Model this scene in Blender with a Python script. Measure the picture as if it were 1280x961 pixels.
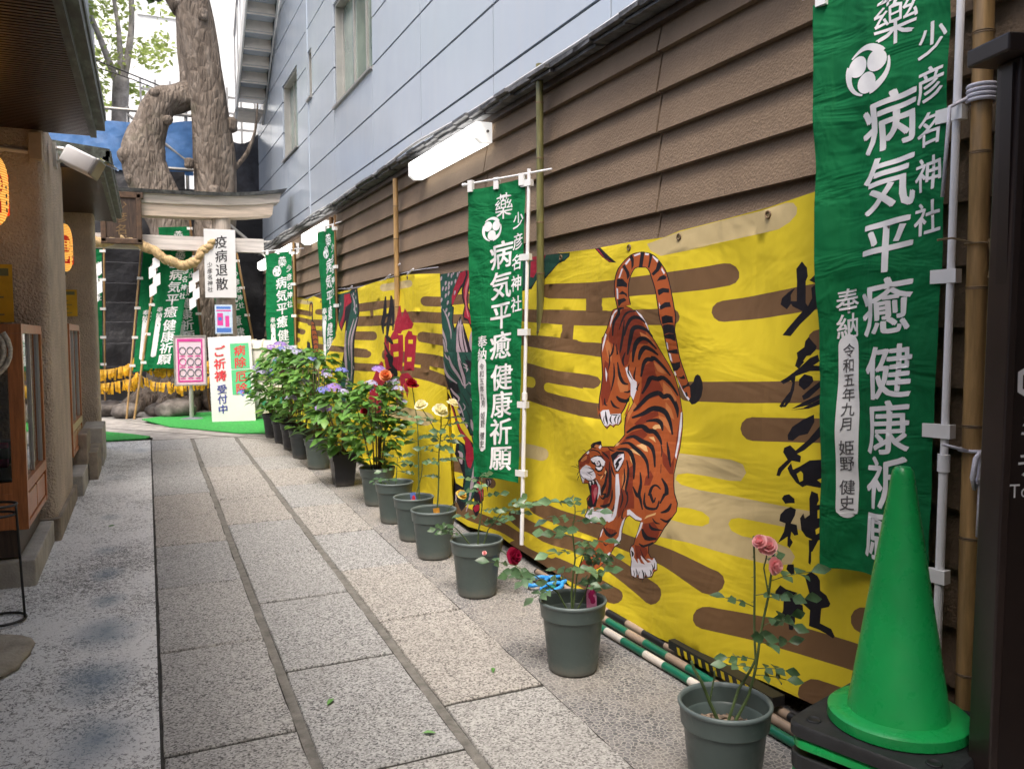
import bpy, math, random
from math import sin, cos, pi, radians, tan, sqrt, atan2
from mathutils import Vector as V, Matrix, geometry, noise
random.seed(7)
for o in list(bpy.data.objects): bpy.data.objects.remove(o)
SC = bpy.context.scene
COL = SC.collection
# ------------------------------------------------------------------ camera, sky, sun, exposure
cam_d = bpy.data.cameras.new('camera'); cam = bpy.data.objects.new('camera', cam_d); COL.objects.link(cam); SC.camera = cam
cam_d.sensor_width = 36.0; cam_d.lens = 1042 / 1280 * 36; cam_d.clip_start = 0.05; cam_d.clip_end = 500
YAW, PITCH, ROLL = radians(23.583), radians(3.322), radians(0.362)
fwd = V((sin(YAW) * cos(PITCH), cos(YAW) * cos(PITCH), -sin(PITCH)))
rgt = V((cos(YAW), -sin(YAW), 0)); dwn = fwd.cross(rgt)
r2 = rgt * cos(ROLL) + dwn * sin(ROLL); d2 = dwn * cos(ROLL) - rgt * sin(ROLL)
cam.matrix_world = Matrix(((r2.x, -d2.x, -fwd.x, 0), (r2.y, -d2.y, -fwd.y, 0), (r2.z, -d2.z, -fwd.z, 1.4), (0, 0, 0, 1)))
cam_d.dof.use_dof = True; cam_d.dof.focus_distance = 3.4; cam_d.dof.aperture_fstop = 8.0
SUN_EL, SUN_AZ = radians(62), radians(212)          # azimuth measured clockwise from +Y
w = bpy.data.worlds.new('World'); SC.world = w; w.use_nodes = True
nt = w.node_tree; bg = nt.nodes['Background']
sky = nt.nodes.new('ShaderNodeTexSky'); sky.sky_type = 'NISHITA'; sky.sun_disc = False
sky.sun_elevation = SUN_EL; sky.sun_rotation = SUN_AZ; sky.air_density = 1.0; sky.dust_density = 6.0; sky.ozone_density = 1.0
nt.links.new(sky.outputs[0], bg.inputs[0]); bg.inputs[1].default_value = 0.15
sun_d = bpy.data.lights.new('sun', 'SUN'); sun_d.energy = 1.2; sun_d.angle = radians(20); sun_d.color = (1, .96, .9)
sun = bpy.data.objects.new('sun', sun_d); COL.objects.link(sun)
sdir = V((sin(SUN_AZ) * cos(SUN_EL), cos(SUN_AZ) * cos(SUN_EL), sin(SUN_EL)))
sun.rotation_euler = sdir.to_track_quat('Z', 'Y').to_euler(); sun.location = sdir * 30
SC.view_settings.view_transform = 'Standard'; SC.view_settings.look = 'None'; SC.view_settings.gamma = 1
SC.view_settings.exposure = 1.17; SC.view_settings.use_curve_mapping = False
SC.render.engine = 'CYCLES'; SC.cycles.use_denoising = True; SC.cycles.max_bounces = 8; SC.cycles.diffuse_bounces = 5
SC.cycles.sample_clamp_indirect = 6; SC.cycles.caustics_reflective = False; SC.cycles.caustics_refractive = False
# ------------------------------------------------------------------ helpers
SLOPE = 0.02025; WA = tan(radians(-1.27))
def gz(y): return SLOPE * y                       # the lane climbs gently towards the shrine
def wx(y, x0): return x0 + WA * y                 # the right-hand wall line
def lerp(a, b, t): return a + (b - a) * t
class MB:
    def __init__(s): s.v = []; s.f = []; s.m = []
    def add(s, vs, fs, m=0):
        n = len(s.v); s.v += [tuple(p) for p in vs]
        for f in fs: s.f.append(tuple(n + i for i in f)); s.m.append(m)
        return s
    def hexa(s, p, m=0):     # p: 4 bottom (ccw from above) + 4 top
        return s.add(p, [(3, 2, 1, 0), (4, 5, 6, 7), (0, 1, 5, 4), (1, 2, 6, 5), (2, 3, 7, 6), (3, 0, 4, 7)], m)
    def box(s, x0, x1, y0, y1, z0, z1, m=0, sl=0):
        a, b = (gz(y0), gz(y1)) if sl else (0, 0)
        return s.hexa([(x0, y0, z0 + a), (x1, y0, z0 + a), (x1, y1, z0 + b), (x0, y1, z0 + b), (x0, y0, z1 + a), (x1, y0, z1 + a), (x1, y1, z1 + b), (x0, y1, z1 + b)], m)
    def cbox(s, c, sz, M=None, m=0):
        h = [V((a * sz[0] / 2, b * sz[1] / 2, d * sz[2] / 2)) for d in (-1, 1) for a, b in ((-1, -1), (1, -1), (1, 1), (-1, 1))]
        return s.hexa([V(c) + (M @ p if M else p) for p in h], m)
    def quad(s, a, b, c, d, m=0): return s.add([a, b, c, d], [(0, 1, 2, 3)], m)
    def tube(s, P, R, n=8, m=0, cap=True, jit=None):
        P = [V(p) for p in P]; R = R if isinstance(R, (list, tuple)) else [R] * len(P)
        up = V((0, 0, 1)); t0 = (P[1] - P[0]).normalized()
        if abs(t0.dot(up)) > .9: up = V((1, 0, 0))
        a = t0.cross(up).normalized(); vs = []; k = len(P)
        for i, p in enumerate(P):
            t = (P[min(i + 1, k - 1)] - P[max(i - 1, 0)]).normalized()
            a = (a - t * a.dot(t)).normalized(); b = t.cross(a)
            for j in range(n):
                th = 2 * pi * j / n; r = R[i] * (jit(i, th) if jit else 1)
                vs.append(p + (a * cos(th) + b * sin(th)) * r)
        fs = [(i * n + j, i * n + (j + 1) % n, (i + 1) * n + (j + 1) % n, (i + 1) * n + j) for i in range(k - 1) for j in range(n)]
        if cap: fs += [tuple(range(n - 1, -1, -1)), tuple((k - 1) * n + j for j in range(n))]
        return s.add(vs, fs, m)
    def lathe(s, prof, n=32, c=(0, 0, 0), m=0, M=None):
        vs = [V((r * cos(2 * pi * j / n), r * sin(2 * pi * j / n), z)) for r, z in prof for j in range(n)]
        vs = [(M @ p if M else p) + V(c) for p in vs]
        fs = [(i * n + j, i * n + (j + 1) % n, (i + 1) * n + (j + 1) % n, (i + 1) * n + j) for i in range(len(prof) - 1) for j in range(n)]
        return s.add(vs, fs, m)
    def prism(s, poly, a, b, m=0):   # poly list of 2D pts; a(p)->bottom 3D, b(p)->top 3D
        n = len(poly)
        return s.add([a(p) for p in poly] + [b(p) for p in poly], [tuple(range(n - 1, -1, -1)), tuple(range(n, 2 * n))] + [(i, (i + 1) % n, n + (i + 1) % n, n + i) for i in range(n)], m)
    def build(s, name, mats, parent=None, smooth=False, bevel=0):
        me = bpy.data.meshes.new(name); me.from_pydata(s.v, [], s.f); me.update()
        for mt in (mats if isinstance(mats, (list, tuple)) else [mats]): me.materials.append(mt)
        me.polygons.foreach_set('material_index', s.m)
        if smooth:
            me.polygons.foreach_set('use_smooth', [True] * len(s.f))
            if smooth != 'all':
                try: me.set_sharp_from_angle(angle=radians(40))
                except Exception: pass
        o = bpy.data.objects.new(name, me); COL.objects.link(o)
        if parent: o.parent = parent
        if bevel:
            b = o.modifiers.new('bevel', 'BEVEL'); b.width = bevel; b.segments = 2; b.limit_method = 'ANGLE'
        return o
def tag(o, label=None, cat=None, group=None, kind=None):
    if label: o['label'] = label
    if cat: o['category'] = cat
    if group: o['group'] = group
    if kind: o['kind'] = kind
    return o
def thing(name, label, cat, loc=(0, 0, 0), rz=0, group=None):
    o = bpy.data.objects.new(name, None); COL.objects.link(o); o.location = loc; o.rotation_euler = (0, 0, rz); o.empty_display_size = .1
    return tag(o, label, cat, group)
def copy_tree(o, parent=None):
    c = o.copy(); COL.objects.link(c)
    if parent: c.parent = parent
    for ch in [x for x in bpy.data.objects if x.parent == o]: copy_tree(ch, c)
    return c
# ------------------------------------------------------------------ materials
def mat(name, col, rough=.6, var=.12, sc=6, bump=0, bsc=60, metal=0, emit=0, spec=.5, col2=None, detail=6, stretch=(1, 1, 1), trans=0, coat=0, coord='Object', bdist=.01):
    m = bpy.data.materials.new(name); m.use_nodes = True; t = m.node_tree; N = t.nodes; L = t.links.new
    b = N['Principled BSDF']; b.inputs['Roughness'].default_value = rough; b.inputs['Metallic'].default_value = metal
    b.inputs['Specular IOR Level'].default_value = spec; b.inputs['Coat Weight'].default_value = coat
    tc = N.new('ShaderNodeTexCoord'); mp = N.new('ShaderNodeMapping'); mp.inputs['Scale'].default_value = stretch
    L(tc.outputs[coord], mp.inputs[0])
    c2 = col2 or tuple(max(0, c * (1 - 2 * var)) for c in col); c1 = tuple(min(1, c * (1 + var)) for c in col) if not col2 else col
    n = N.new('ShaderNodeTexNoise'); n.inputs['Scale'].default_value = sc; n.inputs['Detail'].default_value = detail; n.inputs['Roughness'].default_value = .65
    L(mp.outputs[0], n.inputs[0])
    r = N.new('ShaderNodeValToRGB'); r.color_ramp.elements[0].position = .32; r.color_ramp.elements[1].position = .68
    r.color_ramp.elements[0].color = (*c2, 1); r.color_ramp.elements[1].color = (*c1, 1)
    L(n.outputs[0], r.inputs[0]); L(r.outputs[0], b.inputs['Base Color'])
    if emit: L(r.outputs[0], b.inputs['Emission Color']); b.inputs['Emission Strength'].default_value = emit
    if bump:
        n2 = N.new('ShaderNodeTexNoise'); n2.inputs['Scale'].default_value = bsc; n2.inputs['Detail'].default_value = 4; L(mp.outputs[0], n2.inputs[0])
        bp = N.new('ShaderNodeBump'); bp.inputs['Strength'].default_value = bump; bp.inputs['Distance'].default_value = bdist
        L(n2.outputs[0], bp.inputs['Height']); L(bp.outputs[0], b.inputs['Normal'])
    if trans:
        tr = N.new('ShaderNodeBsdfTranslucent'); L(r.outputs[0], tr.inputs[0]); mx = N.new('ShaderNodeMixShader'); mx.inputs[0].default_value = trans
        L(b.outputs[0], mx.inputs[1]); L(tr.outputs[0], mx.inputs[2]); L(mx.outputs[0], N['Material Output'].inputs[0])
    return m
class NB:   # tiny node-building helper for the richer surfaces
    def __init__(s, name, rough=.7):
        s.mt = bpy.data.materials.new(name); s.mt.use_nodes = True; s.t = s.mt.node_tree; s.N = s.t.nodes; s.L = s.t.links.new
        s.b = s.N['Principled BSDF']; s.b.inputs['Roughness'].default_value = rough
        s.tc = s.N.new('ShaderNodeTexCoord').outputs['Object']
    def mapping(s, scale=(1, 1, 1), loc=(0, 0, 0)):
        m = s.N.new('ShaderNodeMapping'); m.inputs['Scale'].default_value = scale; m.inputs['Location'].default_value = loc; s.L(s.tc, m.inputs[0]); return m.outputs[0]
    def noise(s, sc, det=5, vec=None, rough=.6, dist=0):
        n = s.N.new('ShaderNodeTexNoise'); n.inputs['Scale'].default_value = sc; n.inputs['Detail'].default_value = det; n.inputs['Roughness'].default_value = rough; n.inputs['Distortion'].default_value = dist
        s.L(vec or s.tc, n.inputs[0]); return n.outputs[0]
    def voro(s, sc, vec=None, feat='F1', out=0):
        n = s.N.new('ShaderNodeTexVoronoi'); n.inputs['Scale'].default_value = sc; n.feature = feat; s.L(vec or s.tc, n.inputs[0]); return n.outputs[out]
    def ramp(s, fac, *stops):
        r = s.N.new('ShaderNodeValToRGB'); e = r.color_ramp.elements
        while len(e) < len(stops): e.new(.5)
        for k, (p, c) in enumerate(stops): e[k].position = p; e[k].color = (*c, 1) if isinstance(c, tuple) else (c, c, c, 1)
        s.L(fac, r.inputs[0]); return r.outputs[0]
    def mix(s, fac, a, b, mode='MIX'):
        m = s.N.new('ShaderNodeMix'); m.data_type = 'RGBA'; m.blend_type = mode
        for k, x in ((0, fac), (6, a), (7, b)):
            if isinstance(x, (int, float)): m.inputs[k].default_value = x if k == 0 else (x, x, x, 1)
            elif isinstance(x, tuple): m.inputs[k].default_value = (*x, 1)
            else: s.L(x, m.inputs[k])
        return m.outputs[2]
    def math(s, op, a, b=0):
        m = s.N.new('ShaderNodeMath'); m.operation = op
        for k, x in enumerate((a, b)):
            if isinstance(x, (int, float)): m.inputs[k].default_value = x
            else: s.L(x, m.inputs[k])
        return m.outputs[0]
    def bump(s, h, st=.5, d=.01):
        p = s.N.new('ShaderNodeBump'); p.inputs['Strength'].default_value = st; p.inputs['Distance'].default_value = d; s.L(h, p.inputs['Height']); s.L(p.outputs[0], s.b.inputs['Normal'])
    def done(s, col, rough=None):
        s.L(col, s.b.inputs['Base Color'])
        if rough is not None: s.L(rough, s.b.inputs['Roughness'])
        return s.mt
M = {}
def granite(name, base, warm):
    k = NB(name, .75)
    big = k.noise(1.3, 4); sp = k.noise(110, 3, rough=.8); sep = k.N.new('ShaderNodeSeparateColor'); k.L(k.voro(165, out=1), sep.inputs[0]); gr = k.math('ADD', k.math('MULTIPLY', sep.outputs[0], .7), k.math('MULTIPLY', sp, .45))
    c = k.ramp(gr, (.30, tuple(x * .2 for x in base)), (.40, tuple(x * .75 for x in base)), (.62, tuple(x * 1.08 for x in base)), (.85, tuple(min(.8, x * 1.55) for x in base)))
    c = k.mix(k.ramp(big, (.35, 0.0), (.7, .35)), c, warm, 'MIX')
    st = k.noise(4.5, 5, dist=.6); c = k.mix(k.ramp(st, (.55, 0.0), (.8, .28)), c, (.2, .19, .17))
    k.bump(k.math('ADD', sp, k.noise(30, 4)), .35, .004)
    return k.done(c)
M['granite_warm'] = granite('granite_warm', (.325, .308, .285), (.31, .282, .248))
M['granite_grey'] = granite('granite_grey', (.305, .303, .297), (.28, .275, .265))
M['granite_pale'] = granite('granite_pale', (.325, .318, .305), (.305, .292, .272))
def aggregate(name, white, blots):
    k = NB(name, .8)
    v = k.voro(75 if white else 58, vec=k.mapping((1, 1, .2)), feat='DISTANCE_TO_EDGE'); n = k.noise(48, 5, rough=.75, dist=.8); big = k.noise(1.6, 5)
    peb = k.ramp(k.voro(75 if white else 58, vec=k.mapping((1, 1, .2)), out=1), (0, (.07, .07, .075)), (.5, (.14, .14, .145)), (1, (.25, .245, .24)))
    c = k.mix(k.ramp(v, (.02, 1.0), (.12, 0.0)), peb, (.36, .35, .33) if white else (.40, .38, .35))
    if white:
        pat = k.math('ADD', k.noise(60, 4, rough=.65, dist=1.4, vec=k.mapping((1, .8, 1))), k.math('MULTIPLY', k.math('SUBTRACT', big, .5), .45))
        c = k.mix(k.ramp(pat, (.40, 0.0), (.51, .95)), k.mix(.05, c, (.06, .06, .065)), (.76, .76, .75))
    else:
        c = k.mix(k.ramp(k.noise(2.2, 6), (.45, 0.0), (.7, .55)), c, (.34, .31, .27))
    # bluish wear marks down the drain line
    gx = None
    for (x, y, r, s) in blots:
        vm = k.N.new('ShaderNodeVectorMath'); vm.operation = 'DISTANCE'; mp = k.mapping((1, .62, 0), (0, 0, 0)); k.L(mp, vm.inputs[0]); vm.inputs[1].default_value = (x, y * .62, 0)
        d = k.math('ADD', vm.outputs['Value'], k.math('MULTIPLY', k.noise(7, 4), .12))
        f = k.math('MULTIPLY', k.ramp(d, (.06, 1.0), (.06 + r, 0.0)), s)
        gx = f if gx is None else k.math('MAXIMUM', gx, f)
    if gx is not None: c = k.mix(gx, c, (.16, .22, .28))
    k.bump(k.math('ADD', v, n), .5, .006)
    return k.done(c)
M['agg_left'] = aggregate('worn_aggregate_left', True, [(-.21, 4.12, .16, .9), (-.22, 3.57, .17, .9), (-.2, 3.06, .16, .85), (-.22, 4.6, .1, .7), (-.25, 5.08, .1, .75), (-.27, 5.6, .09, .6), (-.28, 6.56, .09, .45), (-.3, 8.2, .1, .35), (-.1, 9.8, .16, .45)])
M['agg_right'] = aggregate('aggregate_right', False, [])
M['mortar'] = mat('mortar', (.19, .18, .16), .9, .2, 20, .6, 120)
k = NB('stucco_brown', .9); n = k.noise(120, 4); c = k.ramp(k.noise(2.2, 5), (.3, (.165, .114, .073)), (.7, (.212, .149, .098)))
c = k.mix(k.ramp(k.noise(14, 4, vec=k.mapping((1, 1, .25))), (.55, 0.0), (.8, .4)), c, (.13, .093, .063))
k.bump(k.math('ADD', n, k.math('MULTIPLY', k.voro(75), .6)), .7, .006); M['siding'] = k.done(c)
M['stucco'] = mat('stucco_pillar', (.58, .48, .39), .9, .14, 3, 1.0, 70, bdist=.03)
M['plinth'] = mat('plinth_stone', (.27, .225, .175), .85, .2, 9, .5, 70)
M['step'] = mat('step_stone', (.40, .375, .335), .85, .18, 5, .5, 90)
k = NB('blue_panel', .2); c = k.ramp(k.noise(1.1, 4, vec=k.mapping((1, 1, .35))), (.3, (.50, .57, .66)), (.7, (.56, .63, .71)))
c = k.mix(k.ramp(k.noise(3, 6, vec=k.mapping((4, 4, .18))), (.5, 0.0), (.8, .25)), c, (.62, .63, .64)); k.b.inputs['Metallic'].default_value = .25
k.bump(k.noise(1.7, 2), .12, .05); M['panel'] = k.done(c)
M['joint'] = mat('panel_joint', (.02, .02, .022), .8)
M['alu'] = mat('aluminium', (.62, .6, .56), .35, .05, metal=.7)
M['alu_dark'] = mat('dark_aluminium', (.35, .34, .32), .4, .05, metal=.5)  # darker aluminium for sills, bezel, pipes and blades
M['white_paint'] = mat('white_paint', (.78, .78, .77), .45, .04, 4)
M['white_plastic'] = mat('white_plastic', (.8, .8, .82), .35, .03, 5)
M['cream_box'] = mat('cream_plastic', (.66, .6, .52), .45, .06, 6)
M['black'] = mat('black_paint', (.012, .012, .013), .5, .2)
M['rubber'] = mat('black_rubber', (.02, .021, .023), .55, .25, 14, .15, 60)
M['black_sheet'] = mat('black_tarpaulin', (.008, .008, .011), .55, .3, 2.5, .4, 7, bdist=.05)
M['mesh_sheet'] = mat('dark_mesh_sheet', (.035, .038, .05), .7, .3, 4, .3, 10, bdist=.05)
M['blue_tarp'] = mat('blue_tarp', (.10, .24, .52), .45, .12, 5, .5, 8, bdist=.04, trans=.4)
M['wood_torii'] = mat('weathered_cypress', (.62, .51, .41), .75, .2, 5, .4, 30, stretch=(.35, 6, 6))
M['wood_grey'] = mat('weathered_beam', (.55, .49, .43), .8, .2, 5, .4, 30, stretch=(.35, 6, 6))
M['wood_case'] = mat('orange_varnished_wood', (.46, .16, .05), .32, .22, 6, .1, 20, stretch=(8, 8, .7))
M['wood_dark'] = mat('dark_wood', (.055, .032, .02), .5, .3, 7, .15, 25, stretch=(8, 8, .8))
M['soffit'] = mat('soffit_slat', (.04, .017, .01), .35, .25, 9)
M['soffit_gap'] = mat('soffit_gap', (.004, .003, .003), .8)
k = NB('old_copper', .5); c = k.ramp(k.noise(7, 6, vec=k.mapping((3, .8, 3))), (.35, (.035, .035, .028)), (.55, (.075, .085, .07)), (.72, (.17, .2, .175))); k.b.inputs['Metallic'].default_value = .4; M['copper'] = k.done(c)
M['lead'] = mat('grey_tile_edge', (.13, .13, .135), .6, .35, 14, .8, 35)
M['rim'] = mat('pale_flashing', (.6, .6, .6), .4, .15, 10, metal=.2)
k = NB('bark', .95); mp = k.mapping((1, 1, .22)); n1 = k.noise(9, 8, vec=mp, rough=.7); v = k.voro(16, vec=k.mapping((1, 1, .3)), feat='DISTANCE_TO_EDGE')
c = k.ramp(n1, (.3, (.075, .056, .043)), (.5, (.18, .145, .115)), (.72, (.30, .255, .215))); c = k.mix(k.ramp(k.noise(1.8, 4), (.58, 0.0), (.72, .35)), c, (.09, .11, .05))
k.bump(k.math('ADD', n1, k.math('MULTIPLY', v, 1.3)), 1.0, .05); M['bark'] = k.done(c)
M['bark_far'] = mat('pale_bark', (.42, .38, .34), .9, .25, 6, .6, 20)
M['leaf_far'] = mat('pale_leaf', (.50, .60, .18), .6, .25, 3, trans=.6)
M['leaf_tree'] = mat('camphor_leaf', (.055, .10, .022), .5, .3, 3, trans=.25)
M['leaf_rose'] = mat('rose_leaf', (.085, .165, .075), .38, .3, 9, trans=.18, bump=.2, bsc=40)
M['leaf_rose2'] = mat('pale_rose_leaf', (.13, .23, .11), .42, .3, 9, trans=.18)
M['leaf_hyd'] = mat('hydrangea_leaf', (.125, .29, .055), .42, .35, 7, trans=.25, bump=.3, bsc=30)
M['leaf_hyd2'] = mat('young_hydrangea_leaf', (.18, .36, .06), .45, .3, 7, trans=.3)
M['stem'] = mat('green_stem', (.085, .13, .045), .5, .25, 12)
M['stem_brown'] = mat('woody_stem', (.12, .085, .05), .7, .3, 15)
M['soil'] = mat('bark_chip_soil', (.17, .11, .075), .95, .55, 70, 1, 90)
M['chip'] = mat('bark_chips', (.33, .24, .17), .9, .45, 40)
M['pot'] = mat('green_grey_pot', (.085, .118, .112), .42, .12, 5, .06, 25)
M['pot_dark'] = mat('dark_pot', (.03, .04, .045), .45, .15, 5)
M['pot_black'] = mat('black_pot', (.012, .012, .018), .4, .2)
M['rim_pot'] = mat('pot_rim', (.13, .165, .165), .45, .15, 8)
M['cone'] = mat('green_cone_plastic', (.012, .36, .085), .38, .07, 3, .04, 40, coat=.1)
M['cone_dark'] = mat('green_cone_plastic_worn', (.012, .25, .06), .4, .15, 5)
M['bamboo'] = mat('bamboo_dry', (.38, .235, .095), .38, .25, 6, stretch=(6, 6, .6))
M['bamboo_green'] = mat('bamboo_olive', (.17, .16, .055), .42, .3, 6, stretch=(6, 6, .6))
M['bamboo_dark'] = mat('bamboo_brown', (.21, .115, .045), .42, .3, 6, stretch=(6, 6, .6))
M['node'] = mat('bamboo_node', (.17, .11, .055), .6, .3, 12)
M['cord'] = mat('white_cord', (.68, .67, .74), .8, .08, 60, .4, 200)
M['twine'] = mat('brown_twine', (.24, .17, .09), .9, .2, 60)
M['straw'] = mat('straw_rope', (.52, .37, .19), .85, .25, 25, .6, 90)
M['paper'] = mat('white_paper', (.86, .86, .88), .8, .02, 5)
M['gold'] = mat('gold_ribbon', (.78, .43, .015), .6, .25, 8, trans=.15)
M['turf'] = mat('green_artificial_turf', (.035, .33, .06), .85, .2, 30, .6, 300)
M['rock'] = mat('grey_rock', (.17, .15, .135), .9, .35, 5, .8, 20)
M['flag'] = mat('green_flag_cloth', (.003, .16, .05), .8, .12, 4, .25, 300, trans=.1, bdist=.003, spec=.15)
M['ink_white'] = mat('white_flag_ink', (.74, .74, .75), .8, .04, 20)
M['ink_black'] = mat('black_ink', (.012, .011, .014), .6, .1)
M['ink_grey'] = mat('grey_brush_ink', (.09, .085, .09), .7, .2, 20)
M['ink_red'] = mat('red_ink', (.62, .03, .045), .6, .08)
M['ink_navy'] = mat('navy_ink', (.03, .04, .26), .6, .1)
M['board_white'] = mat('white_board', (.68, .68, .69), .4, .04, 3)
M['board_green'] = mat('green_print', (.09, .50, .23), .5, .06)
M['magenta'] = mat('magenta_print', (.68, .06, .33), .5, .08)
M['pink_paper'] = mat('pale_pink_print', (.8, .6, .7), .6, .05)
M['poster_yellow'] = mat('yellow_print', (.62, .37, .015), .5, .1)
M['sign_brown'] = mat('dark_brown_panel', (.022, .014, .013), .35, .15, 3)
M['frame_brown'] = mat('dark_brown_frame', (.035, .024, .022), .3, .15, 3)
M['sake'] = mat('straw_wrap', (.68, .65, .60), .8, .12, 12, .3, 50)
M['sake_rope'] = mat('barrel_rope', (.6, .57, .44), .85, .2, 25)
M['tool_blue'] = mat('blue_handle', (.03, .28, .72), .4, .06)
M['pole_green'] = mat('green_pole_stripe', (.01, .15, .085), .35, .12)
M['pole_white'] = mat('white_pole_stripe', (.68, .63, .56), .4, .1)
M['pole_tan'] = mat('faded_pole_stripe', (.36, .27, .2), .5, .15)
k = NB('glass', .03); k.b.inputs['Transmission Weight'].default_value = 1; k.b.inputs['IOR'].default_value = 1.3; M['glass'] = k.done(k.ramp(k.noise(1), (0, (.85, .92, .9)), (1, (.9, .95, .93))))
k = NB('window_glass', .06); k.b.inputs['Specular IOR Level'].default_value = .9; k.bump(k.noise(1.3, 2), .08, .05); M['pane'] = k.done(k.ramp(k.noise(2.2, 4), (.3, (.10, .15, .13)), (.7, (.25, .33, .27))))
def tube_light(name, st, col): 
    k = NB(name, .4); c = k.ramp(k.noise(1.5, 2), (.3, tuple(x * .93 for x in col)), (.7, col)); k.L(c, k.b.inputs['Emission Color']); k.b.inputs['Emission Strength'].default_value = st; return k.done(c)
M['lamp_on'] = tube_light('lit_diffuser', 2.2, (.95, .93, .88))
M['lamp_cap'] = tube_light('lamp_end_cap', .35, (.85, .83, .8))
k = NB('lit_lantern_paper', .7); wv = k.N.new('ShaderNodeTexWave'); wv.bands_direction = 'Z'; wv.inputs['Scale'].default_value = 22; k.L(k.tc, wv.inputs[0])
c = k.ramp(wv.outputs[0], (.1, (.55, .2, .02)), (.5, (.95, .46, .08)), (1, (1, .55, .13))); k.L(c, k.b.inputs['Emission Color']); k.b.inputs['Emission Strength'].default_value = .42; M['lantern'] = k.done(c)
M['lantern_red'] = mat('lantern_red_print', (.65, .02, .01), .7, .1, emit=.15)
def wrinkled(name, col, rough, scale, dist, strength, trans=0, var=.08):
    k = NB(name, rough); k.b.inputs['Specular IOR Level'].default_value = .2
    c = k.ramp(k.noise(2.2, 5), (.3, tuple(x * (1 - var) for x in col)), (.7, tuple(min(1, x * (1 + var)) for x in col)))
    a = k.noise(scale, 3, vec=k.mapping((1, 1, .35)), dist=.8); d = k.noise(scale * .8, 3, vec=k.mapping((.5, .5, 1.3), (3, 1, 2)), dist=1.2)
    fine = k.noise(420, 2); k.bump(k.math('ADD', k.math('ADD', a, k.math('MULTIPLY', d, .8)), k.math('MULTIPLY', fine, .03)), strength, dist); m = k.done(c)
    if trans:
        tr = k.N.new('ShaderNodeBsdfTranslucent'); k.L(c, tr.inputs[0]); mx = k.N.new('ShaderNodeMixShader'); mx.inputs[0].default_value = trans
        k.L(k.b.outputs[0], mx.inputs[1]); k.L(tr.outputs[0], mx.inputs[2]); k.L(mx.outputs[0], k.N['Material Output'].inputs[0])
    return m
def banner_cloth(name, col): return wrinkled(name, col, .68, 3.2, .05, .4)
M['flag'] = wrinkled('green_flag_cloth', (.003, .15, .048), .8, 7, .05, .55, .12, .12)
def scuffed(name, col, scuff, rough, amt=.5, spl=None):
    k = NB(name, rough); base = k.ramp(k.noise(4, 5), (.3, tuple(x * .85 for x in col)), (.7, tuple(x * 1.1 for x in col)))
    f = k.ramp(k.noise(26, 6, vec=k.mapping((1, 1, .35)), rough=.75, dist=.6), (.60, 0.0), (.72, amt)); c = k.mix(f, base, scuff)
    c = k.mix(k.ramp(k.noise(5, 5, vec=k.mapping((1, 1, .5), (4, 2, 1))), (.56, 0.0), (.8, amt * .7)), c, tuple(x * .5 + y * .5 for x, y in zip(col, scuff)))
    if spl:
        sx = k.N.new('ShaderNodeSeparateXYZ'); k.L(k.tc, sx.inputs[0]); h = k.math('ADD', sx.outputs[2], k.math('MULTIPLY', k.noise(30, 5, rough=.75), .09)); c = k.mix(k.ramp(h, (.045, .55), (.10, 0.0)), c, spl)
    k.L(k.ramp(k.noise(18, 5), (.35, rough * .75), (.7, min(1, rough * 1.4))), k.b.inputs['Roughness']); k.bump(k.noise(40, 3), .06, .005); return k.done(c)
M['cone'] = scuffed('green_cone_plastic', (.01, .31, .075), (.05, .36, .14), .3, .35)
M['pot'] = scuffed('green_grey_pot', (.085, .115, .11), (.17, .2, .19), .42, .4, (.2, .18, .15))
M['pot_dark'] = scuffed('dark_pot', (.035, .045, .05), (.1, .1, .1), .45, .35, (.16, .14, .12))
M['pot_black'] = scuffed('black_pot', (.014, .015, .022), (.07, .07, .08), .4, .3, (.12, .11, .1))
ART_MATS = dict(yellow=(.58, .455, .022), brown=(.135, .075, .035), beige=(.47, .37, .19), black=(.01, .009, .013), ink=(.009, .008, .012), orange=(.32, .075, .02), rust=(.17, .028, .012), lite=(.44, .15, .05), cream=(.6, .36, .16), white=(.62, .6, .66), green=(.012, .055, .042), red=(.27, .012, .03), mauve=(.32, .25, .28), pink=(.46, .13, .15))
ART_KEYS = list(ART_MATS)
ART = [banner_cloth('banner_' + q, c) for q, c in ART_MATS.items()]
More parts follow.
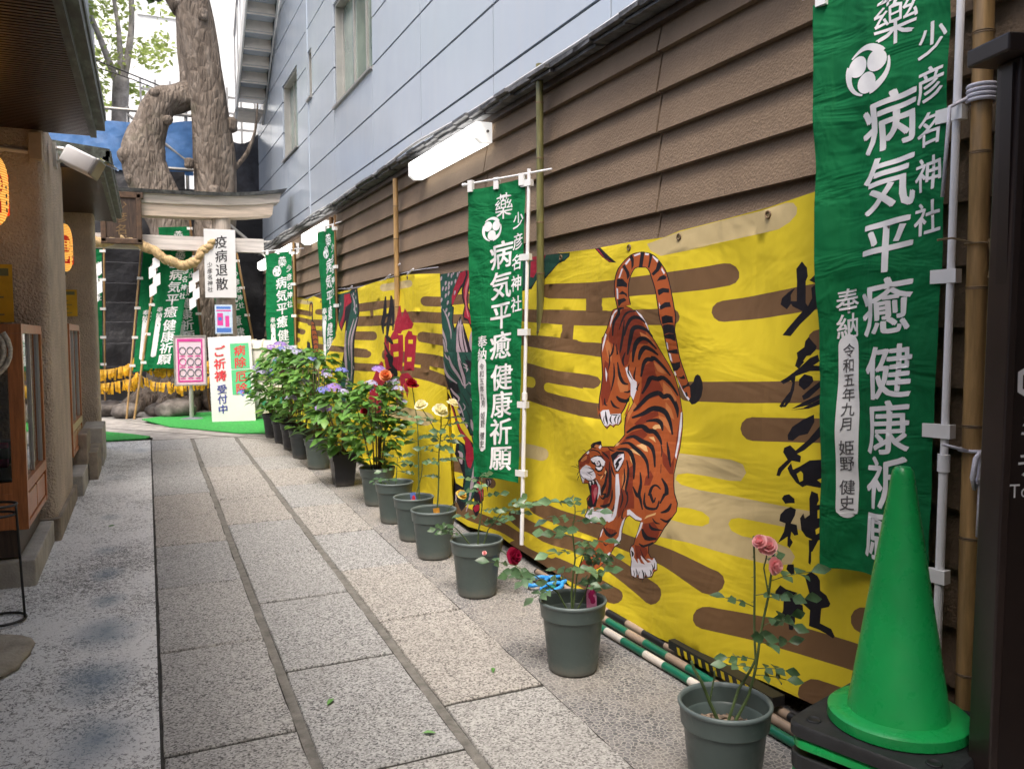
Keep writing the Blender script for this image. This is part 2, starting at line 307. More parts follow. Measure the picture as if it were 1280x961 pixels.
ART_NEAR = """
beige 3360,1827 3321,1791 3237,1760 2830,1777 3102,1770 2944,1776 2638,1790 2502,1795 2445,1814 2411,1838 2409,1862 2431,1883 2467,1889 2611,1878 2868,1869 3115,1857
brown 4353,1616 4281,1612 4181,1607 4075,1601 3984,1597 3914,1594 3853,1592 3794,1591 3729,1589 3663,1588 3598,1587 3525,1587 3439,1586 3330,1586 3208,1585 3092,1585 2996,1587 2921,1589 2857,1593 2808,1597 2774,1600 2743,1609 2726,1627 2727,1651 2746,1673 2778,1689 2815,1693 2850,1692 2900,1689 2961,1686 3033,1684 3126,1682 3241,1680 3363,1678 3471,1677 3557,1676 3628,1675 3692,1675 3756,1675 3818,1676 3875,1678 3934,1681 4002,1683 4091,1688 4196,1693 4297,1698 4369,1701 4415,1699 4447,1685 4456,1664 4439,1642 4401,1624
brown 4760,1497 4712,1493 4645,1489 4557,1483 4448,1477 4316,1471 4166,1463 4009,1456 3854,1451 3690,1448 3522,1447 3374,1446 3265,1446 3196,1445 3152,1444 3124,1444 3104,1443 3073,1448 3053,1462 3049,1481 3061,1500 3087,1515 3121,1520 3141,1520 3168,1519 3211,1519 3280,1519 3390,1521 3538,1523 3705,1526 3866,1531 4017,1537 4171,1545 4320,1554 4451,1562 4558,1568 4643,1574 4708,1579 4757,1583 4809,1581 4849,1568 4864,1547 4850,1524 4812,1506
brown 3888,1603 3716,1595 3703,1516 3873,1521
brown 4684,1344 4669,1343 4646,1342 4607,1340 4543,1336 4447,1332 4329,1326 4204,1319 4087,1313 3967,1307 3842,1300 3734,1293 3662,1289 3628,1292 3603,1303 3592,1319 3599,1337 3621,1351 3654,1358 3726,1363 3833,1371 3958,1380 4079,1388 4196,1396 4321,1404 4438,1412 4532,1418 4591,1423 4623,1427 4640,1429 4656,1431 4710,1431 4754,1419 4776,1398 4768,1374 4734,1354
brown 4105,1486 3979,1484 3954,1348 4079,1347
yellow 4621,1561 4570,1559 4499,1556 4416,1553 4328,1550 4223,1546 4106,1543 4001,1539 3931,1537 3905,1540 3888,1549 3883,1562 3892,1575 3914,1586 3941,1590 4011,1593 4116,1597 4234,1602 4338,1607 4426,1610 4509,1614 4580,1618 4631,1620 4664,1618 4688,1608 4694,1594 4683,1578 4656,1567
yellow 3646,1522 3606,1523 3549,1523 3488,1524 3434,1524 3384,1524 3333,1524 3290,1523 3260,1523 3235,1527 3218,1538 3215,1553 3226,1568 3248,1579 3275,1584 3305,1584 3349,1584 3400,1584 3451,1584 3507,1584 3568,1585 3626,1585 3666,1585 3695,1581 3713,1569 3716,1553 3703,1537 3677,1526
yellow 4601,1405 4571,1404 4528,1404 4478,1403 4422,1402 4353,1400 4272,1398 4199,1396 4150,1395 4115,1398 4090,1409 4082,1426 4092,1442 4118,1455 4153,1461 4203,1464 4276,1468 4358,1472 4428,1475 4485,1477 4537,1479 4580,1481 4611,1482 4655,1478 4687,1465 4697,1446 4682,1426 4647,1411
yellow 3868,1366 3800,1365 3731,1363 3666,1362 3629,1367 3603,1382 3595,1401 3608,1421 3637,1437 3676,1443 3741,1444 3810,1445 3878,1447 3919,1442 3948,1428 3956,1408 3942,1387 3910,1372
brown 4640,1242 4500,1235 4215,1219 4057,1209 3908,1204 3768,1199 3686,1190 3652,1169 3666,1146 3702,1131 3811,1132 3626,1065 3612,983 3798,985 4017,994 4256,1006 4483,1017 4594,1020
yellow 4616,1093 4557,1094 4498,1095 4442,1096 4407,1101 4382,1112 4373,1128 4383,1143 4408,1154 4443,1158 4499,1158 4558,1158 4616,1157 4654,1153 4682,1141 4692,1124 4681,1108 4653,1097
yellow 4178,1086 4130,1083 4062,1079 3989,1075 3925,1072 3871,1069 3820,1066 3772,1063 3728,1062 3686,1061 3648,1061 3617,1061 3595,1061 3567,1065 3545,1075 3537,1090 3543,1105 3562,1116 3590,1120 3611,1120 3642,1121 3678,1121 3717,1122 3758,1124 3805,1126 3856,1128 3911,1131 3975,1133 4048,1135 4116,1137 4164,1139 4193,1137 4217,1128 4228,1115 4224,1101 4205,1091
brown 2778,1452 2738,1454 2681,1456 2619,1458 2561,1461 2509,1465 2457,1470 2408,1474 2360,1479 2309,1483 2258,1488 2213,1492 2182,1494 2156,1503 2141,1522 2141,1545 2156,1567 2183,1582 2214,1586 2245,1583 2290,1579 2342,1575 2394,1571 2442,1566 2492,1562 2543,1558 2594,1554 2650,1549 2710,1545 2766,1542 2807,1539 2838,1532 2858,1515 2860,1492 2843,1471 2813,1456
brown 2989,1115 2943,1117 2878,1121 2810,1125 2751,1128 2704,1131 2661,1132 2619,1134 2572,1137 2521,1140 2469,1144 2415,1148 2359,1151 2296,1156 2228,1160 2168,1165 2127,1167 2104,1174 2088,1190 2084,1209 2093,1227 2112,1240 2138,1244 2178,1242 2238,1238 2307,1234 2370,1230 2426,1227 2480,1224 2532,1221 2583,1219 2628,1217 2670,1215 2713,1213 2761,1210 2821,1207 2890,1204 2955,1201 3001,1198 3035,1191 3059,1174 3065,1153 3053,1132 3024,1118
brown 2253,1344 2227,1344 2200,1344 2174,1343 2151,1349 2135,1362 2131,1380 2140,1398 2158,1411 2183,1416 2209,1416 2236,1416 2262,1416 2286,1411 2303,1398 2307,1380 2298,1361 2278,1348
brown 2518,997 2498,999 2471,1001 2437,1004 2394,1008 2335,1013 2264,1019 2199,1025 2157,1028 2130,1036 2112,1053 2106,1074 2115,1094 2136,1108 2164,1112 2207,1109 2271,1104 2342,1099 2402,1095 2445,1092 2480,1090 2507,1088 2526,1087 2559,1079 2582,1060 2589,1037 2578,1015 2552,1000
beige 3012,889 2796,900 2642,909 2572,900 2551,871 2582,834 2650,825 2785,822 2918,816 2980,801 2989,778 2945,762 2830,758 2622,769 2392,778 2227,784 2114,786 2105,715 2218,711 2348,705 2582,691 2624,678 2636,656 2613,634 2553,626 2382,639 2313,631 2289,607 2306,576 2363,559 2441,549 2640,543 2854,539 3029,524 3062,577 2980,679 3027,831
yellow 2978,665 2874,676 2796,675 2748,660 2745,637 2782,618 2864,609 2993,609
brown 4253,396 4207,391 4141,385 4060,379 3973,376 3879,376 3779,378 3679,381 3584,385 3494,388 3405,393 3322,397 3243,400 3172,404 3107,407 3045,408 2983,406 2908,398 2828,387 2756,376 2708,369 2671,372 2636,388 2612,411 2606,437 2618,457 2645,468 2695,472 2769,478 2855,484 2938,488 3009,488 3077,486 3143,483 3214,480 3291,477 3375,474 3461,470 3549,467 3642,464 3740,461 3835,459 3921,458 3999,460 4072,465 4135,470 4183,473 4224,471 4264,460 4292,441 4300,420 4286,404
brown 4562,286 4532,282 4488,277 4433,271 4370,267 4301,263 4226,260 4141,258 4044,258 3938,263 3830,272 3721,278 3608,276 3472,264 3322,245 3191,226 3104,214 3063,217 3023,234 2995,258 2985,284 2996,305 3025,316 3113,323 3248,335 3405,347 3552,355 3678,355 3796,349 3902,342 3997,339 4082,339 4160,341 4230,345 4295,348 4352,352 4401,356 4442,361 4473,364 4515,363 4559,352 4592,333 4604,312 4593,295
brown 4517,96 4480,96 4428,96 4362,97 4287,100 4202,104 4108,110 4014,116 3926,121 3843,125 3761,128 3684,130 3615,131 3549,131 3487,130 3434,129 3397,128 3363,133 3332,147 3310,166 3304,185 3315,200 3341,207 3377,208 3429,210 3493,213 3560,214 3630,214 3708,213 3790,211 3874,209 3962,206 4056,201 4146,197 4226,194 4294,192 4354,192 4405,191 4442,191 4492,185 4540,167 4572,143 4579,119 4559,102
yellow 4436,228 4427,221 4414,211 4393,201 4362,193 4320,189 4271,187 4222,186 4180,185 4143,185 4107,186 4076,186 4055,186 4034,187 4013,193 3997,203 3991,214 3995,224 4010,229 4026,233 4049,240 4077,248 4110,254 4149,260 4193,266 4236,271 4273,274 4304,274 4335,272 4362,269 4382,268 4403,268 4425,263 4443,254 4452,243 4450,234
beige 4516,683 4491,684 4456,687 4418,689 4385,690 4352,691 4317,691 4286,691 4264,691 4222,696 4187,710 4169,729 4172,748 4195,762 4233,768 4254,768 4286,768 4323,769 4360,769 4398,768 4437,768 4472,767 4497,767 4545,760 4584,743 4602,721 4594,700 4562,686
brown 2689,232 2643,237 2580,244 2512,251 2451,257 2403,260 2360,263 2311,266 2247,272 2158,280 2055,291 1963,300 1903,306 1876,315 1854,334 1842,357 1843,379 1857,394 1881,398 1940,393 2030,385 2132,376 2219,369 2280,364 2328,361 2372,358 2422,354 2485,347 2554,339 2618,331 2663,326 2698,316 2728,296 2743,271 2741,249 2721,234
brown 2177,123 2099,131 2022,138 1950,145 1923,154 1899,174 1885,198 1885,221 1898,236 1922,240 1992,233 2069,225 2147,217 2176,209 2202,189 2218,165 2218,142 2203,126
brown 1997,426 1944,430 1891,434 1841,437 1816,445 1795,463 1784,485 1785,506 1799,521 1822,526 1871,522 1924,518 1977,515 2004,507 2027,490 2039,467 2037,445 2022,430
brown 6375,1640 6334,1639 6276,1637 6200,1634 6111,1633 6000,1632 5875,1633 5753,1633 5653,1633 5570,1632 5497,1630 5436,1629 5394,1628 5352,1631 5324,1642 5318,1658 5334,1675 5369,1688 5413,1695 5456,1697 5518,1699 5595,1703 5684,1705 5790,1708 5914,1710 6040,1712 6147,1714 6229,1717 6298,1719 6354,1722 6396,1724 6458,1721 6502,1708 6514,1688 6491,1666 6440,1648
brown 6249,1424 6214,1434 6170,1448 6117,1462 6054,1474 5973,1482 5878,1488 5784,1492 5703,1494 5630,1493 5556,1489 5491,1485 5446,1482 5403,1484 5371,1493 5359,1508 5368,1525 5398,1538 5440,1545 5485,1548 5552,1553 5635,1558 5724,1561 5819,1563 5924,1563 6029,1564 6127,1565 6219,1568 6307,1571 6380,1575 6429,1578 6533,1558 6584,1522 6568,1480 6489,1443 6372,1423
brown 6535,1173 6460,1172 6356,1169 6245,1166 6148,1163 6056,1159 5962,1154 5879,1150 5822,1146 5766,1148 5721,1160 5698,1178 5703,1197 5735,1213 5785,1222 5841,1226 5924,1232 6022,1238 6121,1243 6226,1247 6341,1250 6446,1252 6520,1254 6585,1250 6635,1237 6656,1217 6642,1196 6597,1180
brown 6507,1038 6431,1036 6325,1033 6214,1029 6122,1026 6044,1021 5967,1015 5900,1010 5853,1006 5796,1007 5747,1018 5718,1035 5717,1055 5743,1072 5790,1081 5836,1085 5904,1092 5987,1099 6076,1105 6178,1109 6293,1113 6400,1116 6475,1118 6540,1115 6592,1101 6618,1082 6609,1061 6568,1045
brown 6008,410 5935,415 5833,422 5727,428 5638,434 5576,437 5534,439 5489,441 5415,441 5289,440 5134,438 4992,436 4897,434 4857,437 4821,448 4797,464 4792,480 4806,494 4837,500 4925,508 5057,520 5203,533 5329,541 5416,544 5484,544 5542,541 5607,536 5702,529 5813,519 5918,509 5991,502 6058,491 6111,470 6133,446 6120,424 6074,411
brown 6084,167 5995,167 5871,168 5731,169 5591,171 5447,174 5297,177 5155,179 5034,182 4939,184 4859,187 4788,189 4718,190 4637,190 4554,188 4481,187 4431,186 4397,190 4366,201 4345,216 4339,232 4351,244 4377,249 4426,250 4498,253 4582,255 4664,256 4738,256 4811,255 4888,253 4981,252 5099,250 5238,249 5384,247 5520,248 5649,251 5778,256 5892,261 5974,265 6042,260 6107,243 6152,218 6163,193 6138,174
black 4775,1904 4617,1891 4143,1859 4144,1839 4194,1819 4273,1812 4470,1703 4521,1731 4567,1681 4728,1672
green 4775,1901 4617,1888 4154,1855 4156,1841 4203,1823 4282,1816 4477,1713 4519,1738 4578,1694 4730,1684
red 4774,1899 4428,1872 4449,1851 4569,1855 4770,1879
red 4623,1851 4542,1853 4523,1792 4561,1747 4604,1756
black 3851,1854 3785,1851 3684,1800 3602,1759 3669,1766 3752,1801
red 3832,1849 3804,1846 3721,1793 3635,1764 3669,1771 3742,1801
black 6232,1888 6266,1859 6297,1798 6322,1713 6308,1641 6237,1561 6178,1467 6102,1343 6016,1223 5963,1186 5734,1193 5371,1203 5425,1278 5507,1389 5603,1474 5731,1519 5758,1462 5830,1507 5867,1618 5911,1627 5837,1706 5749,1760 5699,1800 5603,1886 5719,1887 6007,1887
green 6204,1883 6241,1849 6272,1793 6297,1708 6285,1640 6213,1560 6155,1466 6079,1343 5996,1231 5942,1191 5745,1196 5390,1206 5453,1277 5544,1389 5638,1460 5716,1497 5749,1425 5851,1507 5887,1612 5933,1628 5917,1695 5902,1761 5824,1822 5698,1879 6006,1882
red 5814,1866 5679,1881 5594,1886 5606,1858 5700,1804 5791,1769 5841,1721 5894,1642 5920,1635 5939,1695 5921,1754 5864,1818
black 5710,1887 5594,1887 5551,1784 5595,1730 5611,1674 5558,1608 5466,1549 5421,1458 5467,1458 5525,1508 5613,1517 5662,1561 5660,1618 5734,1679 5760,1738 5737,1795 5689,1843
red 5669,1881 5599,1882 5574,1799 5628,1746 5631,1674 5575,1601 5464,1528 5449,1479 5488,1487 5528,1522 5607,1535 5634,1568 5625,1610 5701,1685 5723,1736 5687,1792 5650,1840
pink 5643,1811 5605,1830 5639,1753 5650,1675 5607,1617 5513,1536 5537,1537 5625,1610 5681,1684 5687,1749
mauve 6219,1863 6222,1857 6225,1849 6222,1841 6219,1834 6218,1833 6216,1832 6213,1831 6209,1831 6206,1832 6205,1833 6196,1838 6188,1845 6186,1853 6187,1859 6188,1862 6194,1864 6202,1866 6210,1866 6216,1865
mauve 6068,1883 6071,1877 6074,1870 6071,1862 6068,1855 6067,1854 6065,1853 6062,1852 6059,1852 6056,1853 6055,1854 6047,1859 6038,1865 6037,1873 6037,1879 6039,1882 6044,1885 6052,1886 6059,1887 6066,1885
mauve 6000,1871 6003,1865 6006,1858 6003,1850 6000,1843 6000,1842 5998,1841 5995,1840 5991,1840 5988,1841 5987,1841 5979,1846 5971,1853 5970,1861 5970,1867 5972,1870 5977,1872 5984,1874 5992,1874 5998,1873
mauve 5963,1891 5966,1885 5968,1878 5966,1870 5962,1863 5962,1862 5960,1861 5957,1860 5954,1860 5951,1861 5950,1861 5942,1866 5934,1873 5932,1881 5933,1887 5934,1890 5939,1892 5947,1894 5954,1894 5960,1893
mauve 5874,1869 5877,1864 5879,1857 5877,1849 5874,1842 5873,1841 5871,1840 5868,1839 5865,1839 5863,1840 5861,1841 5854,1845 5846,1852 5844,1860 5845,1866 5846,1868 5851,1871 5858,1873 5866,1873 5872,1872
mauve 5839,1893 5842,1887 5844,1880 5841,1872 5838,1866 5838,1865 5836,1864 5833,1863 5830,1863 5827,1863 5826,1864 5818,1869 5811,1875 5809,1883 5810,1889 5811,1892 5816,1894 5823,1896 5831,1896 5836,1895
mauve 6108,1821 6111,1815 6113,1808 6110,1800 6107,1793 6107,1792 6105,1791 6102,1790 6098,1790 6095,1790 6094,1791 6086,1796 6077,1803 6076,1811 6076,1817 6078,1820 6083,1823 6091,1824 6099,1825 6105,1823
mauve 6040,1813 6043,1807 6045,1800 6043,1792 6040,1785 6039,1784 6037,1783 6034,1782 6031,1782 6028,1783 6027,1784 6019,1789 6010,1796 6009,1803 6009,1809 6011,1812 6016,1815 6024,1816 6031,1817 6037,1815
mauve 5986,1813 5989,1808 5992,1801 5989,1793 5986,1786 5986,1785 5984,1784 5981,1783 5977,1783 5974,1783 5973,1784 5965,1789 5957,1796 5956,1804 5956,1810 5958,1813 5963,1815 5970,1817 5978,1817 5984,1816
mauve 5911,1824 5914,1818 5916,1811 5914,1803 5910,1797 5910,1795 5908,1794 5905,1794 5902,1793 5899,1794 5898,1795 5890,1800 5882,1807 5881,1814 5881,1820 5883,1823 5888,1825 5895,1827 5902,1827 5908,1826
mauve 6253,1771 6256,1766 6259,1758 6256,1750 6253,1743 6252,1742 6250,1741 6247,1740 6243,1740 6240,1740 6239,1741 6230,1746 6222,1754 6220,1762 6220,1768 6222,1771 6228,1773 6236,1775 6244,1775 6250,1774
mauve 6153,1781 6156,1776 6159,1768 6156,1760 6153,1753 6153,1752 6150,1751 6147,1750 6144,1750 6141,1751 6140,1752 6131,1757 6123,1764 6121,1772 6122,1778 6123,1781 6129,1783 6136,1785 6144,1785 6151,1784
mauve 6086,1778 6089,1772 6091,1765 6089,1756 6086,1750 6085,1749 6083,1748 6080,1747 6076,1747 6074,1747 6072,1748 6064,1753 6056,1760 6054,1768 6055,1774 6056,1777 6061,1780 6069,1781 6077,1781 6083,1780
mauve 6032,1782 6035,1777 6038,1769 6035,1761 6032,1755 6032,1753 6030,1752 6027,1752 6023,1752 6020,1752 6019,1753 6011,1758 6003,1765 6001,1773 6002,1779 6003,1782 6008,1784 6016,1786 6024,1786 6030,1785
mauve 6022,1740 6025,1734 6027,1727 6025,1719 6022,1713 6021,1711 6019,1710 6016,1710 6013,1709 6010,1710 6009,1711 6001,1716 5992,1723 5991,1731 5991,1737 5993,1740 5998,1742 6006,1744 6013,1744 6019,1742
mauve 6072,1724 6075,1718 6078,1711 6075,1702 6072,1696 6072,1695 6070,1694 6066,1693 6063,1693 6060,1693 6059,1694 6051,1700 6042,1707 6041,1714 6041,1720 6043,1723 6048,1726 6056,1727 6064,1727 6070,1726
mauve 6267,1717 6270,1711 6273,1704 6270,1696 6267,1689 6266,1688 6264,1686 6261,1686 6257,1686 6254,1686 6253,1687 6244,1693 6235,1700 6234,1708 6234,1714 6236,1717 6241,1720 6249,1721 6258,1721 6264,1720
mauve 6147,1693 6150,1687 6152,1679 6150,1671 6146,1665 6146,1663 6144,1662 6141,1662 6137,1661 6134,1662 6133,1663 6125,1668 6116,1675 6115,1683 6115,1690 6117,1692 6122,1695 6130,1696 6138,1696 6144,1695
mauve 6015,1668 6018,1662 6020,1655 6018,1647 6015,1640 6014,1639 6012,1638 6009,1638 6006,1638 6003,1638 6002,1639 5994,1644 5986,1651 5984,1659 5985,1665 5986,1668 5991,1670 5999,1672 6006,1672 6012,1670
mauve 6260,1662 6263,1656 6266,1649 6263,1641 6260,1634 6259,1633 6257,1631 6254,1631 6250,1631 6247,1631 6246,1632 6237,1638 6228,1645 6227,1653 6227,1659 6229,1662 6234,1665 6242,1666 6251,1666 6257,1665
mauve 6138,1631 6141,1625 6143,1617 6141,1609 6138,1603 6137,1602 6135,1600 6132,1600 6128,1600 6126,1600 6124,1601 6116,1607 6107,1614 6106,1622 6106,1628 6108,1631 6113,1633 6121,1635 6129,1635 6135,1633
mauve 6023,1612 6026,1606 6028,1598 6026,1591 6022,1584 6022,1583 6020,1582 6017,1581 6014,1581 6011,1582 6009,1583 6001,1588 5993,1595 5992,1603 5992,1609 5994,1612 5999,1614 6006,1615 6014,1615 6020,1614
mauve 5960,1576 5963,1570 5965,1563 5963,1555 5960,1549 5959,1547 5957,1546 5954,1546 5951,1546 5948,1546 5947,1547 5939,1553 5931,1560 5930,1567 5930,1573 5932,1576 5937,1578 5944,1580 5952,1580 5958,1578
mauve 5905,1738 5908,1732 5910,1725 5907,1717 5904,1711 5904,1710 5902,1709 5899,1708 5896,1708 5893,1708 5892,1709 5884,1714 5876,1721 5875,1729 5875,1735 5876,1737 5881,1740 5889,1741 5896,1741 5902,1740
mauve 6259,1591 6246,1579 6228,1561 6206,1542 6183,1522 6156,1500 6128,1478 6099,1457 6068,1436 6034,1415 5992,1392 5948,1370 5916,1350 5898,1331 5888,1313 5883,1300 5864,1300 5864,1313 5865,1332 5878,1354 5908,1377 5949,1401 5986,1423 6018,1444 6048,1464 6078,1484 6108,1505 6138,1527 6166,1546 6195,1565 6221,1582 6240,1593
mauve 6085,1610 6063,1595 6033,1575 6002,1553 5973,1530 5942,1506 5913,1484 5885,1465 5858,1448 5835,1432 5816,1413 5800,1394 5789,1381 5778,1382 5785,1395 5795,1415 5810,1434 5831,1452 5856,1469 5883,1488 5912,1510 5944,1534 5977,1556 6013,1578 6049,1597 6074,1611
mauve 6099,1398 6080,1391 6054,1381 6030,1369 6007,1356 5983,1340 5956,1319 5920,1288 5881,1251 5854,1226 5836,1227 5854,1254 5881,1291 5908,1324 5934,1347 5960,1364 5989,1379 6026,1391 6063,1398 6088,1403
mauve 5896,1321 5881,1307 5860,1288 5835,1268 5803,1246 5769,1223 5744,1206 5730,1208 5746,1226 5768,1251 5794,1275 5825,1294 5859,1311 5883,1323
black 5731,1476 5715,1534 5698,1548 5606,1488 5510,1403 5432,1306 5386,1306 5373,1210 5597,1204 5671,1310
mauve 5724,1472 5715,1519 5685,1490 5675,1533 5640,1482 5616,1489 5544,1389 5483,1305 5443,1236 5454,1204 5499,1277 5522,1252 5575,1275 5539,1202 5616,1200 5662,1310
black 5684,1475 5677,1457 5666,1430 5653,1403 5640,1377 5624,1349 5605,1324 5578,1299 5548,1277 5527,1262 5521,1263 5539,1278 5565,1301 5588,1326 5606,1351 5621,1377 5636,1403 5652,1431 5667,1457 5678,1475
black 5629,1474 5617,1456 5601,1430 5584,1403 5569,1376 5554,1348 5536,1318 5512,1283 5485,1247 5467,1221 5461,1222 5477,1247 5499,1284 5520,1319 5537,1348 5553,1377 5569,1403 5588,1431 5609,1457 5623,1475
mauve 5448,1445 5458,1427 5470,1401 5476,1375 5470,1351 5457,1327 5440,1304 5416,1281 5389,1259 5369,1244 5357,1245 5370,1261 5388,1284 5405,1307 5418,1329 5430,1352 5438,1374 5440,1400 5437,1425 5435,1444
black 6042,1282 5802,1285 5369,1292 5318,1216 5308,1122 5245,1041 5207,892 5171,761 5188,693 5236,755 5306,722 5385,714 5429,753 5481,774 5562,810 5664,874 5627,894 5716,951 5757,939 5815,1018 5946,1171
green 6001,1282 5828,1285 5392,1291 5376,1223 5519,1237 5433,1169 5334,1087 5259,1023 5233,907 5301,893 5244,838 5272,768 5310,739 5376,728 5398,773 5515,815 5617,886 5604,932 5680,990 5582,995 5650,1072 5788,1066 5906,1172
mauve 5954,1217 5947,1199 5934,1174 5915,1150 5890,1130 5858,1112 5817,1095 5759,1080 5697,1068 5653,1060 5642,1066 5679,1077 5731,1093 5776,1109 5808,1124 5835,1140 5861,1158 5889,1179 5915,1202 5933,1219
mauve 5805,1257 5793,1237 5775,1210 5750,1183 5718,1160 5681,1140 5647,1122 5614,1104 5583,1087 5561,1075 5545,1078 5559,1092 5579,1111 5604,1132 5636,1151 5672,1170 5704,1190 5736,1214 5765,1240 5787,1259
mauve 5923,1273 5912,1265 5895,1254 5871,1243 5834,1234 5793,1226 5765,1220 5758,1224 5782,1231 5816,1242 5846,1252 5871,1261 5895,1269 5913,1275
mauve 5638,1287 5632,1264 5623,1231 5610,1198 5593,1168 5572,1139 5553,1111 5535,1082 5518,1054 5506,1035 5485,1036 5487,1056 5490,1085 5498,1116 5513,1144 5533,1173 5554,1202 5576,1234 5600,1266 5616,1288
mauve 5415,1291 5408,1262 5398,1222 5388,1187 5381,1164 5374,1145 5362,1127 5341,1108 5316,1091 5298,1079 5277,1082 5284,1096 5294,1114 5303,1133 5309,1149 5316,1168 5327,1191 5348,1225 5373,1264 5392,1292
mauve 5784,1019 5774,1009 5758,995 5735,981 5699,970 5663,960 5643,954 5642,948 5651,938 5660,930 5645,927 5629,934 5607,945 5601,961 5629,974 5667,984 5700,993 5726,1003 5751,1014 5769,1022
mauve 5741,957 5726,949 5704,936 5679,923 5652,911 5624,899 5597,885 5570,866 5543,846 5525,831 5513,833 5525,849 5543,872 5565,892 5592,908 5622,921 5650,932 5680,943 5710,954 5730,961
mauve 5590,1110 5584,1098 5575,1080 5563,1066 5546,1056 5525,1050 5497,1048 5470,1055 5446,1065 5430,1073 5437,1075 5456,1069 5482,1061 5502,1058 5511,1059 5525,1063 5539,1070 5554,1083 5570,1099 5580,1111
mauve 5539,1208 5526,1203 5509,1196 5500,1191 5497,1188 5497,1182 5498,1177 5487,1175 5480,1180 5470,1187 5470,1196 5490,1204 5515,1208 5533,1212
mauve 5532,1182 5514,1178 5491,1173 5481,1170 5479,1166 5481,1157 5484,1151 5475,1150 5466,1156 5455,1164 5456,1175 5480,1181 5508,1184 5528,1185
mauve 5439,1080 5415,1072 5379,1061 5343,1054 5310,1058 5292,1065 5282,1071 5290,1074 5304,1071 5322,1068 5335,1068 5364,1072 5403,1079 5432,1084
mauve 5391,971 5375,963 5353,952 5328,946 5305,953 5303,963 5302,969 5311,969 5317,963 5325,956 5323,956 5337,959 5364,967 5384,974
mauve 5362,991 5357,974 5349,950 5335,931 5309,922 5282,920 5264,919 5261,923 5275,926 5293,930 5307,937 5323,954 5340,976 5352,992
mauve 5544,926 5529,920 5509,911 5500,904 5505,896 5520,884 5532,876 5526,874 5510,882 5487,893 5477,905 5493,916 5519,923 5539,928
mauve 5375,827 5374,813 5373,793 5366,774 5348,759 5325,746 5308,738 5290,742 5294,753 5301,768 5310,783 5324,800 5342,817 5355,829
mauve 5291,807 5276,808 5254,810 5233,813 5216,818 5203,824 5195,828 5201,831 5213,829 5229,826 5245,823 5261,819 5280,814 5294,811
mauve 5271,793 5259,783 5243,769 5228,754 5216,738 5205,721 5197,708 5187,710 5188,723 5191,742 5200,760 5220,774 5244,787 5262,795
mauve 5666,882 5551,865 5619,841
mauve 5579,827 5482,826 5523,796
mauve 5487,799 5423,779 5452,750
black 5865,1210 5845,1191 5815,1163 5775,1138 5717,1115 5651,1096 5605,1082 5601,1084 5644,1099 5705,1120 5759,1142 5800,1166 5835,1192 5859,1211
black 5593,1235 5578,1214 5555,1185 5533,1156 5511,1128 5489,1100 5473,1080 5467,1081 5479,1101 5495,1130 5515,1158 5540,1187 5567,1215 5587,1235
black 5683,1196 5660,1178 5628,1152 5598,1127 5571,1102 5546,1077 5528,1060 5522,1061 5536,1079 5556,1104 5580,1130 5613,1155 5650,1180 5677,1198
black 5519,1271 5493,1249 5457,1217 5424,1186 5396,1155 5370,1124 5353,1103 5345,1104 5358,1126 5378,1157 5403,1189 5439,1220 5481,1251 5511,1272
black 5561,996 5541,983 5513,964 5484,947 5453,932 5421,919 5399,911 5393,912 5412,922 5438,937 5466,952 5498,968 5531,985 5555,998
black 5473,1027 5447,1015 5411,998 5372,987 5333,989 5301,998 5280,1004 5283,1006 5306,1001 5337,995 5365,995 5399,1003 5438,1018 5467,1029
black 5491,904 5470,891 5441,874 5416,857 5399,840 5385,822 5376,809 5369,810 5374,823 5382,842 5397,861 5426,878 5460,894 5485,905
black 5331,916 5317,907 5298,896 5286,885 5285,874 5290,861 5294,851 5288,851 5279,860 5269,874 5267,888 5284,900 5308,910 5326,917
orange 5296,893 5238,911 5212,892 5202,850 5244,843 5282,861
black 5979,1085 5931,1059 5802,964 5699,862 5631,786 5518,726 5415,693 5339,667 5314,610 5306,526 5317,473 5407,460 5404,547 5464,601 5453,654 5590,719 5680,782 5771,893
red 5963,1076 5880,1015 5778,920 5684,818 5595,763 5492,720 5401,686 5360,656 5342,598 5393,601 5434,656 5522,691 5622,751 5709,816 5786,901
red 5478,660 5375,672 5348,606 5410,572 5452,602
black 5361,725 5358,711 5352,691 5340,673 5319,658 5291,645 5256,636 5211,634 5165,636 5135,638 5132,644 5160,645 5199,648 5231,652 5255,660 5278,671 5298,683 5317,698 5333,715 5345,727
black 5241,753 5233,745 5222,733 5215,722 5210,712 5207,700 5206,691 5193,692 5186,701 5177,714 5177,728 5192,740 5214,750 5230,757
mauve 5343,718 5336,707 5325,692 5309,678 5290,667 5267,657 5239,650 5202,648 5163,647 5136,648 5134,650 5161,651 5197,653 5230,657 5253,664 5274,672 5293,682 5311,695 5326,709 5336,719
black 5601,664 5474,643 5404,547 5362,467 5329,523 5272,573 5201,557 5176,494 5176,506 5143,437 5015,398 4992,337 5043,302 5019,267 5041,217 5098,239 5137,258 5129,300 5168,320 5245,266 5305,207 5363,217 5446,243 5503,240 5601,316 5655,329 5707,372 5708,415 5641,436 5588,425 5533,363 5414,353 5429,414 5529,512 5610,558 5614,615
green 5569,654 5495,632 5438,543 5390,467 5398,606 5314,561 5261,568 5200,536 5181,451 5177,358 5199,301 5250,285 5319,266 5394,267 5460,304 5391,336 5389,406 5418,450 5456,529 5549,594
red 5441,628 5332,641 5308,576 5343,489 5391,496 5442,551
red 5183,424 5143,437 5032,402 5005,354 5030,317 5072,356 5146,377
red 5128,260 5093,293 5034,297 5035,264 5073,244
pink 5099,398 5045,387 5014,359 5047,354
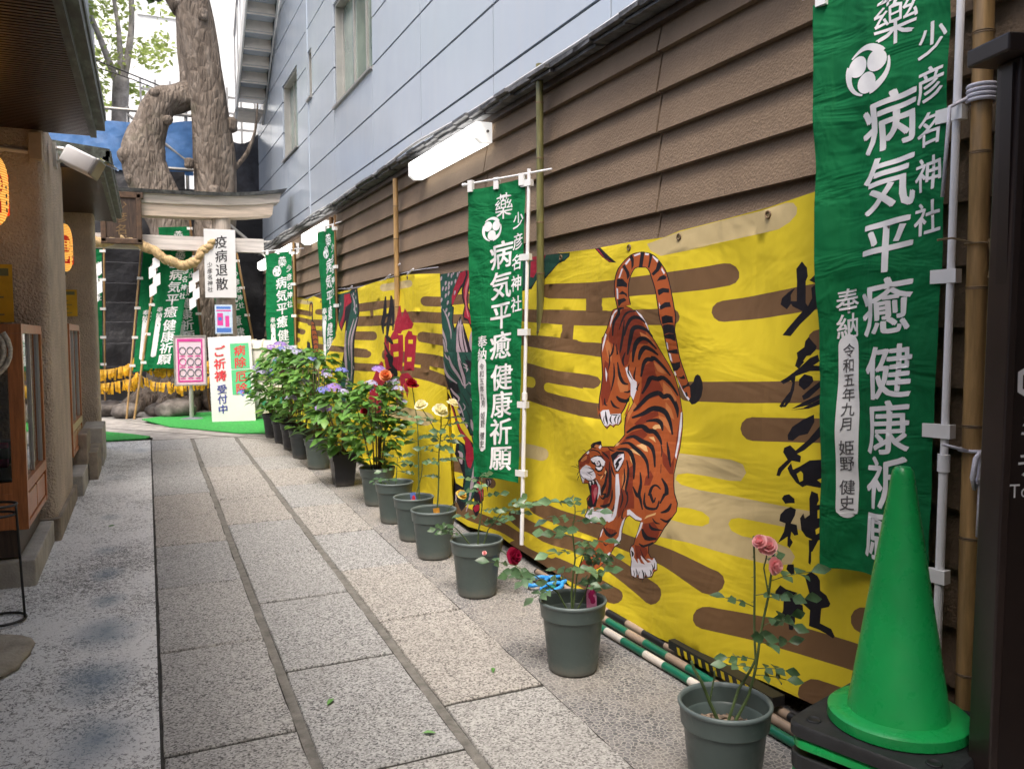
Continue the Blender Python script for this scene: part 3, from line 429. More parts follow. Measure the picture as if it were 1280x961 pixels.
mauve 5573,582 5560,577 5546,571 5539,565 5538,555 5539,540 5536,525 5524,514 5508,506 5497,501 5479,505 5481,512 5483,522 5484,532 5483,545 5482,561 5490,576 5514,585 5542,587 5561,589
mauve 5289,538 5294,524 5301,504 5305,481 5306,456 5305,428 5300,399 5289,372 5275,345 5262,317 5249,282 5237,246 5228,221 5213,224 5216,250 5219,288 5225,323 5234,353 5245,380 5254,407 5260,434 5265,461 5268,485 5271,507 5272,526 5273,539
mauve 5219,514 5232,503 5250,487 5264,468 5273,446 5277,421 5276,396 5266,370 5250,345 5239,327 5226,330 5231,349 5237,375 5240,402 5239,425 5235,449 5230,469 5222,487 5213,503 5207,514
mauve 5665,400 5668,389 5670,372 5664,354 5645,336 5619,319 5589,300 5549,277 5505,254 5475,237 5454,243 5474,263 5502,291 5531,317 5556,337 5581,354 5602,369 5618,382 5632,394 5641,403
black 5014,470 4874,498 4881,459 4939,430 4939,392 4961,420 4989,435
mauve 4967,470 4961,467 4954,463 4950,460 4948,453 4946,443 4945,436 4936,437 4932,444 4926,455 4926,465 4937,471 4952,472 4962,473
mauve 4921,483 4915,480 4907,476 4903,473 4902,471 4901,466 4901,462 4894,462 4890,466 4883,472 4883,479 4893,483 4907,485 4916,486
black 3444,1534 3376,1512 3321,1482 3278,1444 3250,1401 3223,1373 3176,1319 3129,1267 3090,1219 3063,1168 3042,1125 3020,1075 3008,1045 3028,1091 3006,1041 2998,990 2994,913 3001,856 3002,799 2989,754 2971,709 2978,725 2946,684 2944,648 2972,608 3004,567 3027,527 3052,496 3100,467 3099,438 3080,422 3056,429 3034,410 3029,379 3054,363 3069,337 3103,324 3126,322 3147,303 3182,299 3199,303 3221,291 3252,294 3262,326 3253,375 3266,390 3268,415 3252,437 3232,446 3221,474 3201,506 3187,543 3180,560 3222,557 3281,567 3301,557 3323,536 3341,494 3349,441 3380,409 3421,385 3451,349 3502,293 3543,256 3610,222 3682,204 3742,222 3688,284 3644,322 3618,373 3587,424 3574,445 3546,467 3680,448 3751,444 3771,469 3750,498 3745,525 3754,560 3718,589 3711,583 3730,643 3785,635 3801,661 3815,700 3813,750 3761,788 3713,814 3677,834 3681,846 3663,861 3603,878 3590,852 3501,862 3469,888 3435,924 3443,960 3445,1003 3430,1055 3411,1087 3445,1013 3421,1044 3399,1079 3410,1104 3420,1108 3430,1091 3450,1048 3472,1018 3472,1020 3463,982 3482,965 3503,964 3516,951 3539,961 3561,939 3577,948 3598,965 3628,1000 3643,1046 3629,997 3639,1027 3648,1081 3648,1136 3654,1196 3673,1251 3699,1316 3701,1387 3688,1397 3661,1437 3636,1487 3609,1528 3548,1537 3503,1547
orange 3446,1531 3380,1509 3326,1480 3285,1443 3256,1399 3229,1372 3182,1318 3135,1265 3096,1218 3069,1167 3048,1124 3026,1074 3002,1047 3034,1090 3012,1040 3005,990 3000,912 3007,855 3008,798 2995,752 2977,708 2984,723 2952,682 2949,648 2978,609 3010,568 3033,528 3057,497 3106,468 3106,436 3083,418 3060,425 3040,407 3035,379 3060,364 3074,339 3104,328 3129,325 3149,307 3179,303 3198,307 3221,295 3245,297 3255,328 3246,376 3259,392 3261,416 3246,436 3226,445 3214,474 3195,506 3180,543 3175,564 3219,561 3279,571 3306,559 3330,536 3348,494 3356,441 3386,411 3427,387 3458,350 3508,294 3548,258 3612,226 3679,208 3733,224 3681,283 3637,321 3610,373 3580,424 3567,444 3543,471 3679,452 3745,449 3762,470 3741,499 3736,527 3745,560 3713,586 3702,584 3722,647 3780,639 3792,663 3806,702 3805,749 3754,786 3707,812 3669,832 3673,846 3658,858 3605,873 3594,847 3498,858 3463,886 3427,923 3435,961 3437,1003 3423,1054 3419,1088 3453,1013 3414,1042 3392,1079 3403,1106 3426,1111 3437,1092 3458,1050 3479,1019 3479,1019 3470,983 3487,968 3508,967 3517,955 3542,965 3565,943 3570,951 3591,967 3620,1001 3652,1047 3637,997 3630,1027 3640,1082 3640,1137 3645,1197 3664,1252 3690,1316 3693,1386 3680,1395 3653,1436 3628,1485 3603,1525 3545,1533 3502,1543
rust 3509,1528 3429,1525 3338,1485 3297,1433 3291,1396 3264,1378 3285,1359 3351,1359 3429,1315 3447,1262 3480,1247 3500,1261 3539,1328 3580,1352 3629,1367 3646,1407 3614,1447 3573,1476
rust 3342,1251 3287,1271 3249,1286 3239,1222 3188,1152 3215,1123 3309,1099 3351,1049 3409,1030 3358,1086 3343,1153
rust 3375,981 3315,1033 3220,1055 3209,1033 3247,1020 3292,993 3356,973
rust 3385,942 3312,964 3267,940 3296,914 3340,928 3396,903 3446,883 3417,920
rust 3040,977 3033,1030 3028,1065 3013,937 3022,857 3009,798 3034,795 3099,829 3131,888 3082,867 3041,837 3028,874
rust 3358,775 3327,794 3299,728 3280,661 3371,645 3395,684 3349,720
rust 3204,751 3179,791 3144,769 3153,728 3199,720
rust 3652,1277 3611,1258 3600,1199 3561,1131 3579,1071 3613,1049 3636,1097
rust 3402,674 3293,691 3263,659 3246,607 3311,595 3357,558 3405,530 3413,576
rust 3157,556 3083,579 3033,550 3048,503 3109,499 3152,521
rust 3535,458 3413,471 3417,446 3477,423 3546,438
rust 3220,447 3118,456 3107,437 3133,404 3210,385
rust 3685,277 3613,269 3581,252 3654,218 3727,226
lite 3343,1415 3292,1401 3238,1369 3220,1350 3281,1382 3331,1392
lite 3248,1277 3205,1260 3153,1226 3184,1225 3225,1237
lite 3186,1188 3128,1160 3076,1119 3086,1087 3120,1111 3181,1107
lite 3209,1033 3153,1028 3102,993 3075,965 3098,967 3148,993 3196,1002
lite 3165,1099 3114,1072 3077,1026 3108,1032 3158,1059
lite 3664,1347 3650,1377 3618,1357 3592,1313 3593,1268 3625,1287
lite 3527,1202 3475,1165 3438,1157 3442,1128 3496,1125 3520,1163
lite 3426,1029 3391,1084 3371,1066 3407,1021 3426,976
lite 3403,731 3382,762 3349,720 3358,671 3389,676
cream 3244,977 3226,990 3187,994 3175,977 3204,976 3226,965
cream 3257,930 3218,936 3194,914 3223,922
cream 3333,884 3293,897 3259,890 3235,866 3263,867 3298,877
cream 3381,862 3339,867 3269,848 3255,838 3301,844 3353,851
cream 3367,831 3349,828 3327,794 3351,809
cream 3492,863 3481,879 3460,884 3471,868
white 3618,1496 3585,1523 3554,1527 3592,1506 3625,1452 3632,1437 3631,1462
white 3689,1352 3670,1412 3659,1402 3671,1362 3683,1316
white 3385,1519 3331,1494 3283,1451 3261,1410 3291,1447 3338,1485
white 3470,1242 3454,1250 3432,1225 3405,1192 3377,1179 3376,1146 3397,1093 3418,1115 3423,1168 3451,1205
white 3031,1061 3021,1066 3009,1006 3009,928 3011,863 3024,874 3024,944
white 3638,1242 3612,1208 3609,1168 3624,1198
black 3497,1535 3512,1536 3533,1537 3554,1534 3563,1525 3562,1516 3565,1509 3578,1498 3597,1482 3611,1464 3613,1440 3610,1415 3607,1397 3596,1397 3595,1414 3592,1438 3585,1459 3571,1474 3551,1487 3535,1500 3532,1513 3534,1521 3536,1523 3527,1526 3509,1528 3495,1529
black 3384,1514 3403,1516 3430,1518 3457,1516 3478,1510 3495,1500 3510,1487 3524,1467 3536,1443 3545,1427 3538,1425 3526,1441 3510,1463 3493,1481 3479,1493 3464,1501 3449,1507 3428,1510 3402,1510 3384,1510
black 3293,1458 3303,1466 3320,1477 3341,1487 3367,1492 3395,1494 3422,1490 3444,1481 3460,1468 3473,1453 3482,1434 3489,1412 3493,1398 3481,1396 3473,1410 3461,1429 3448,1446 3434,1458 3419,1468 3405,1474 3388,1476 3368,1476 3350,1474 3332,1469 3313,1461 3300,1454
black 3495,1474 3498,1458 3504,1435 3509,1412 3515,1390 3521,1368 3526,1349 3527,1334 3527,1322 3527,1314 3519,1313 3515,1321 3510,1332 3504,1347 3498,1366 3492,1388 3488,1410 3486,1434 3487,1457 3487,1474
black 3237,1393 3246,1403 3261,1417 3280,1429 3304,1438 3330,1445 3356,1448 3379,1449 3402,1445 3421,1437 3433,1424 3438,1409 3443,1395 3448,1379 3453,1362 3456,1346 3459,1330 3460,1316 3461,1306 3447,1305 3443,1314 3436,1328 3429,1342 3422,1357 3414,1373 3407,1389 3401,1403 3395,1415 3389,1422 3381,1426 3370,1428 3355,1429 3336,1427 3314,1423 3294,1418 3276,1410 3259,1398 3247,1390
black 3213,1339 3228,1351 3250,1369 3272,1383 3293,1392 3315,1395 3337,1395 3358,1390 3378,1381 3394,1369 3404,1355 3410,1339 3415,1322 3416,1304 3416,1286 3416,1273 3403,1272 3399,1285 3393,1302 3386,1319 3378,1333 3370,1347 3361,1357 3349,1365 3336,1371 3324,1375 3314,1376 3303,1375 3288,1372 3266,1361 3240,1346 3222,1335
black 3205,1312 3216,1319 3232,1330 3249,1339 3266,1346 3287,1352 3314,1353 3335,1345 3349,1333 3359,1321 3364,1307 3366,1294 3366,1284 3353,1283 3348,1291 3339,1303 3330,1313 3319,1322 3307,1330 3300,1333 3295,1332 3281,1329 3264,1325 3246,1319 3227,1312 3213,1307
black 3121,1220 3134,1232 3153,1249 3173,1265 3194,1279 3215,1293 3235,1303 3260,1305 3270,1298 3268,1298 3272,1298 3288,1299 3307,1295 3321,1287 3331,1277 3339,1263 3345,1244 3350,1221 3353,1205 3341,1204 3334,1219 3325,1241 3315,1259 3306,1269 3296,1276 3289,1279 3284,1279 3273,1278 3255,1279 3241,1286 3243,1287 3250,1288 3235,1281 3213,1269 3191,1256 3168,1242 3146,1227 3130,1216
black 3059,1135 3073,1148 3093,1166 3114,1183 3133,1196 3154,1208 3176,1216 3201,1217 3219,1213 3229,1211 3241,1212 3261,1215 3286,1211 3302,1199 3309,1185 3316,1172 3326,1156 3337,1139 3345,1126 3332,1123 3321,1135 3306,1151 3291,1166 3281,1179 3272,1190 3266,1194 3262,1193 3248,1191 3226,1189 3205,1193 3194,1197 3186,1197 3172,1193 3153,1184 3132,1173 3109,1159 3085,1142 3069,1131
black 3048,1047 3055,1060 3065,1078 3077,1095 3092,1111 3110,1126 3131,1137 3158,1138 3176,1133 3180,1132 3184,1134 3199,1143 3226,1147 3255,1142 3282,1133 3307,1121 3327,1106 3344,1091 3358,1077 3372,1064 3385,1052 3395,1044 3383,1039 3371,1046 3354,1057 3336,1069 3318,1082 3301,1096 3283,1107 3262,1115 3239,1122 3225,1125 3221,1124 3209,1117 3187,1110 3162,1113 3149,1118 3145,1119 3132,1113 3114,1101 3097,1088 3083,1073 3069,1056 3060,1044
black 3086,1109 3083,1099 3079,1086 3075,1074 3069,1061 3062,1047 3057,1037 3049,1038 3048,1048 3048,1063 3050,1078 3059,1091 3070,1103 3078,1110
black 3068,962 3076,977 3087,999 3100,1018 3113,1034 3127,1048 3143,1059 3162,1068 3182,1073 3201,1075 3222,1076 3245,1076 3270,1071 3293,1062 3313,1050 3332,1040 3356,1029 3382,1019 3400,1011 3392,1004 3372,1009 3343,1017 3315,1025 3291,1035 3270,1045 3254,1050 3240,1051 3226,1051 3210,1050 3196,1048 3183,1046 3170,1042 3156,1034 3141,1023 3126,1010 3109,992 3092,973 3081,959
black 3154,971 3156,980 3159,993 3167,1005 3181,1013 3198,1019 3221,1020 3248,1016 3276,1009 3295,1003 3292,997 3271,999 3243,1002 3222,1002 3211,1000 3202,997 3193,993 3183,986 3172,976 3165,968
black 3137,911 3142,917 3149,927 3160,938 3174,948 3193,959 3213,968 3237,971 3254,969 3263,969 3272,973 3287,980 3310,985 3336,983 3359,977 3379,968 3398,957 3414,945 3424,936 3414,932 3400,939 3382,949 3364,956 3346,961 3329,964 3318,965 3310,962 3297,955 3277,948 3254,947 3239,949 3229,949 3214,944 3196,936 3179,927 3166,920 3155,912 3148,906
black 3145,810 3153,828 3166,854 3180,875 3193,889 3208,899 3227,907 3250,912 3275,915 3296,918 3316,923 3338,928 3364,931 3389,925 3409,917 3422,910 3416,905 3401,909 3382,914 3366,915 3352,912 3333,906 3311,899 3286,895 3263,893 3245,889 3230,884 3217,878 3203,867 3185,848 3168,824 3155,807
black 3172,757 3180,773 3191,796 3205,817 3221,832 3239,844 3259,854 3283,864 3308,872 3331,879 3350,886 3369,892 3392,895 3418,892 3440,885 3456,880 3452,875 3436,878 3414,882 3396,883 3383,879 3367,872 3348,864 3325,857 3300,849 3278,841 3258,832 3240,822 3224,810 3207,791 3192,770 3181,754
black 3290,734 3293,752 3298,778 3307,803 3321,823 3339,842 3358,856 3380,864 3403,866 3424,864 3448,860 3471,853 3486,848 3483,842 3466,845 3444,848 3424,849 3408,849 3395,847 3382,842 3365,831 3347,814 3331,796 3319,774 3308,749 3301,732
black 3121,858 3121,866 3122,877 3126,889 3136,901 3149,912 3158,921 3161,919 3154,911 3144,898 3136,886 3131,875 3127,865 3125,857
black 3035,826 3042,840 3051,860 3062,880 3076,898 3092,915 3103,927 3110,925 3104,912 3094,893 3083,874 3069,855 3053,836 3042,823
black 3095,790 3099,803 3104,816 3108,828 3113,827 3108,815 3104,802 3099,789
black 3069,725 3078,729 3091,736 3106,739 3121,738 3135,732 3146,722 3151,709 3153,693 3154,683 3131,684 3131,686 3143,685 3134,677 3121,664 3107,655 3093,664 3092,676 3092,684 3099,683 3102,675 3105,665 3100,664 3105,671 3117,684 3127,695 3148,692 3153,685 3131,686 3131,695 3129,710 3126,720 3122,725 3116,729 3109,730 3098,729 3084,724 3074,721
black 3086,768 3075,759 3061,748 3051,737 3046,726 3043,714 3042,707 3025,715 3032,717 3049,708 3054,694 3059,676 3063,664 3054,663 3047,676 3037,693 3029,705 3035,701 3034,699 3014,710 3016,720 3021,733 3030,745 3046,756 3065,765 3079,772
black 3182,691 3183,680 3183,664 3181,650 3176,639 3166,630 3150,624 3125,623 3096,627 3072,635 3063,650 3063,665 3064,675 3071,675 3073,664 3076,650 3083,641 3098,638 3122,636 3141,636 3150,639 3157,646 3164,654 3169,667 3173,682 3175,692
black 2991,676 2997,667 3005,655 3013,647 3021,641 3035,634 3046,629 3044,624 3031,626 3012,631 2994,640 2986,653 2983,667 2983,676
black 2973,620 2981,613 2991,605 2998,602 3009,601 3026,602 3040,603 3043,599 3031,596 3014,591 2994,591 2980,601 2972,611 2968,618
black 3095,592 3090,587 3082,580 3071,574 3058,574 3046,576 3038,578 3038,581 3046,581 3056,581 3064,582 3073,585 3083,590 3091,594
black 3115,563 3112,557 3106,548 3090,541 3065,543 3038,549 3019,553 3019,557 3038,556 3063,555 3081,555 3091,557 3101,562 3108,566
black 3167,530 3163,518 3155,501 3134,488 3100,491 3069,501 3049,508 3050,515 3071,513 3099,510 3115,511 3127,516 3143,526 3155,535
black 3184,460 3176,456 3162,451 3140,452 3113,464 3086,479 3068,490 3071,493 3092,484 3121,471 3143,463 3156,462 3169,463 3180,464
black 3389,808 3382,797 3372,780 3365,764 3362,749 3361,734 3360,719 3360,702 3361,686 3358,671 3347,660 3333,652 3323,648 3317,651 3325,657 3335,665 3341,675 3341,688 3339,704 3338,721 3339,737 3342,752 3348,768 3359,784 3372,800 3382,810
black 3261,770 3254,757 3245,740 3239,722 3238,706 3239,688 3238,672 3231,662 3223,657 3215,652 3203,639 3189,625 3179,614 3170,617 3177,629 3186,645 3195,659 3202,667 3208,672 3211,678 3213,691 3213,709 3217,727 3228,744 3242,761 3252,772
black 3294,699 3287,692 3277,682 3267,674 3257,667 3247,661 3233,658 3219,665 3217,671 3217,675 3224,676 3228,673 3233,669 3228,671 3230,673 3239,678 3249,683 3262,690 3277,697 3287,703
black 3399,769 3394,755 3386,734 3383,715 3385,697 3391,679 3395,666 3389,666 3381,679 3371,697 3366,717 3372,737 3384,757 3393,770
black 3395,665 3389,654 3381,640 3377,626 3380,610 3385,593 3390,581 3384,581 3375,593 3364,611 3359,628 3366,644 3379,658 3389,667
black 3335,670 3331,659 3327,644 3325,630 3328,616 3334,601 3339,590 3333,590 3325,601 3315,616 3309,632 3313,648 3322,662 3329,672
black 3347,589 3354,575 3363,557 3367,542 3358,536 3346,538 3341,541 3341,544 3347,544 3350,544 3350,545 3349,557 3345,576 3342,589
black 3563,448 3558,441 3550,432 3537,424 3518,419 3494,418 3466,422 3439,435 3415,450 3399,461 3406,465 3425,457 3452,445 3473,438 3485,437 3500,439 3515,441 3528,444 3542,449 3552,453
black 3665,317 3665,309 3664,299 3657,290 3641,287 3625,288 3614,289 3611,294 3619,295 3631,298 3638,301 3645,306 3652,313 3658,319
black 3547,380 3544,377 3537,372 3526,370 3511,374 3498,381 3489,386 3491,387 3501,384 3515,379 3524,377 3530,378 3538,380 3544,382
black 3698,272 3686,264 3668,252 3646,245 3619,248 3597,256 3582,262 3583,266 3598,263 3618,260 3634,259 3652,263 3675,271 3691,276
black 3556,331 3547,333 3537,336 3528,338 3529,339 3538,337 3547,335 3556,333
black 3557,1338 3555,1326 3552,1309 3536,1304 3541,1318 3552,1341 3559,1358 3565,1357 3561,1340 3555,1317 3552,1303 3539,1310 3546,1326 3551,1338
black 3590,1363 3593,1350 3598,1333 3603,1319 3607,1309 3612,1300 3615,1293 3609,1292 3601,1297 3590,1305 3582,1316 3580,1332 3582,1350 3583,1362
black 3477,1320 3486,1310 3498,1295 3504,1281 3500,1268 3491,1258 3484,1251 3478,1252 3480,1260 3484,1270 3485,1280 3481,1293 3475,1308 3471,1319
black 3543,1269 3537,1250 3530,1223 3520,1200 3510,1185 3498,1173 3484,1165 3465,1161 3449,1163 3440,1164 3440,1169 3450,1170 3461,1172 3468,1175 3476,1181 3486,1191 3497,1204 3510,1226 3524,1251 3533,1270
black 3524,1102 3519,1096 3511,1087 3497,1079 3478,1075 3457,1074 3437,1077 3425,1086 3424,1094 3423,1099 3435,1101 3440,1097 3447,1093 3451,1093 3457,1093 3470,1094 3481,1095 3492,1097 3505,1102 3514,1106
black 3469,1125 3458,1124 3444,1123 3430,1125 3422,1130 3423,1135 3424,1139 3430,1139 3432,1136 3436,1134 3438,1133 3445,1131 3459,1130 3469,1128
black 3560,1081 3556,1073 3548,1061 3537,1051 3518,1046 3500,1045 3488,1044 3486,1047 3497,1050 3511,1054 3522,1059 3533,1066 3545,1076 3554,1083
black 3572,1264 3569,1247 3565,1224 3562,1200 3563,1174 3566,1146 3567,1126 3562,1126 3556,1146 3549,1173 3546,1200 3551,1225 3560,1248 3567,1264
black 3608,1089 3607,1080 3606,1068 3603,1058 3593,1053 3583,1052 3576,1052 3575,1055 3580,1057 3585,1059 3589,1062 3594,1070 3599,1081 3603,1089
black 3387,1250 3393,1238 3401,1222 3406,1207 3404,1197 3398,1191 3394,1188 3389,1189 3390,1193 3391,1199 3391,1206 3388,1220 3385,1237 3382,1250
black 3440,1263 3445,1253 3451,1238 3451,1223 3439,1209 3422,1196 3410,1187 3407,1188 3417,1198 3430,1211 3439,1225 3441,1238 3438,1252 3436,1262
black 3361,1176 3368,1168 3377,1156 3382,1147 3378,1141 3371,1140 3367,1141 3366,1143 3369,1144 3370,1145 3370,1146 3367,1154 3361,1166 3357,1175
black 3629,1327 3625,1311 3619,1288 3614,1268 3613,1252 3612,1238 3612,1228 3608,1228 3605,1237 3601,1251 3601,1268 3608,1289 3618,1311 3625,1327
black 3658,1412 3656,1401 3654,1389 3652,1377 3648,1377 3650,1389 3652,1401 3654,1412
black 3430,1545 3435,1554 3442,1568 3449,1582 3455,1593 3457,1602 3460,1610 3461,1617 3462,1626 3463,1634 3463,1643 3463,1650 3461,1658 3459,1666 3457,1673 3454,1680 3450,1686 3445,1694 3439,1702 3432,1710 3425,1715 3420,1717 3413,1718 3405,1719 3397,1719 3393,1719 3390,1718 3384,1718 3374,1717 3362,1716 3353,1715 3348,1715 3346,1715 3342,1714 3334,1711 3325,1706 3316,1699 3308,1692 3301,1684 3294,1674 3287,1665 3279,1655 3271,1645 3263,1634 3255,1623 3248,1613 3242,1602 3236,1592 3230,1580 3224,1567 3218,1554 3212,1540 3207,1527 3202,1514 3199,1501 3195,1488 3190,1475 3183,1461 3175,1447 3168,1434 3162,1422 3160,1414 3159,1408 3158,1403 3156,1394 3153,1383 3150,1369 3146,1354 3142,1341 3139,1329 3136,1318 3133,1306 3128,1294 3123,1282 3117,1271 3111,1260 3103,1248 3095,1235 3086,1221 3076,1207 3066,1194 3057,1182 3047,1171 3036,1160 3025,1149 3012,1139 2999,1131 2988,1124 2981,1119 2925,1151 2932,1156 2942,1162 2951,1169 2960,1176 2968,1184 2976,1193 2985,1203 2993,1214 3001,1226 3010,1238 3018,1251 3026,1263 3032,1274 3037,1284 3042,1294 3046,1303 3050,1313 3052,1322 3055,1333 3058,1345 3061,1358 3064,1372 3068,1385 3070,1397 3072,1404 3074,1409 3075,1415 3076,1423 3075,1434 3073,1447 3071,1462 3071,1477 3074,1490 3078,1504 3084,1518 3089,1532 3094,1546 3100,1561 3107,1575 3113,1588 3119,1601 3126,1613 3133,1625 3140,1638 3148,1650 3157,1662 3167,1675 3177,1687 3189,1698 3203,1709 3217,1720 3231,1731 3245,1741 3259,1752 3276,1762 3298,1772 3323,1781 3346,1786 3365,1789 3380,1791 3394,1793 3412,1794 3431,1794 3450,1793 3467,1790 3485,1786 3504,1779 3522,1771 3540,1762 3556,1752 3571,1741 3584,1730 3593,1717 3599,1705 3603,1693 3605,1682 3607,1670 3608,1658 3607,1647 3606,1636 3605,1625 3603,1614 3600,1603 3595,1590 3588,1574 3580,1558 3572,1544 3566,1534
orange 3438,1544 3443,1554 3450,1567 3458,1581 3463,1593 3466,1602 3468,1610 3469,1618 3470,1626 3471,1635 3472,1644 3471,1652 3470,1659 3468,1668 3465,1675 3462,1682 3458,1689 3453,1697 3446,1705 3439,1713 3432,1719 3425,1721 3418,1722 3409,1723 3401,1723 3395,1723 3391,1723 3385,1722 3375,1721 3363,1720 3353,1719 3346,1719 3343,1718 3338,1717 3329,1713 3319,1708 3310,1702 3302,1694 3294,1685 3287,1676 3280,1666 3272,1656 3264,1646 3256,1635 3248,1624 3241,1614 3235,1603 3229,1592 3223,1580 3217,1568 3211,1554 3205,1541 3199,1527 3195,1514 3191,1501 3187,1488 3182,1475 3176,1461 3168,1447 3161,1434 3155,1422 3152,1414 3151,1409 3151,1403 3149,1395 3146,1383 3142,1369 3139,1354 3135,1341 3132,1329 3129,1318 3126,1307 3121,1295 3116,1283 3110,1272 3104,1261 3097,1249 3088,1236 3079,1223 3070,1209 3060,1196 3050,1184 3040,1173 3030,1162 3019,1152 3007,1142 2994,1133 2983,1127 2976,1122 2930,1149 2937,1153 2946,1160 2957,1167 2966,1174 2974,1182 2982,1191 2991,1202 2999,1213 3008,1224 3016,1237 3025,1250 3032,1262 3038,1273 3044,1283 3049,1293 3053,1302 3056,1312 3059,1322 3062,1333 3065,1344 3068,1357 3071,1372 3075,1385 3077,1397 3079,1404 3081,1409 3082,1415 3083,1422 3082,1434 3080,1447 3078,1462 3078,1476 3081,1490 3085,1504 3091,1518 3096,1532 3101,1546 3107,1560 3113,1574 3120,1588 3126,1601 3133,1613 3140,1625 3147,1637 3155,1649 3164,1661 3173,1673 3184,1685 3196,1697 3209,1708 3223,1718 3237,1729 3250,1739 3264,1749 3281,1759 3301,1769 3324,1777 3346,1782 3365,1785 3379,1787 3394,1789 3410,1790 3429,1790 3447,1788 3463,1785 3480,1781 3498,1775 3516,1768 3533,1759 3549,1749 3563,1738 3576,1727 3584,1715 3590,1703 3594,1692 3596,1680 3598,1669 3599,1657 3598,1646 3597,1635 3596,1625 3594,1614 3591,1603 3586,1590 3579,1575 3571,1559 3563,1544 3558,1535
white 3583,1634 3566,1628 3558,1578 3572,1579
white 3571,1682 3550,1725 3537,1724 3557,1681
white 3527,1747 3487,1771 3477,1765 3508,1741
white 3454,1784 3404,1790 3402,1782 3444,1776
white 3365,1786 3332,1780 3334,1771 3364,1776
white 3301,1768 3250,1743 3256,1732 3296,1759
white 3216,1706 3185,1679 3192,1673 3217,1695
white 3200,1549 3185,1531 3183,1517 3193,1522
white 3158,1440 3148,1440 3142,1407 3151,1407
white 3142,1369 3132,1365 3128,1336 3135,1336
white 3130,1322 3114,1316 3105,1281 3121,1289
white 3098,1237 3088,1241 3078,1224 3088,1219
white 3076,1215 3032,1165 2993,1141 2962,1126 2971,1117 3014,1142 3057,1186
black 3566,1574 3500,1581 3475,1568 3523,1557 3551,1539 3558,1554
black 3561,1601 3523,1616 3476,1599 3469,1582 3502,1598
black 3584,1678 3533,1676 3480,1647 3481,1630 3527,1638 3582,1638
black 3548,1737 3527,1745 3476,1705 3464,1685 3483,1667 3502,1702
black 3487,1775 3467,1786 3447,1765 3441,1731 3455,1713 3466,1752
black 3400,1795 3371,1792 3369,1753 3367,1716 3397,1720 3398,1756
black 3328,1782 3302,1773 3305,1739 3312,1709 3325,1715 3323,1749
black 3255,1728 3241,1740 3218,1716 3234,1692 3270,1672 3288,1682 3259,1703
black 3238,1644 3222,1664 3192,1671 3167,1660 3173,1649 3212,1649
black 3222,1605 3183,1612 3136,1605 3133,1587 3172,1591 3204,1579 3213,1586
black 3193,1529 3157,1546 3120,1546 3109,1524 3146,1523 3183,1513
black 3174,1481 3141,1489 3095,1481 3090,1453 3121,1455 3165,1447
black 3154,1402 3121,1409 3079,1404 3085,1444 3127,1449 3161,1445
black 3150,1400 3121,1407 3079,1404 3074,1371 3109,1382 3147,1385
black 3137,1329 3102,1334 3066,1339 3059,1317 3092,1318 3134,1322
black 3116,1276 3086,1277 3047,1284 3047,1260 3073,1244 3103,1241
black 3073,1216 3040,1217 3020,1227 3006,1210 3039,1208
black 3034,1178 2999,1184 2986,1196 2967,1182 2998,1176 3025,1163
black 3008,1149 2991,1155 2978,1138 2991,1133
black 2967,1182 2941,1199 2934,1215 2925,1228 2908,1234 2886,1228 2864,1204 2855,1179 2862,1145 2885,1121 2911,1109 2941,1104 2971,1117 2956,1135
white 3622,1018 3605,1030 3563,1035 3550,1014 3478,1022 3472,996 3483,971 3506,971 3523,960 3542,968 3563,951 3583,957 3607,984
black 3588,1026 3587,1016 3585,1003 3582,991 3576,980 3568,970 3563,963 3558,964 3560,972 3563,982 3567,993 3573,1005 3578,1017 3583,1026
black 3592,1001 3593,995 3595,988 3595,980 3591,973 3585,966 3580,962 3578,962 3581,967 3585,974 3588,981 3589,988 3589,995 3589,1001
black 3542,1010 3545,1003 3550,994 3551,984 3545,976 3536,970 3530,966 3527,967 3531,972 3536,979 3540,985 3540,994 3539,1003 3538,1010
black 3506,1013 3510,1008 3516,1000 3520,992 3517,985 3512,978 3508,973 3505,974 3506,979 3508,986 3509,993 3507,999 3504,1007 3502,1013
black 3483,1015 3487,1010 3493,1002 3496,994 3495,986 3492,978 3490,973 3487,973 3487,979 3488,987 3487,994 3485,1002 3482,1009 3480,1014
black 3551,1013 3544,1012 3534,1010 3522,1009 3509,1011 3495,1014 3486,1016 3487,1017 3497,1016 3510,1015 3522,1014 3532,1014 3542,1014 3550,1015
black 3567,963 3565,954 3564,945 3562,936 3559,937 3560,946 3562,955 3563,963
black 3524,970 3523,963 3521,957 3520,950 3518,951 3519,957 3520,963 3521,970
black 3495,979 3494,975 3492,970 3491,965 3488,966 3490,970 3491,975 3493,980
white 3260,412 3250,430 3234,430 3222,410 3227,386 3209,376 3191,367 3194,389 3183,392 3164,376 3129,378 3160,397 3166,412 3140,402 3107,392 3078,403 3118,407 3095,413 3072,411 3059,426 3037,409 3037,379 3059,377 3073,343 3105,328 3123,339 3142,311 3181,304 3195,316 3212,298 3246,298 3255,328 3248,362
black 3255,410 3252,407 3249,402 3248,399 3247,396 3247,391 3247,386 3240,386 3236,390 3229,397 3227,404 3234,410 3243,412 3249,414
black 3213,338 3210,333 3207,325 3205,318 3205,313 3206,308 3207,304 3203,304 3200,308 3196,314 3194,321 3198,328 3204,335 3209,340
black 3235,324 3232,319 3230,313 3228,307 3228,303 3229,299 3230,296 3227,296 3225,299 3221,304 3220,309 3223,315 3228,321 3232,325
black 3179,334 3182,328 3187,320 3190,313 3189,308 3185,306 3182,305 3180,306 3181,308 3182,311 3182,314 3181,320 3178,328 3176,334
black 3133,345 3131,340 3127,334 3126,329 3126,325 3127,321 3128,318 3126,317 3123,321 3118,326 3117,331 3120,337 3126,343 3130,346
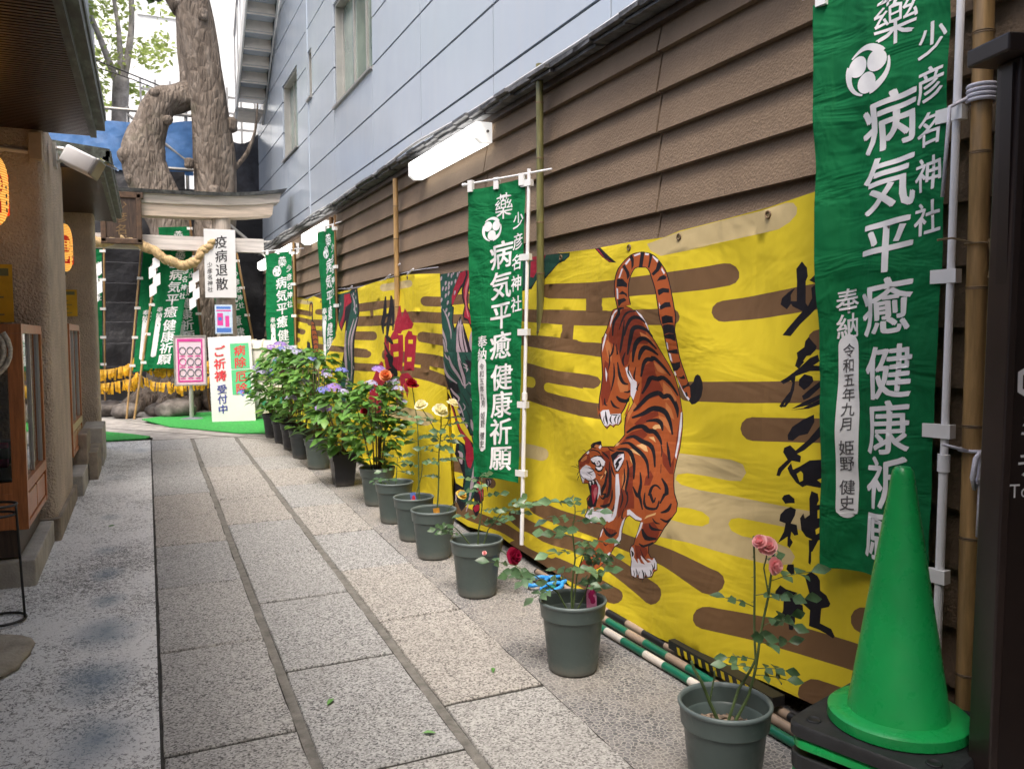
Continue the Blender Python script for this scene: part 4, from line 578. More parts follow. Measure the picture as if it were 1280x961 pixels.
black 3158,347 3155,342 3150,334 3148,328 3147,322 3147,315 3148,310 3143,311 3140,316 3135,323 3134,332 3139,339 3148,345 3154,349
black 3090,365 3088,361 3085,357 3084,353 3084,349 3085,344 3086,340 3082,340 3079,344 3074,350 3072,356 3076,361 3082,364 3086,366
black 3078,394 3075,390 3070,385 3068,379 3068,373 3071,366 3073,361 3070,361 3066,366 3061,374 3059,382 3063,388 3070,392 3076,395
black 3054,405 3054,399 3055,390 3057,383 3059,379 3061,375 3063,372 3061,372 3057,374 3052,378 3048,384 3048,391 3049,400 3051,406
black 3237,296 3235,290 3233,284 3231,279 3229,280 3230,285 3232,291 3234,297
black 3155,308 3154,302 3153,296 3152,291 3149,292 3150,297 3151,303 3152,309
black 3079,341 3078,337 3077,333 3077,328 3075,329 3075,333 3076,337 3077,342
black 3172,439 3165,431 3156,419 3145,409 3132,402 3118,398 3109,395 3107,397 3116,400 3127,406 3139,412 3150,422 3161,433 3169,440
black 3202,433 3200,415 3197,397 3194,380 3192,380 3195,398 3198,416 3201,433
white 3310,588 3286,595 3251,588 3217,580 3168,576 3175,567 3222,562 3282,572 3306,564
white 3351,526 3322,555 3334,525 3353,483 3355,440 3385,412 3426,391 3414,423 3382,449 3371,489
white 3174,559 3158,562 3169,531 3192,499 3209,477 3200,501 3182,537
white 3507,324 3470,352 3456,351 3502,298 3533,286
white 3586,422 3570,443 3565,439 3579,406 3591,394
cream 3136,596 3074,621 3077,611 3124,592 3153,577
orange 3602,845 3514,856 3439,841 3401,826 3439,735 3413,633 3423,641 3453,549 3490,499 3556,500 3633,495 3667,519 3602,541 3559,569 3600,586 3619,638 3616,679 3663,722 3798,734 3755,784 3672,827
rust 3593,822 3530,839 3509,773 3505,696 3475,623 3494,629 3548,561 3593,548 3571,587 3554,649 3554,649 3545,709 3586,783
black 3678,836 3657,859 3598,877 3591,854 3644,835
lite 3654,842 3637,856 3603,855 3615,839
white 3618,844 3601,858 3593,851 3605,835
black 3521,816 3475,841 3418,846 3405,826 3412,787 3441,747 3467,740 3495,770
white 3490,795 3455,827 3416,836 3409,811 3428,775 3450,748 3469,750 3491,776
black 3474,772 3464,780 3452,790 3441,798 3435,803 3428,808 3423,812 3428,815 3435,813 3447,810 3459,804 3468,794 3476,782 3481,774
black 3465,754 3458,761 3448,772 3443,781 3448,789 3457,791 3463,791 3469,787 3468,784 3468,781 3469,780 3470,773 3472,763 3474,755
red 3485,796 3478,801 3468,808 3459,815 3451,820 3442,825 3436,828 3438,829 3445,827 3455,822 3464,817 3473,810 3481,802 3487,796
white 3466,731 3440,737 3411,672 3400,636 3406,644 3414,585 3424,540 3455,510 3507,488 3536,492 3476,521 3455,559 3447,618 3459,664
white 3751,447 3763,470 3736,504 3689,530 3671,511 3629,529 3564,546 3525,536 3471,548 3483,510 3544,483 3638,469 3695,447
black 3689,779 3649,798 3590,807 3562,779 3570,756 3589,728 3623,717 3650,729 3647,748 3679,757
white 3691,774 3660,788 3625,798 3597,796 3562,779 3572,755 3593,756 3609,778 3644,771 3661,762
white 3650,767 3627,775 3607,766 3611,753 3635,748
white 3646,742 3609,744 3587,755 3588,741 3607,729 3625,728
mauve 3637,765 3620,771 3618,759 3632,753
rust 3808,746 3754,788 3699,801 3682,775 3709,746 3741,748 3788,722
lite 3787,755 3753,782 3716,790 3725,769 3773,750
rust 3803,733 3777,737 3741,748 3740,742 3774,721 3797,718
white 3800,701 3774,721 3733,740 3701,738 3674,726 3651,704 3649,688 3682,667 3725,659 3758,665 3779,636 3789,657 3800,682
black 3760,668 3752,664 3740,660 3726,657 3711,658 3695,660 3680,664 3667,669 3655,675 3648,677 3641,674 3633,668 3627,663 3624,664 3629,669 3635,677 3646,681 3659,678 3672,673 3684,668 3697,665 3711,662 3724,661 3736,663 3749,667 3757,669
black 3734,704 3727,702 3718,699 3709,697 3699,695 3688,693 3681,692 3680,694 3686,696 3695,698 3704,701 3714,703 3725,704 3732,705
black 3738,690 3731,688 3724,686 3718,684 3716,685 3722,687 3729,689 3736,692
black 3706,686 3701,681 3696,677 3691,672 3688,673 3693,678 3698,682 3703,687
black 3726,701 3718,702 3707,702 3694,705 3681,710 3668,716 3660,721 3661,722 3671,718 3685,713 3697,709 3707,706 3718,704 3726,703
black 3713,729 3702,727 3688,725 3677,723 3670,721 3665,717 3661,715 3658,716 3660,719 3663,724 3671,728 3684,730 3700,730 3711,731
black 3802,684 3797,679 3790,670 3780,664 3765,661 3749,661 3738,661 3738,663 3748,663 3763,665 3775,667 3784,673 3793,680 3799,685
black 3892,710 3882,710 3868,711 3853,711 3836,711 3818,710 3806,709 3805,710 3817,712 3834,714 3851,715 3867,715 3882,713 3892,711
black 3842,728 3837,725 3830,722 3822,720 3815,718 3808,717 3804,716 3803,718 3806,719 3812,721 3818,723 3826,725 3835,727 3841,728
black 3807,699 3814,694 3822,688 3830,682 3834,676 3837,670 3838,666 3836,666 3833,670 3828,675 3823,680 3817,687 3810,694 3805,698
black 3807,678 3812,674 3820,669 3826,662 3831,656 3835,649 3837,644 3835,643 3831,648 3825,655 3819,661 3814,667 3809,673 3805,677
black 3760,816 3755,815 3748,813 3741,811 3734,810 3728,808 3723,808 3722,809 3726,810 3731,812 3738,814 3745,815 3753,816 3759,817
black 3694,814 3685,817 3672,820 3660,822 3647,822 3632,821 3621,818 3611,814 3603,809 3598,804 3594,806 3598,811 3603,818 3613,824 3627,827 3644,829 3661,828 3676,825 3688,819 3697,816
black 3596,826 3587,821 3574,813 3562,807 3550,802 3539,797 3532,794 3527,796 3532,801 3539,807 3549,814 3563,820 3580,825 3592,828
black 3547,851 3541,846 3533,840 3523,836 3510,835 3498,837 3491,838 3491,841 3498,841 3508,842 3516,843 3525,845 3535,849 3543,852
black 3560,748 3558,740 3556,729 3555,718 3558,708 3563,697 3567,687 3569,678 3569,671 3570,667 3563,667 3559,671 3553,678 3548,686 3543,696 3538,708 3536,720 3540,732 3548,742 3553,749
black 3530,783 3531,770 3532,752 3532,734 3532,714 3530,693 3529,679 3524,679 3522,694 3519,715 3517,735 3519,754 3522,771 3525,783
black 3515,766 3513,758 3509,747 3503,736 3493,727 3481,720 3472,714 3468,716 3474,723 3482,732 3490,741 3497,750 3505,760 3510,767
black 3635,708 3629,706 3620,702 3609,701 3598,704 3590,709 3585,713 3587,714 3594,711 3602,708 3608,706 3615,707 3625,709 3633,710
black 3593,690 3586,693 3576,699 3568,705 3566,714 3568,722 3569,728 3572,728 3573,722 3575,713 3578,706 3583,701 3590,695 3595,691
black 3800,746 3792,752 3779,760 3767,769 3753,777 3738,785 3728,791 3730,792 3742,787 3759,780 3774,771 3786,763 3796,753 3803,747
cream 3606,691 3585,707 3579,705 3605,682
cream 3560,736 3550,731 3557,717 3569,719
white 3722,802 3699,817 3694,808 3711,797
black 3722,657 3664,671 3611,650 3603,601 3616,619 3638,580 3660,536 3718,520 3751,534 3710,593
red 3694,641 3651,653 3624,638 3631,596 3638,610 3665,565 3686,541 3699,585
pink 3667,630 3644,639 3643,594 3652,603 3671,569 3681,608
white 3717,656 3697,659 3703,635
white 3688,665 3668,666 3672,647
white 3651,679 3611,650 3607,600 3619,608 3642,574 3635,606 3628,637 3622,628
black 3602,604 3587,608 3568,613 3566,615 3571,612 3580,600 3587,594 3589,593 3600,595 3609,596 3614,593 3607,589 3595,585 3576,586 3561,597 3550,610 3549,623 3571,621 3591,613 3605,608
black 3614,546 3599,545 3577,545 3551,549 3529,560 3512,573 3501,582 3508,585 3524,579 3545,571 3562,565 3578,560 3598,556 3613,552
black 3505,538 3491,543 3472,550 3456,560 3451,571 3454,581 3456,587 3463,586 3465,580 3468,570 3473,563 3482,556 3497,547 3508,541
black 3553,699 3560,689 3570,675 3579,663 3587,654 3596,644 3603,634 3604,623 3602,613 3600,607 3589,608 3585,615 3581,624 3575,633 3568,640 3560,649 3552,661 3547,675 3544,689 3543,699
black 3518,743 3520,726 3522,702 3525,679 3530,657 3536,635 3542,620 3548,613 3557,609 3566,605 3563,600 3553,601 3534,605 3517,617 3508,636 3502,659 3499,681 3500,705 3505,728 3509,744
black 3492,649 3495,639 3498,625 3502,610 3509,593 3517,575 3523,562 3516,561 3505,574 3490,593 3479,611 3478,627 3482,641 3484,650
black 3590,523 3586,520 3579,517 3569,515 3560,519 3554,524 3551,528 3553,529 3558,526 3565,522 3569,520 3574,521 3582,523 3588,524
black 3734,486 3729,480 3725,474 3720,468 3718,469 3722,475 3727,481 3731,487
black 3698,515 3689,514 3680,512 3672,510 3670,512 3678,513 3687,515 3696,517
ink 2366,1663 2338,1638 2331,1607 2340,1590 2333,1512 2321,1500 2303,1528 2311,1564 2288,1578 2323,1592 2292,1613 2270,1615 2213,1582 2231,1548 2257,1509 2307,1469 2352,1435 2392,1393 2433,1397 2409,1423 2362,1468 2345,1482 2398,1502 2407,1512 2426,1492 2463,1511 2458,1535 2438,1547 2426,1555 2390,1570 2412,1545 2409,1522 2379,1520 2385,1592 2393,1638
ink 2305,1390 2287,1375 2263,1357 2266,1345 2310,1304 2335,1276 2353,1286 2346,1315 2353,1333 2321,1354 2319,1375
ink 2254,1328 2243,1305 2269,1290 2214,1288 2170,1296 2154,1285 2212,1272 2282,1269 2344,1249 2342,1201 2353,1158 2371,1136 2397,1134 2377,1145 2361,1182 2354,1225 2363,1233 2395,1218 2411,1228 2385,1242 2332,1279 2288,1316
ink 2326,1238 2305,1258 2268,1252 2260,1235 2275,1217 2297,1201 2324,1217
ink 2303,1180 2293,1166 2270,1176 2221,1219 2171,1239 2180,1250 2231,1236 2281,1199
ink 2342,1132 2267,1150 2216,1179 2175,1210 2159,1206 2199,1163 2265,1138 2345,1127 2289,1139 2223,1173 2188,1195 2204,1200 2292,1160
ink 2401,1137 2388,1132 2374,1154 2345,1192 2362,1191 2387,1159
ink 2238,1120 2232,1094 2254,1051 2293,1040 2319,1020 2341,1020 2346,1036 2329,1068 2284,1098
ink 2204,1085 2153,1096 2172,1071 2213,1033 2263,992 2293,976 2274,970 2275,948 2314,949 2358,905 2368,885 2385,886 2376,914 2335,950 2359,974 2356,990 2329,1003 2301,987 2252,1028
ink 2317,941 2306,918 2275,934 2235,960 2175,971 2102,972 2091,941 2128,890 2178,872 2240,872 2258,863 2288,874 2320,901 2333,920
ink 2354,806 2343,820 2319,828 2293,816 2291,800 2315,796 2336,790
ink 2309,784 2285,779 2289,758 2309,724 2281,724 2274,690 2292,683 2306,695 2311,670 2299,658 2314,633 2325,640 2324,673 2370,639 2342,687 2334,719 2364,722 2359,747 2336,770
ink 2218,856 2190,851 2185,829 2193,811 2142,826 2097,817 2098,761 2128,710 2185,689 2211,643 2222,643 2212,686 2240,691 2260,710 2266,751 2251,771 2244,755 2223,771 2226,828
ink 2227,682 2208,686 2216,638 2216,609 2220,594 2229,600 2226,642
ink 2323,571 2295,579 2291,546 2302,536 2329,552
ink 2354,488 2328,480 2282,480 2282,451 2269,443 2249,443 2245,414 2264,403 2275,423 2284,403 2277,378 2285,343 2301,341 2309,371 2350,358 2334,400 2335,436 2374,442 2373,461
ink 2217,571 2189,564 2177,550 2175,516 2147,506 2129,483 2135,470 2167,455 2169,403 2119,399 2102,379 2108,370 2138,376 2170,380 2216,379 2216,435 2249,448 2247,464 2217,481 2245,549
yellow 2288,906 2269,918 2259,910 2257,887 2272,879
yellow 2182,904 2168,915 2146,921 2152,903 2180,890 2196,897
yellow 2197,724 2180,736 2181,716 2195,707
yellow 2310,1301 2289,1325 2305,1322 2318,1304
yellow 2189,794 2173,800 2176,768 2189,766
"""
ART_FAR = """
brown 8883,1659 8764,1659 8599,1660 8410,1660 8214,1661 7986,1662 7735,1664 7514,1666 7368,1667 7310,1672 7276,1685 7273,1703 7302,1722 7355,1735 7420,1741 7570,1742 7795,1744 8051,1747 8283,1749 8483,1750 8675,1750 8841,1750 8961,1750 9047,1745 9100,1728 9104,1705 9060,1682 8978,1665
brown 8851,1513 8591,1510 8238,1507 7882,1505 7586,1504 7369,1508 7199,1514 7041,1519 6854,1519 6590,1513 6292,1503 6032,1494 5862,1487 5803,1491 5762,1504 5748,1524 5765,1546 5808,1563 5868,1571 6038,1580 6300,1593 6605,1607 6886,1616 7105,1617 7285,1613 7451,1607 7646,1604 7929,1606 8283,1611 8637,1616 8899,1620 9005,1615 9078,1596 9096,1569 9054,1541 8963,1521
brown 6525,1646 6355,1638 6189,1631 6034,1624 5980,1626 5942,1638 5931,1656 5948,1676 5990,1692 6046,1700 6201,1709 6368,1718 6539,1728 6602,1726 6646,1713 6660,1693 6639,1672 6590,1654
brown 8811,1369 8539,1368 8275,1367 8032,1366 7953,1371 7898,1387 7882,1408 7909,1430 7972,1447 8055,1454 8298,1456 8563,1459 8836,1461 8928,1456 8994,1440 9013,1417 8981,1393 8906,1376
brown 6608,1354 6386,1344 6170,1335 5973,1326 5907,1330 5859,1345 5840,1366 5854,1389 5899,1407 5963,1416 6160,1424 6375,1432 6597,1441 6667,1438 6721,1424 6743,1403 6726,1380 6677,1362
brown 8759,1192 8552,1192 8348,1192 8157,1192 8089,1197 8040,1210 8023,1228 8041,1246 8091,1259 8159,1265 8350,1266 8554,1267 8761,1269 8840,1264 8898,1250 8919,1231 8897,1211 8838,1197
brown 7473,1190 7294,1186 7052,1180 6794,1174 6563,1169 6339,1165 6112,1160 5920,1157 5793,1155 5730,1159 5683,1174 5664,1195 5676,1217 5717,1234 5777,1242 5904,1246 6095,1253 6321,1260 6546,1266 6779,1271 7038,1275 7281,1279 7459,1281 7541,1277 7603,1261 7629,1239 7611,1215 7553,1197
brown 8778,1047 8372,1056 7987,1064 7643,1071 7577,1077 7530,1092 7515,1110 7534,1128 7584,1141 7650,1145 7995,1141 8381,1136 8788,1131 8874,1124 8936,1108 8957,1086 8931,1065 8865,1051
brown 6899,1069 6795,1065 6653,1060 6494,1054 6338,1047 6166,1039 5979,1030 5815,1022 5706,1016 5647,1019 5599,1031 5574,1051 5577,1071 5608,1088 5659,1097 5767,1104 5929,1114 6116,1126 6291,1136 6453,1142 6615,1147 6759,1151 6863,1153 6935,1150 6993,1136 7021,1116 7012,1094 6967,1076
brown 8272,1680 8146,1676 8115,1577 8240,1580
brown 6558,1231 6367,1215 6341,1117 6525,1110
beige 7764,1831 7485,1829 7217,1827 6972,1825 6925,1829 6897,1841 6896,1857 6921,1873 6967,1885 7021,1891 7269,1894 7541,1899 7823,1903 7882,1899 7917,1887 7918,1869 7886,1850 7829,1837
beige 7241,684 6869,692 6519,700 6208,707 6129,716 6068,736 6038,762 6049,787 6096,806 6168,812 6476,810 6822,807 7190,804 7294,795 7378,772 7420,741 7406,711 7339,690
brown 12574,1755 12079,1726 11605,1698 11177,1673 11088,1672 11019,1681 10988,1696 11003,1715 11060,1731 11144,1741 11570,1768 12041,1799 12533,1831 12645,1833 12735,1824 12775,1807 12756,1785 12682,1767
brown 12529,1651 12121,1627 11726,1604 11364,1583 11281,1583 11215,1591 11183,1605 11194,1621 11244,1636 11322,1645 11681,1668 12073,1692 12478,1718 12579,1720 12661,1712 12701,1696 12687,1678 12624,1661
brown 10625,1681 10300,1668 9985,1654 9695,1642 9620,1643 9567,1653 9548,1669 9567,1687 9622,1701 9696,1710 9986,1724 10302,1739 10626,1755 10715,1754 10781,1744 10805,1726 10780,1706 10714,1690
brown 11190,1552 10712,1541 10258,1531 9849,1522 9760,1526 9698,1539 9680,1559 9708,1580 9777,1596 9869,1604 10278,1614 10734,1625 11213,1636 11319,1633 11394,1620 11418,1599 11383,1577 11298,1560
brown 12474,1495 12189,1476 11908,1457 11647,1439 11549,1438 11467,1446 11423,1462 11427,1480 11478,1497 11564,1508 11825,1525 12105,1543 12390,1561 12490,1563 12576,1556 12624,1541 12619,1522 12564,1506
brown 10653,1414 10338,1401 10031,1389 9748,1378 9664,1380 9601,1391 9573,1408 9587,1427 9642,1442 9721,1451 10003,1462 10309,1474 10624,1487 10715,1485 10786,1475 10818,1457 10801,1438 10740,1422
brown 12387,1349 12211,1343 12034,1337 11866,1332 11776,1333 11705,1343 11672,1358 11685,1375 11741,1390 11826,1397 11992,1404 12168,1410 12343,1417 12442,1416 12521,1406 12559,1390 12544,1372 12481,1357
brown 12332,1188 11985,1178 11646,1168 11334,1159 11231,1161 11149,1173 11108,1191 11118,1210 11177,1227 11269,1235 11579,1246 11914,1259 12258,1271 12378,1270 12477,1257 12528,1237 12516,1215 12444,1197
brown 10537,1247 9671,1237 8905,1228 8261,1221 8204,1224 8163,1234 8147,1249 8160,1263 8199,1275 8255,1279 8898,1291 9662,1305 10527,1320 10615,1317 10682,1304 10709,1286 10687,1267 10624,1253
beige 12300,1893 11892,1868 11498,1844 11137,1822 11075,1821 11029,1827 11010,1838 11024,1851 11066,1863 11127,1870 11487,1893 11881,1919 12288,1945 12363,1947 12420,1940 12443,1928 12426,1914 12374,1901
red 7639,1175 7541,1162 7476,1091 7434,879 7519,690 7653,577 7854,566 7894,691 7895,884 7854,998 7764,1120
red 7323,1672 7209,1676 7115,1570 7070,1649 6961,1595 6911,1551 6831,1508 6865,1468 7048,1453 7074,1424 7241,1440
red 7304,1396 7258,1447 7146,1454 7120,1417 7024,1417 6970,1259 6950,1106 7217,1097
red 6984,1395 6930,1452 6859,1444 6837,1416 6745,1409 6657,1119 6904,1110
red 7541,1396 7334,1411 7183,894 7357,869
red 7201,1041 7051,1040 6966,1080 6785,1098 6639,1051 6660,1002 6771,1045 6839,1042 6722,950 6749,885 6887,997 6868,814 6941,823 6998,1021 7094,1016 7056,800 7133,809
yellow 7222,1373 7110,1381 7100,1344 7212,1339
yellow 7190,1263 7079,1272 7066,1228 7178,1222
yellow 6908,1374 6816,1374 6808,1341 6899,1341
yellow 6867,1225 6767,1227 6757,1192 6857,1190
ink 7706,1779 7701,1734 7696,1671 7695,1616 7705,1582 7721,1554 7722,1522 7695,1485 7656,1450 7627,1426 7583,1427 7589,1452 7597,1486 7600,1519 7590,1544 7575,1573 7573,1611 7597,1667 7633,1731 7660,1778
ink 7544,1779 7539,1753 7531,1716 7526,1672 7529,1617 7533,1552 7525,1488 7491,1428 7445,1372 7413,1335 7367,1336 7376,1374 7389,1429 7398,1486 7397,1546 7393,1610 7399,1667 7429,1714 7468,1753 7497,1778
ink 7391,1728 7402,1698 7416,1655 7412,1607 7376,1552 7323,1494 7286,1455 7255,1455 7273,1496 7298,1552 7319,1605 7336,1651 7350,1695 7359,1726
ink 7659,1563 7596,1574 7513,1588 7466,1592 7424,1586 7347,1569 7288,1556 7262,1563 7304,1581 7371,1608 7476,1626 7577,1614 7646,1590 7690,1572
ink 7665,1485 7611,1491 7539,1498 7484,1501 7426,1501 7347,1497 7288,1495 7279,1505 7332,1515 7413,1528 7510,1535 7594,1524 7654,1507 7692,1495
ink 7529,1405 7491,1394 7440,1379 7392,1366 7337,1354 7273,1341 7227,1332 7195,1340 7219,1355 7257,1376 7310,1395 7382,1407 7456,1413 7508,1417
ink 7411,1220 7374,1215 7346,1207 7359,1208 7342,1189 7321,1154 7306,1128 7248,1127 7224,1153 7194,1190 7197,1225 7287,1247 7368,1243 7411,1238
ink 7449,995 7393,1017 7317,1047 7253,1067 7212,1077 7197,1081 7232,1088 7204,1073 7170,1039 7146,1014 7090,1017 7085,1044 7081,1082 7105,1115 7221,1129 7311,1116 7377,1095 7430,1065 7474,1028 7503,1002
ink 7421,1014 7395,993 7362,965 7341,943 7333,925 7331,904 7331,888 7288,886 7259,901 7221,925 7211,954 7259,982 7329,1005 7381,1021
ink 7280,1155 7263,1134 7240,1107 7228,1084 7227,1061 7233,1033 7238,1012 7196,1009 7163,1029 7118,1057 7100,1089 7136,1119 7196,1144 7240,1160
ink 7566,1347 7524,1326 7464,1296 7407,1269 7353,1247 7300,1228 7264,1215 7240,1219 7261,1235 7293,1257 7338,1281 7405,1307 7485,1333 7542,1352
black 8795,1917 8625,1657 8653,1432 8686,1118 8756,905 8754,588 9355,539 9290,805 9226,1066 9106,1380 9100,1580 9289,1463 9576,1589 9774,1903 9281,1879 8995,1919
green 8832,1901 8681,1659 8702,1432 8735,1117 8808,911 8838,617 9211,588 9187,847 9086,1107 9030,1380 8988,1577 8964,1828 9155,1845 9260,1601 9432,1530 9646,1667 9728,1891
red 9357,1873 9092,1879 8982,1775 9190,1728 9167,1599 9280,1481 9399,1548 9241,1656 9287,1787
mauve 8687,1607 8712,1553 8746,1476 8775,1398 8789,1329 8797,1260 8810,1187 8835,1097 8865,1002 8886,935 8864,935 8832,1002 8787,1096 8751,1186 8735,1259 8727,1328 8717,1396 8699,1474 8680,1551 8666,1606
mauve 8786,1592 8812,1538 8848,1461 8876,1381 8886,1296 8886,1209 8886,1149 8866,1149 8854,1209 8836,1295 8818,1379 8799,1459 8780,1536 8767,1590
mauve 9052,1471 9083,1415 9124,1335 9145,1253 9124,1172 9082,1091 9051,1036 8995,1037 8989,1093 8982,1173 8979,1252 8983,1332 8991,1412 8997,1469
mauve 9023,1866 8989,1841 8943,1806 8901,1770 8865,1732 8832,1691 8810,1662 8791,1662 8801,1690 8817,1731 8845,1771 8896,1807 8959,1842 9004,1866
mauve 8989,1020 9004,988 9024,941 9040,892 9045,839 9045,785 9044,746 9024,747 9011,786 8994,841 8980,893 8974,942 8971,988 8969,1020
mauve 8959,1876 8958,1868 8958,1859 8957,1851 8953,1848 8945,1846 8933,1844 8923,1845 8915,1846 8913,1849 8919,1857 8924,1866 8929,1874 8932,1876 8938,1878 8945,1879 8952,1879 8957,1878
mauve 8852,1835 8851,1827 8851,1819 8850,1810 8847,1808 8838,1805 8827,1804 8817,1804 8809,1806 8807,1808 8813,1817 8818,1825 8823,1834 8826,1836 8831,1837 8839,1838 8846,1838 8850,1837
mauve 8909,1793 8909,1785 8908,1777 8908,1768 8904,1765 8895,1763 8884,1762 8873,1762 8866,1764 8864,1767 8869,1775 8875,1784 8880,1792 8882,1794 8888,1795 8896,1796 8903,1796 8908,1795
mauve 8793,1744 8792,1736 8792,1728 8792,1720 8788,1717 8779,1715 8769,1714 8758,1714 8751,1716 8749,1718 8754,1727 8759,1735 8765,1743 8767,1745 8773,1747 8780,1748 8787,1747 8792,1746
mauve 8867,1712 8866,1704 8866,1695 8866,1687 8862,1684 8853,1682 8842,1681 8832,1681 8824,1683 8822,1686 8828,1694 8833,1702 8838,1711 8841,1713 8846,1714 8854,1715 8861,1715 8866,1713
mauve 8783,1674 8783,1666 8782,1657 8782,1649 8778,1646 8770,1644 8759,1643 8748,1644 8741,1645 8739,1648 8744,1656 8750,1665 8755,1673 8757,1675 8763,1676 8770,1677 8777,1677 8782,1675
mauve 9647,1853 9647,1844 9646,1835 9646,1826 9641,1823 9631,1820 9618,1819 9606,1819 9598,1821 9596,1824 9602,1833 9608,1842 9614,1851 9617,1853 9623,1855 9632,1856 9640,1856 9646,1854
mauve 9502,1789 9501,1781 9501,1772 9500,1763 9496,1760 9486,1758 9474,1756 9462,1757 9454,1758 9451,1761 9457,1770 9463,1779 9469,1788 9472,1790 9478,1792 9487,1793 9495,1792 9500,1791
mauve 9556,1716 9556,1707 9555,1698 9555,1689 9551,1686 9541,1684 9528,1683 9516,1683 9508,1685 9506,1688 9511,1697 9518,1706 9523,1715 9526,1717 9533,1718 9541,1719 9549,1719 9555,1718
mauve 8763,1093 8762,1085 8762,1077 8762,1069 8758,1066 8749,1064 8739,1064 8728,1065 8721,1067 8719,1070 8724,1078 8730,1086 8735,1094 8737,1096 8743,1097 8750,1097 8757,1096 8762,1095
mauve 8852,1037 8852,1029 8851,1021 8851,1012 8847,1010 8838,1008 8827,1008 8817,1009 8810,1011 8808,1014 8813,1022 8818,1030 8823,1038 8826,1040 8831,1041 8839,1041 8846,1041 8851,1039
mauve 8973,961 8973,953 8973,944 8972,936 8968,933 8959,932 8948,932 8937,933 8930,935 8928,938 8933,946 8939,954 8944,962 8947,964 8952,965 8960,965 8967,964 8972,963
mauve 8882,912 8881,903 8881,895 8880,887 8877,884 8868,883 8857,882 8846,884 8839,886 8837,889 8842,897 8848,905 8853,913 8855,915 8861,916 8868,916 8875,915 8880,913
black 10011,1874 9634,1873 9567,1688 9701,1507 9804,1508 9909,1697
black 11196,1682 11199,1716 11200,1764 11193,1803 11174,1826 11150,1840 11176,1839 11192,1839 11151,1823 11108,1796 11073,1757 11040,1708 11003,1659 10955,1607 10904,1556 10868,1520 10824,1520 10844,1556 10874,1607 10903,1658 10926,1706 10948,1755 10978,1796 11023,1827 11081,1850 11180,1867 11269,1857 11292,1837 11299,1809 11287,1768 11263,1718 11245,1683
orange 11191,1699 11196,1728 11203,1768 11201,1801 11188,1819 11169,1828 11172,1829 11162,1826 11127,1813 11091,1791 11054,1754 11020,1709 10995,1677 10975,1676 10991,1709 11015,1754 11042,1791 11076,1815 11115,1831 11169,1841 11222,1837 11244,1824 11252,1803 11244,1770 11226,1729 11212,1700
black 11041,1626 10819,1596 10627,1383 10582,1150 10478,953 10678,946 10859,1144 11024,1418
orange 11008,1608 10839,1584 10676,1383 10630,1149 10540,967 10652,963 10818,1145 10972,1418
black 10998,1544 10964,1548 10920,1553 10896,1554 10862,1551 10805,1543 10763,1537 10747,1541 10780,1549 10830,1561 10897,1569 10960,1564 10996,1555 11018,1548
black 10973,1481 10939,1486 10895,1491 10870,1492 10837,1489 10780,1482 10738,1476 10722,1480 10755,1488 10805,1499 10872,1507 10934,1502 10970,1492 10992,1485
black 10947,1419 10913,1424 10870,1429 10845,1430 10812,1427 10755,1421 10713,1415 10698,1419 10730,1427 10780,1438 10846,1445 10909,1440 10945,1430 10966,1423
black 10922,1357 10888,1362 10844,1367 10820,1369 10787,1366 10731,1360 10689,1354 10673,1358 10706,1366 10755,1377 10821,1384 10883,1378 10919,1368 10941,1361
black 10896,1296 10863,1300 10819,1306 10795,1308 10762,1305 10706,1299 10664,1294 10649,1298 10681,1305 10731,1316 10796,1323 10858,1317 10894,1307 10915,1299
black 10871,1234 10838,1239 10794,1245 10770,1247 10737,1245 10682,1239 10640,1234 10625,1238 10657,1245 10706,1256 10772,1262 10833,1256 10869,1245 10890,1238
black 10846,1173 10813,1178 10770,1184 10746,1186 10713,1184 10657,1178 10616,1174 10601,1178 10633,1185 10682,1195 10747,1201 10808,1195 10843,1184 10865,1177
black 10821,1112 10788,1117 10745,1124 10721,1126 10688,1124 10633,1118 10592,1114 10577,1118 10608,1125 10657,1135 10722,1141 10783,1134 10818,1123 10840,1116
black 10796,1052 10763,1057 10720,1063 10696,1065 10664,1064 10609,1059 10568,1055 10553,1059 10584,1066 10633,1075 10698,1081 10758,1073 10793,1062 10815,1055
black 10771,991 10738,997 10696,1003 10672,1006 10639,1004 10585,999 10544,995 10529,1000 10560,1006 10609,1016 10673,1021 10734,1013 10769,1002 10790,994
black 11871,1531 11753,1484 11834,1448 11953,1495
black 11186,1348 11048,1331 11016,1253 11150,1261
"""
EDGE_NEAR = ([(6245,1885),(5561,1872),(4601,1877),(4241,1868),(3841,1852),(3500,1851),(3234,1844),(3116,1861),(2843,1872),(2561,1886),(2338,1906),(2142,1926),(2014,1939)],[(1747,120),(1928,133),(2126,132),(2369,131),(2663,122),(2975,101),(3407,98),(3736,105),(4102,130),(4529,154),(4696,166),(5120,144),(5444,140)])
EDGE_FAR = ([(12580,1996),(11420,1912),(11064,1938),(10550,1875),(9780,1917),(8849,1913),(8047,1940),(7055,1941),(6247,1892)],[(5444,140),(5801,130),(6347,143),(7267,189),(8440,215),(9990,223),(11775,234)])
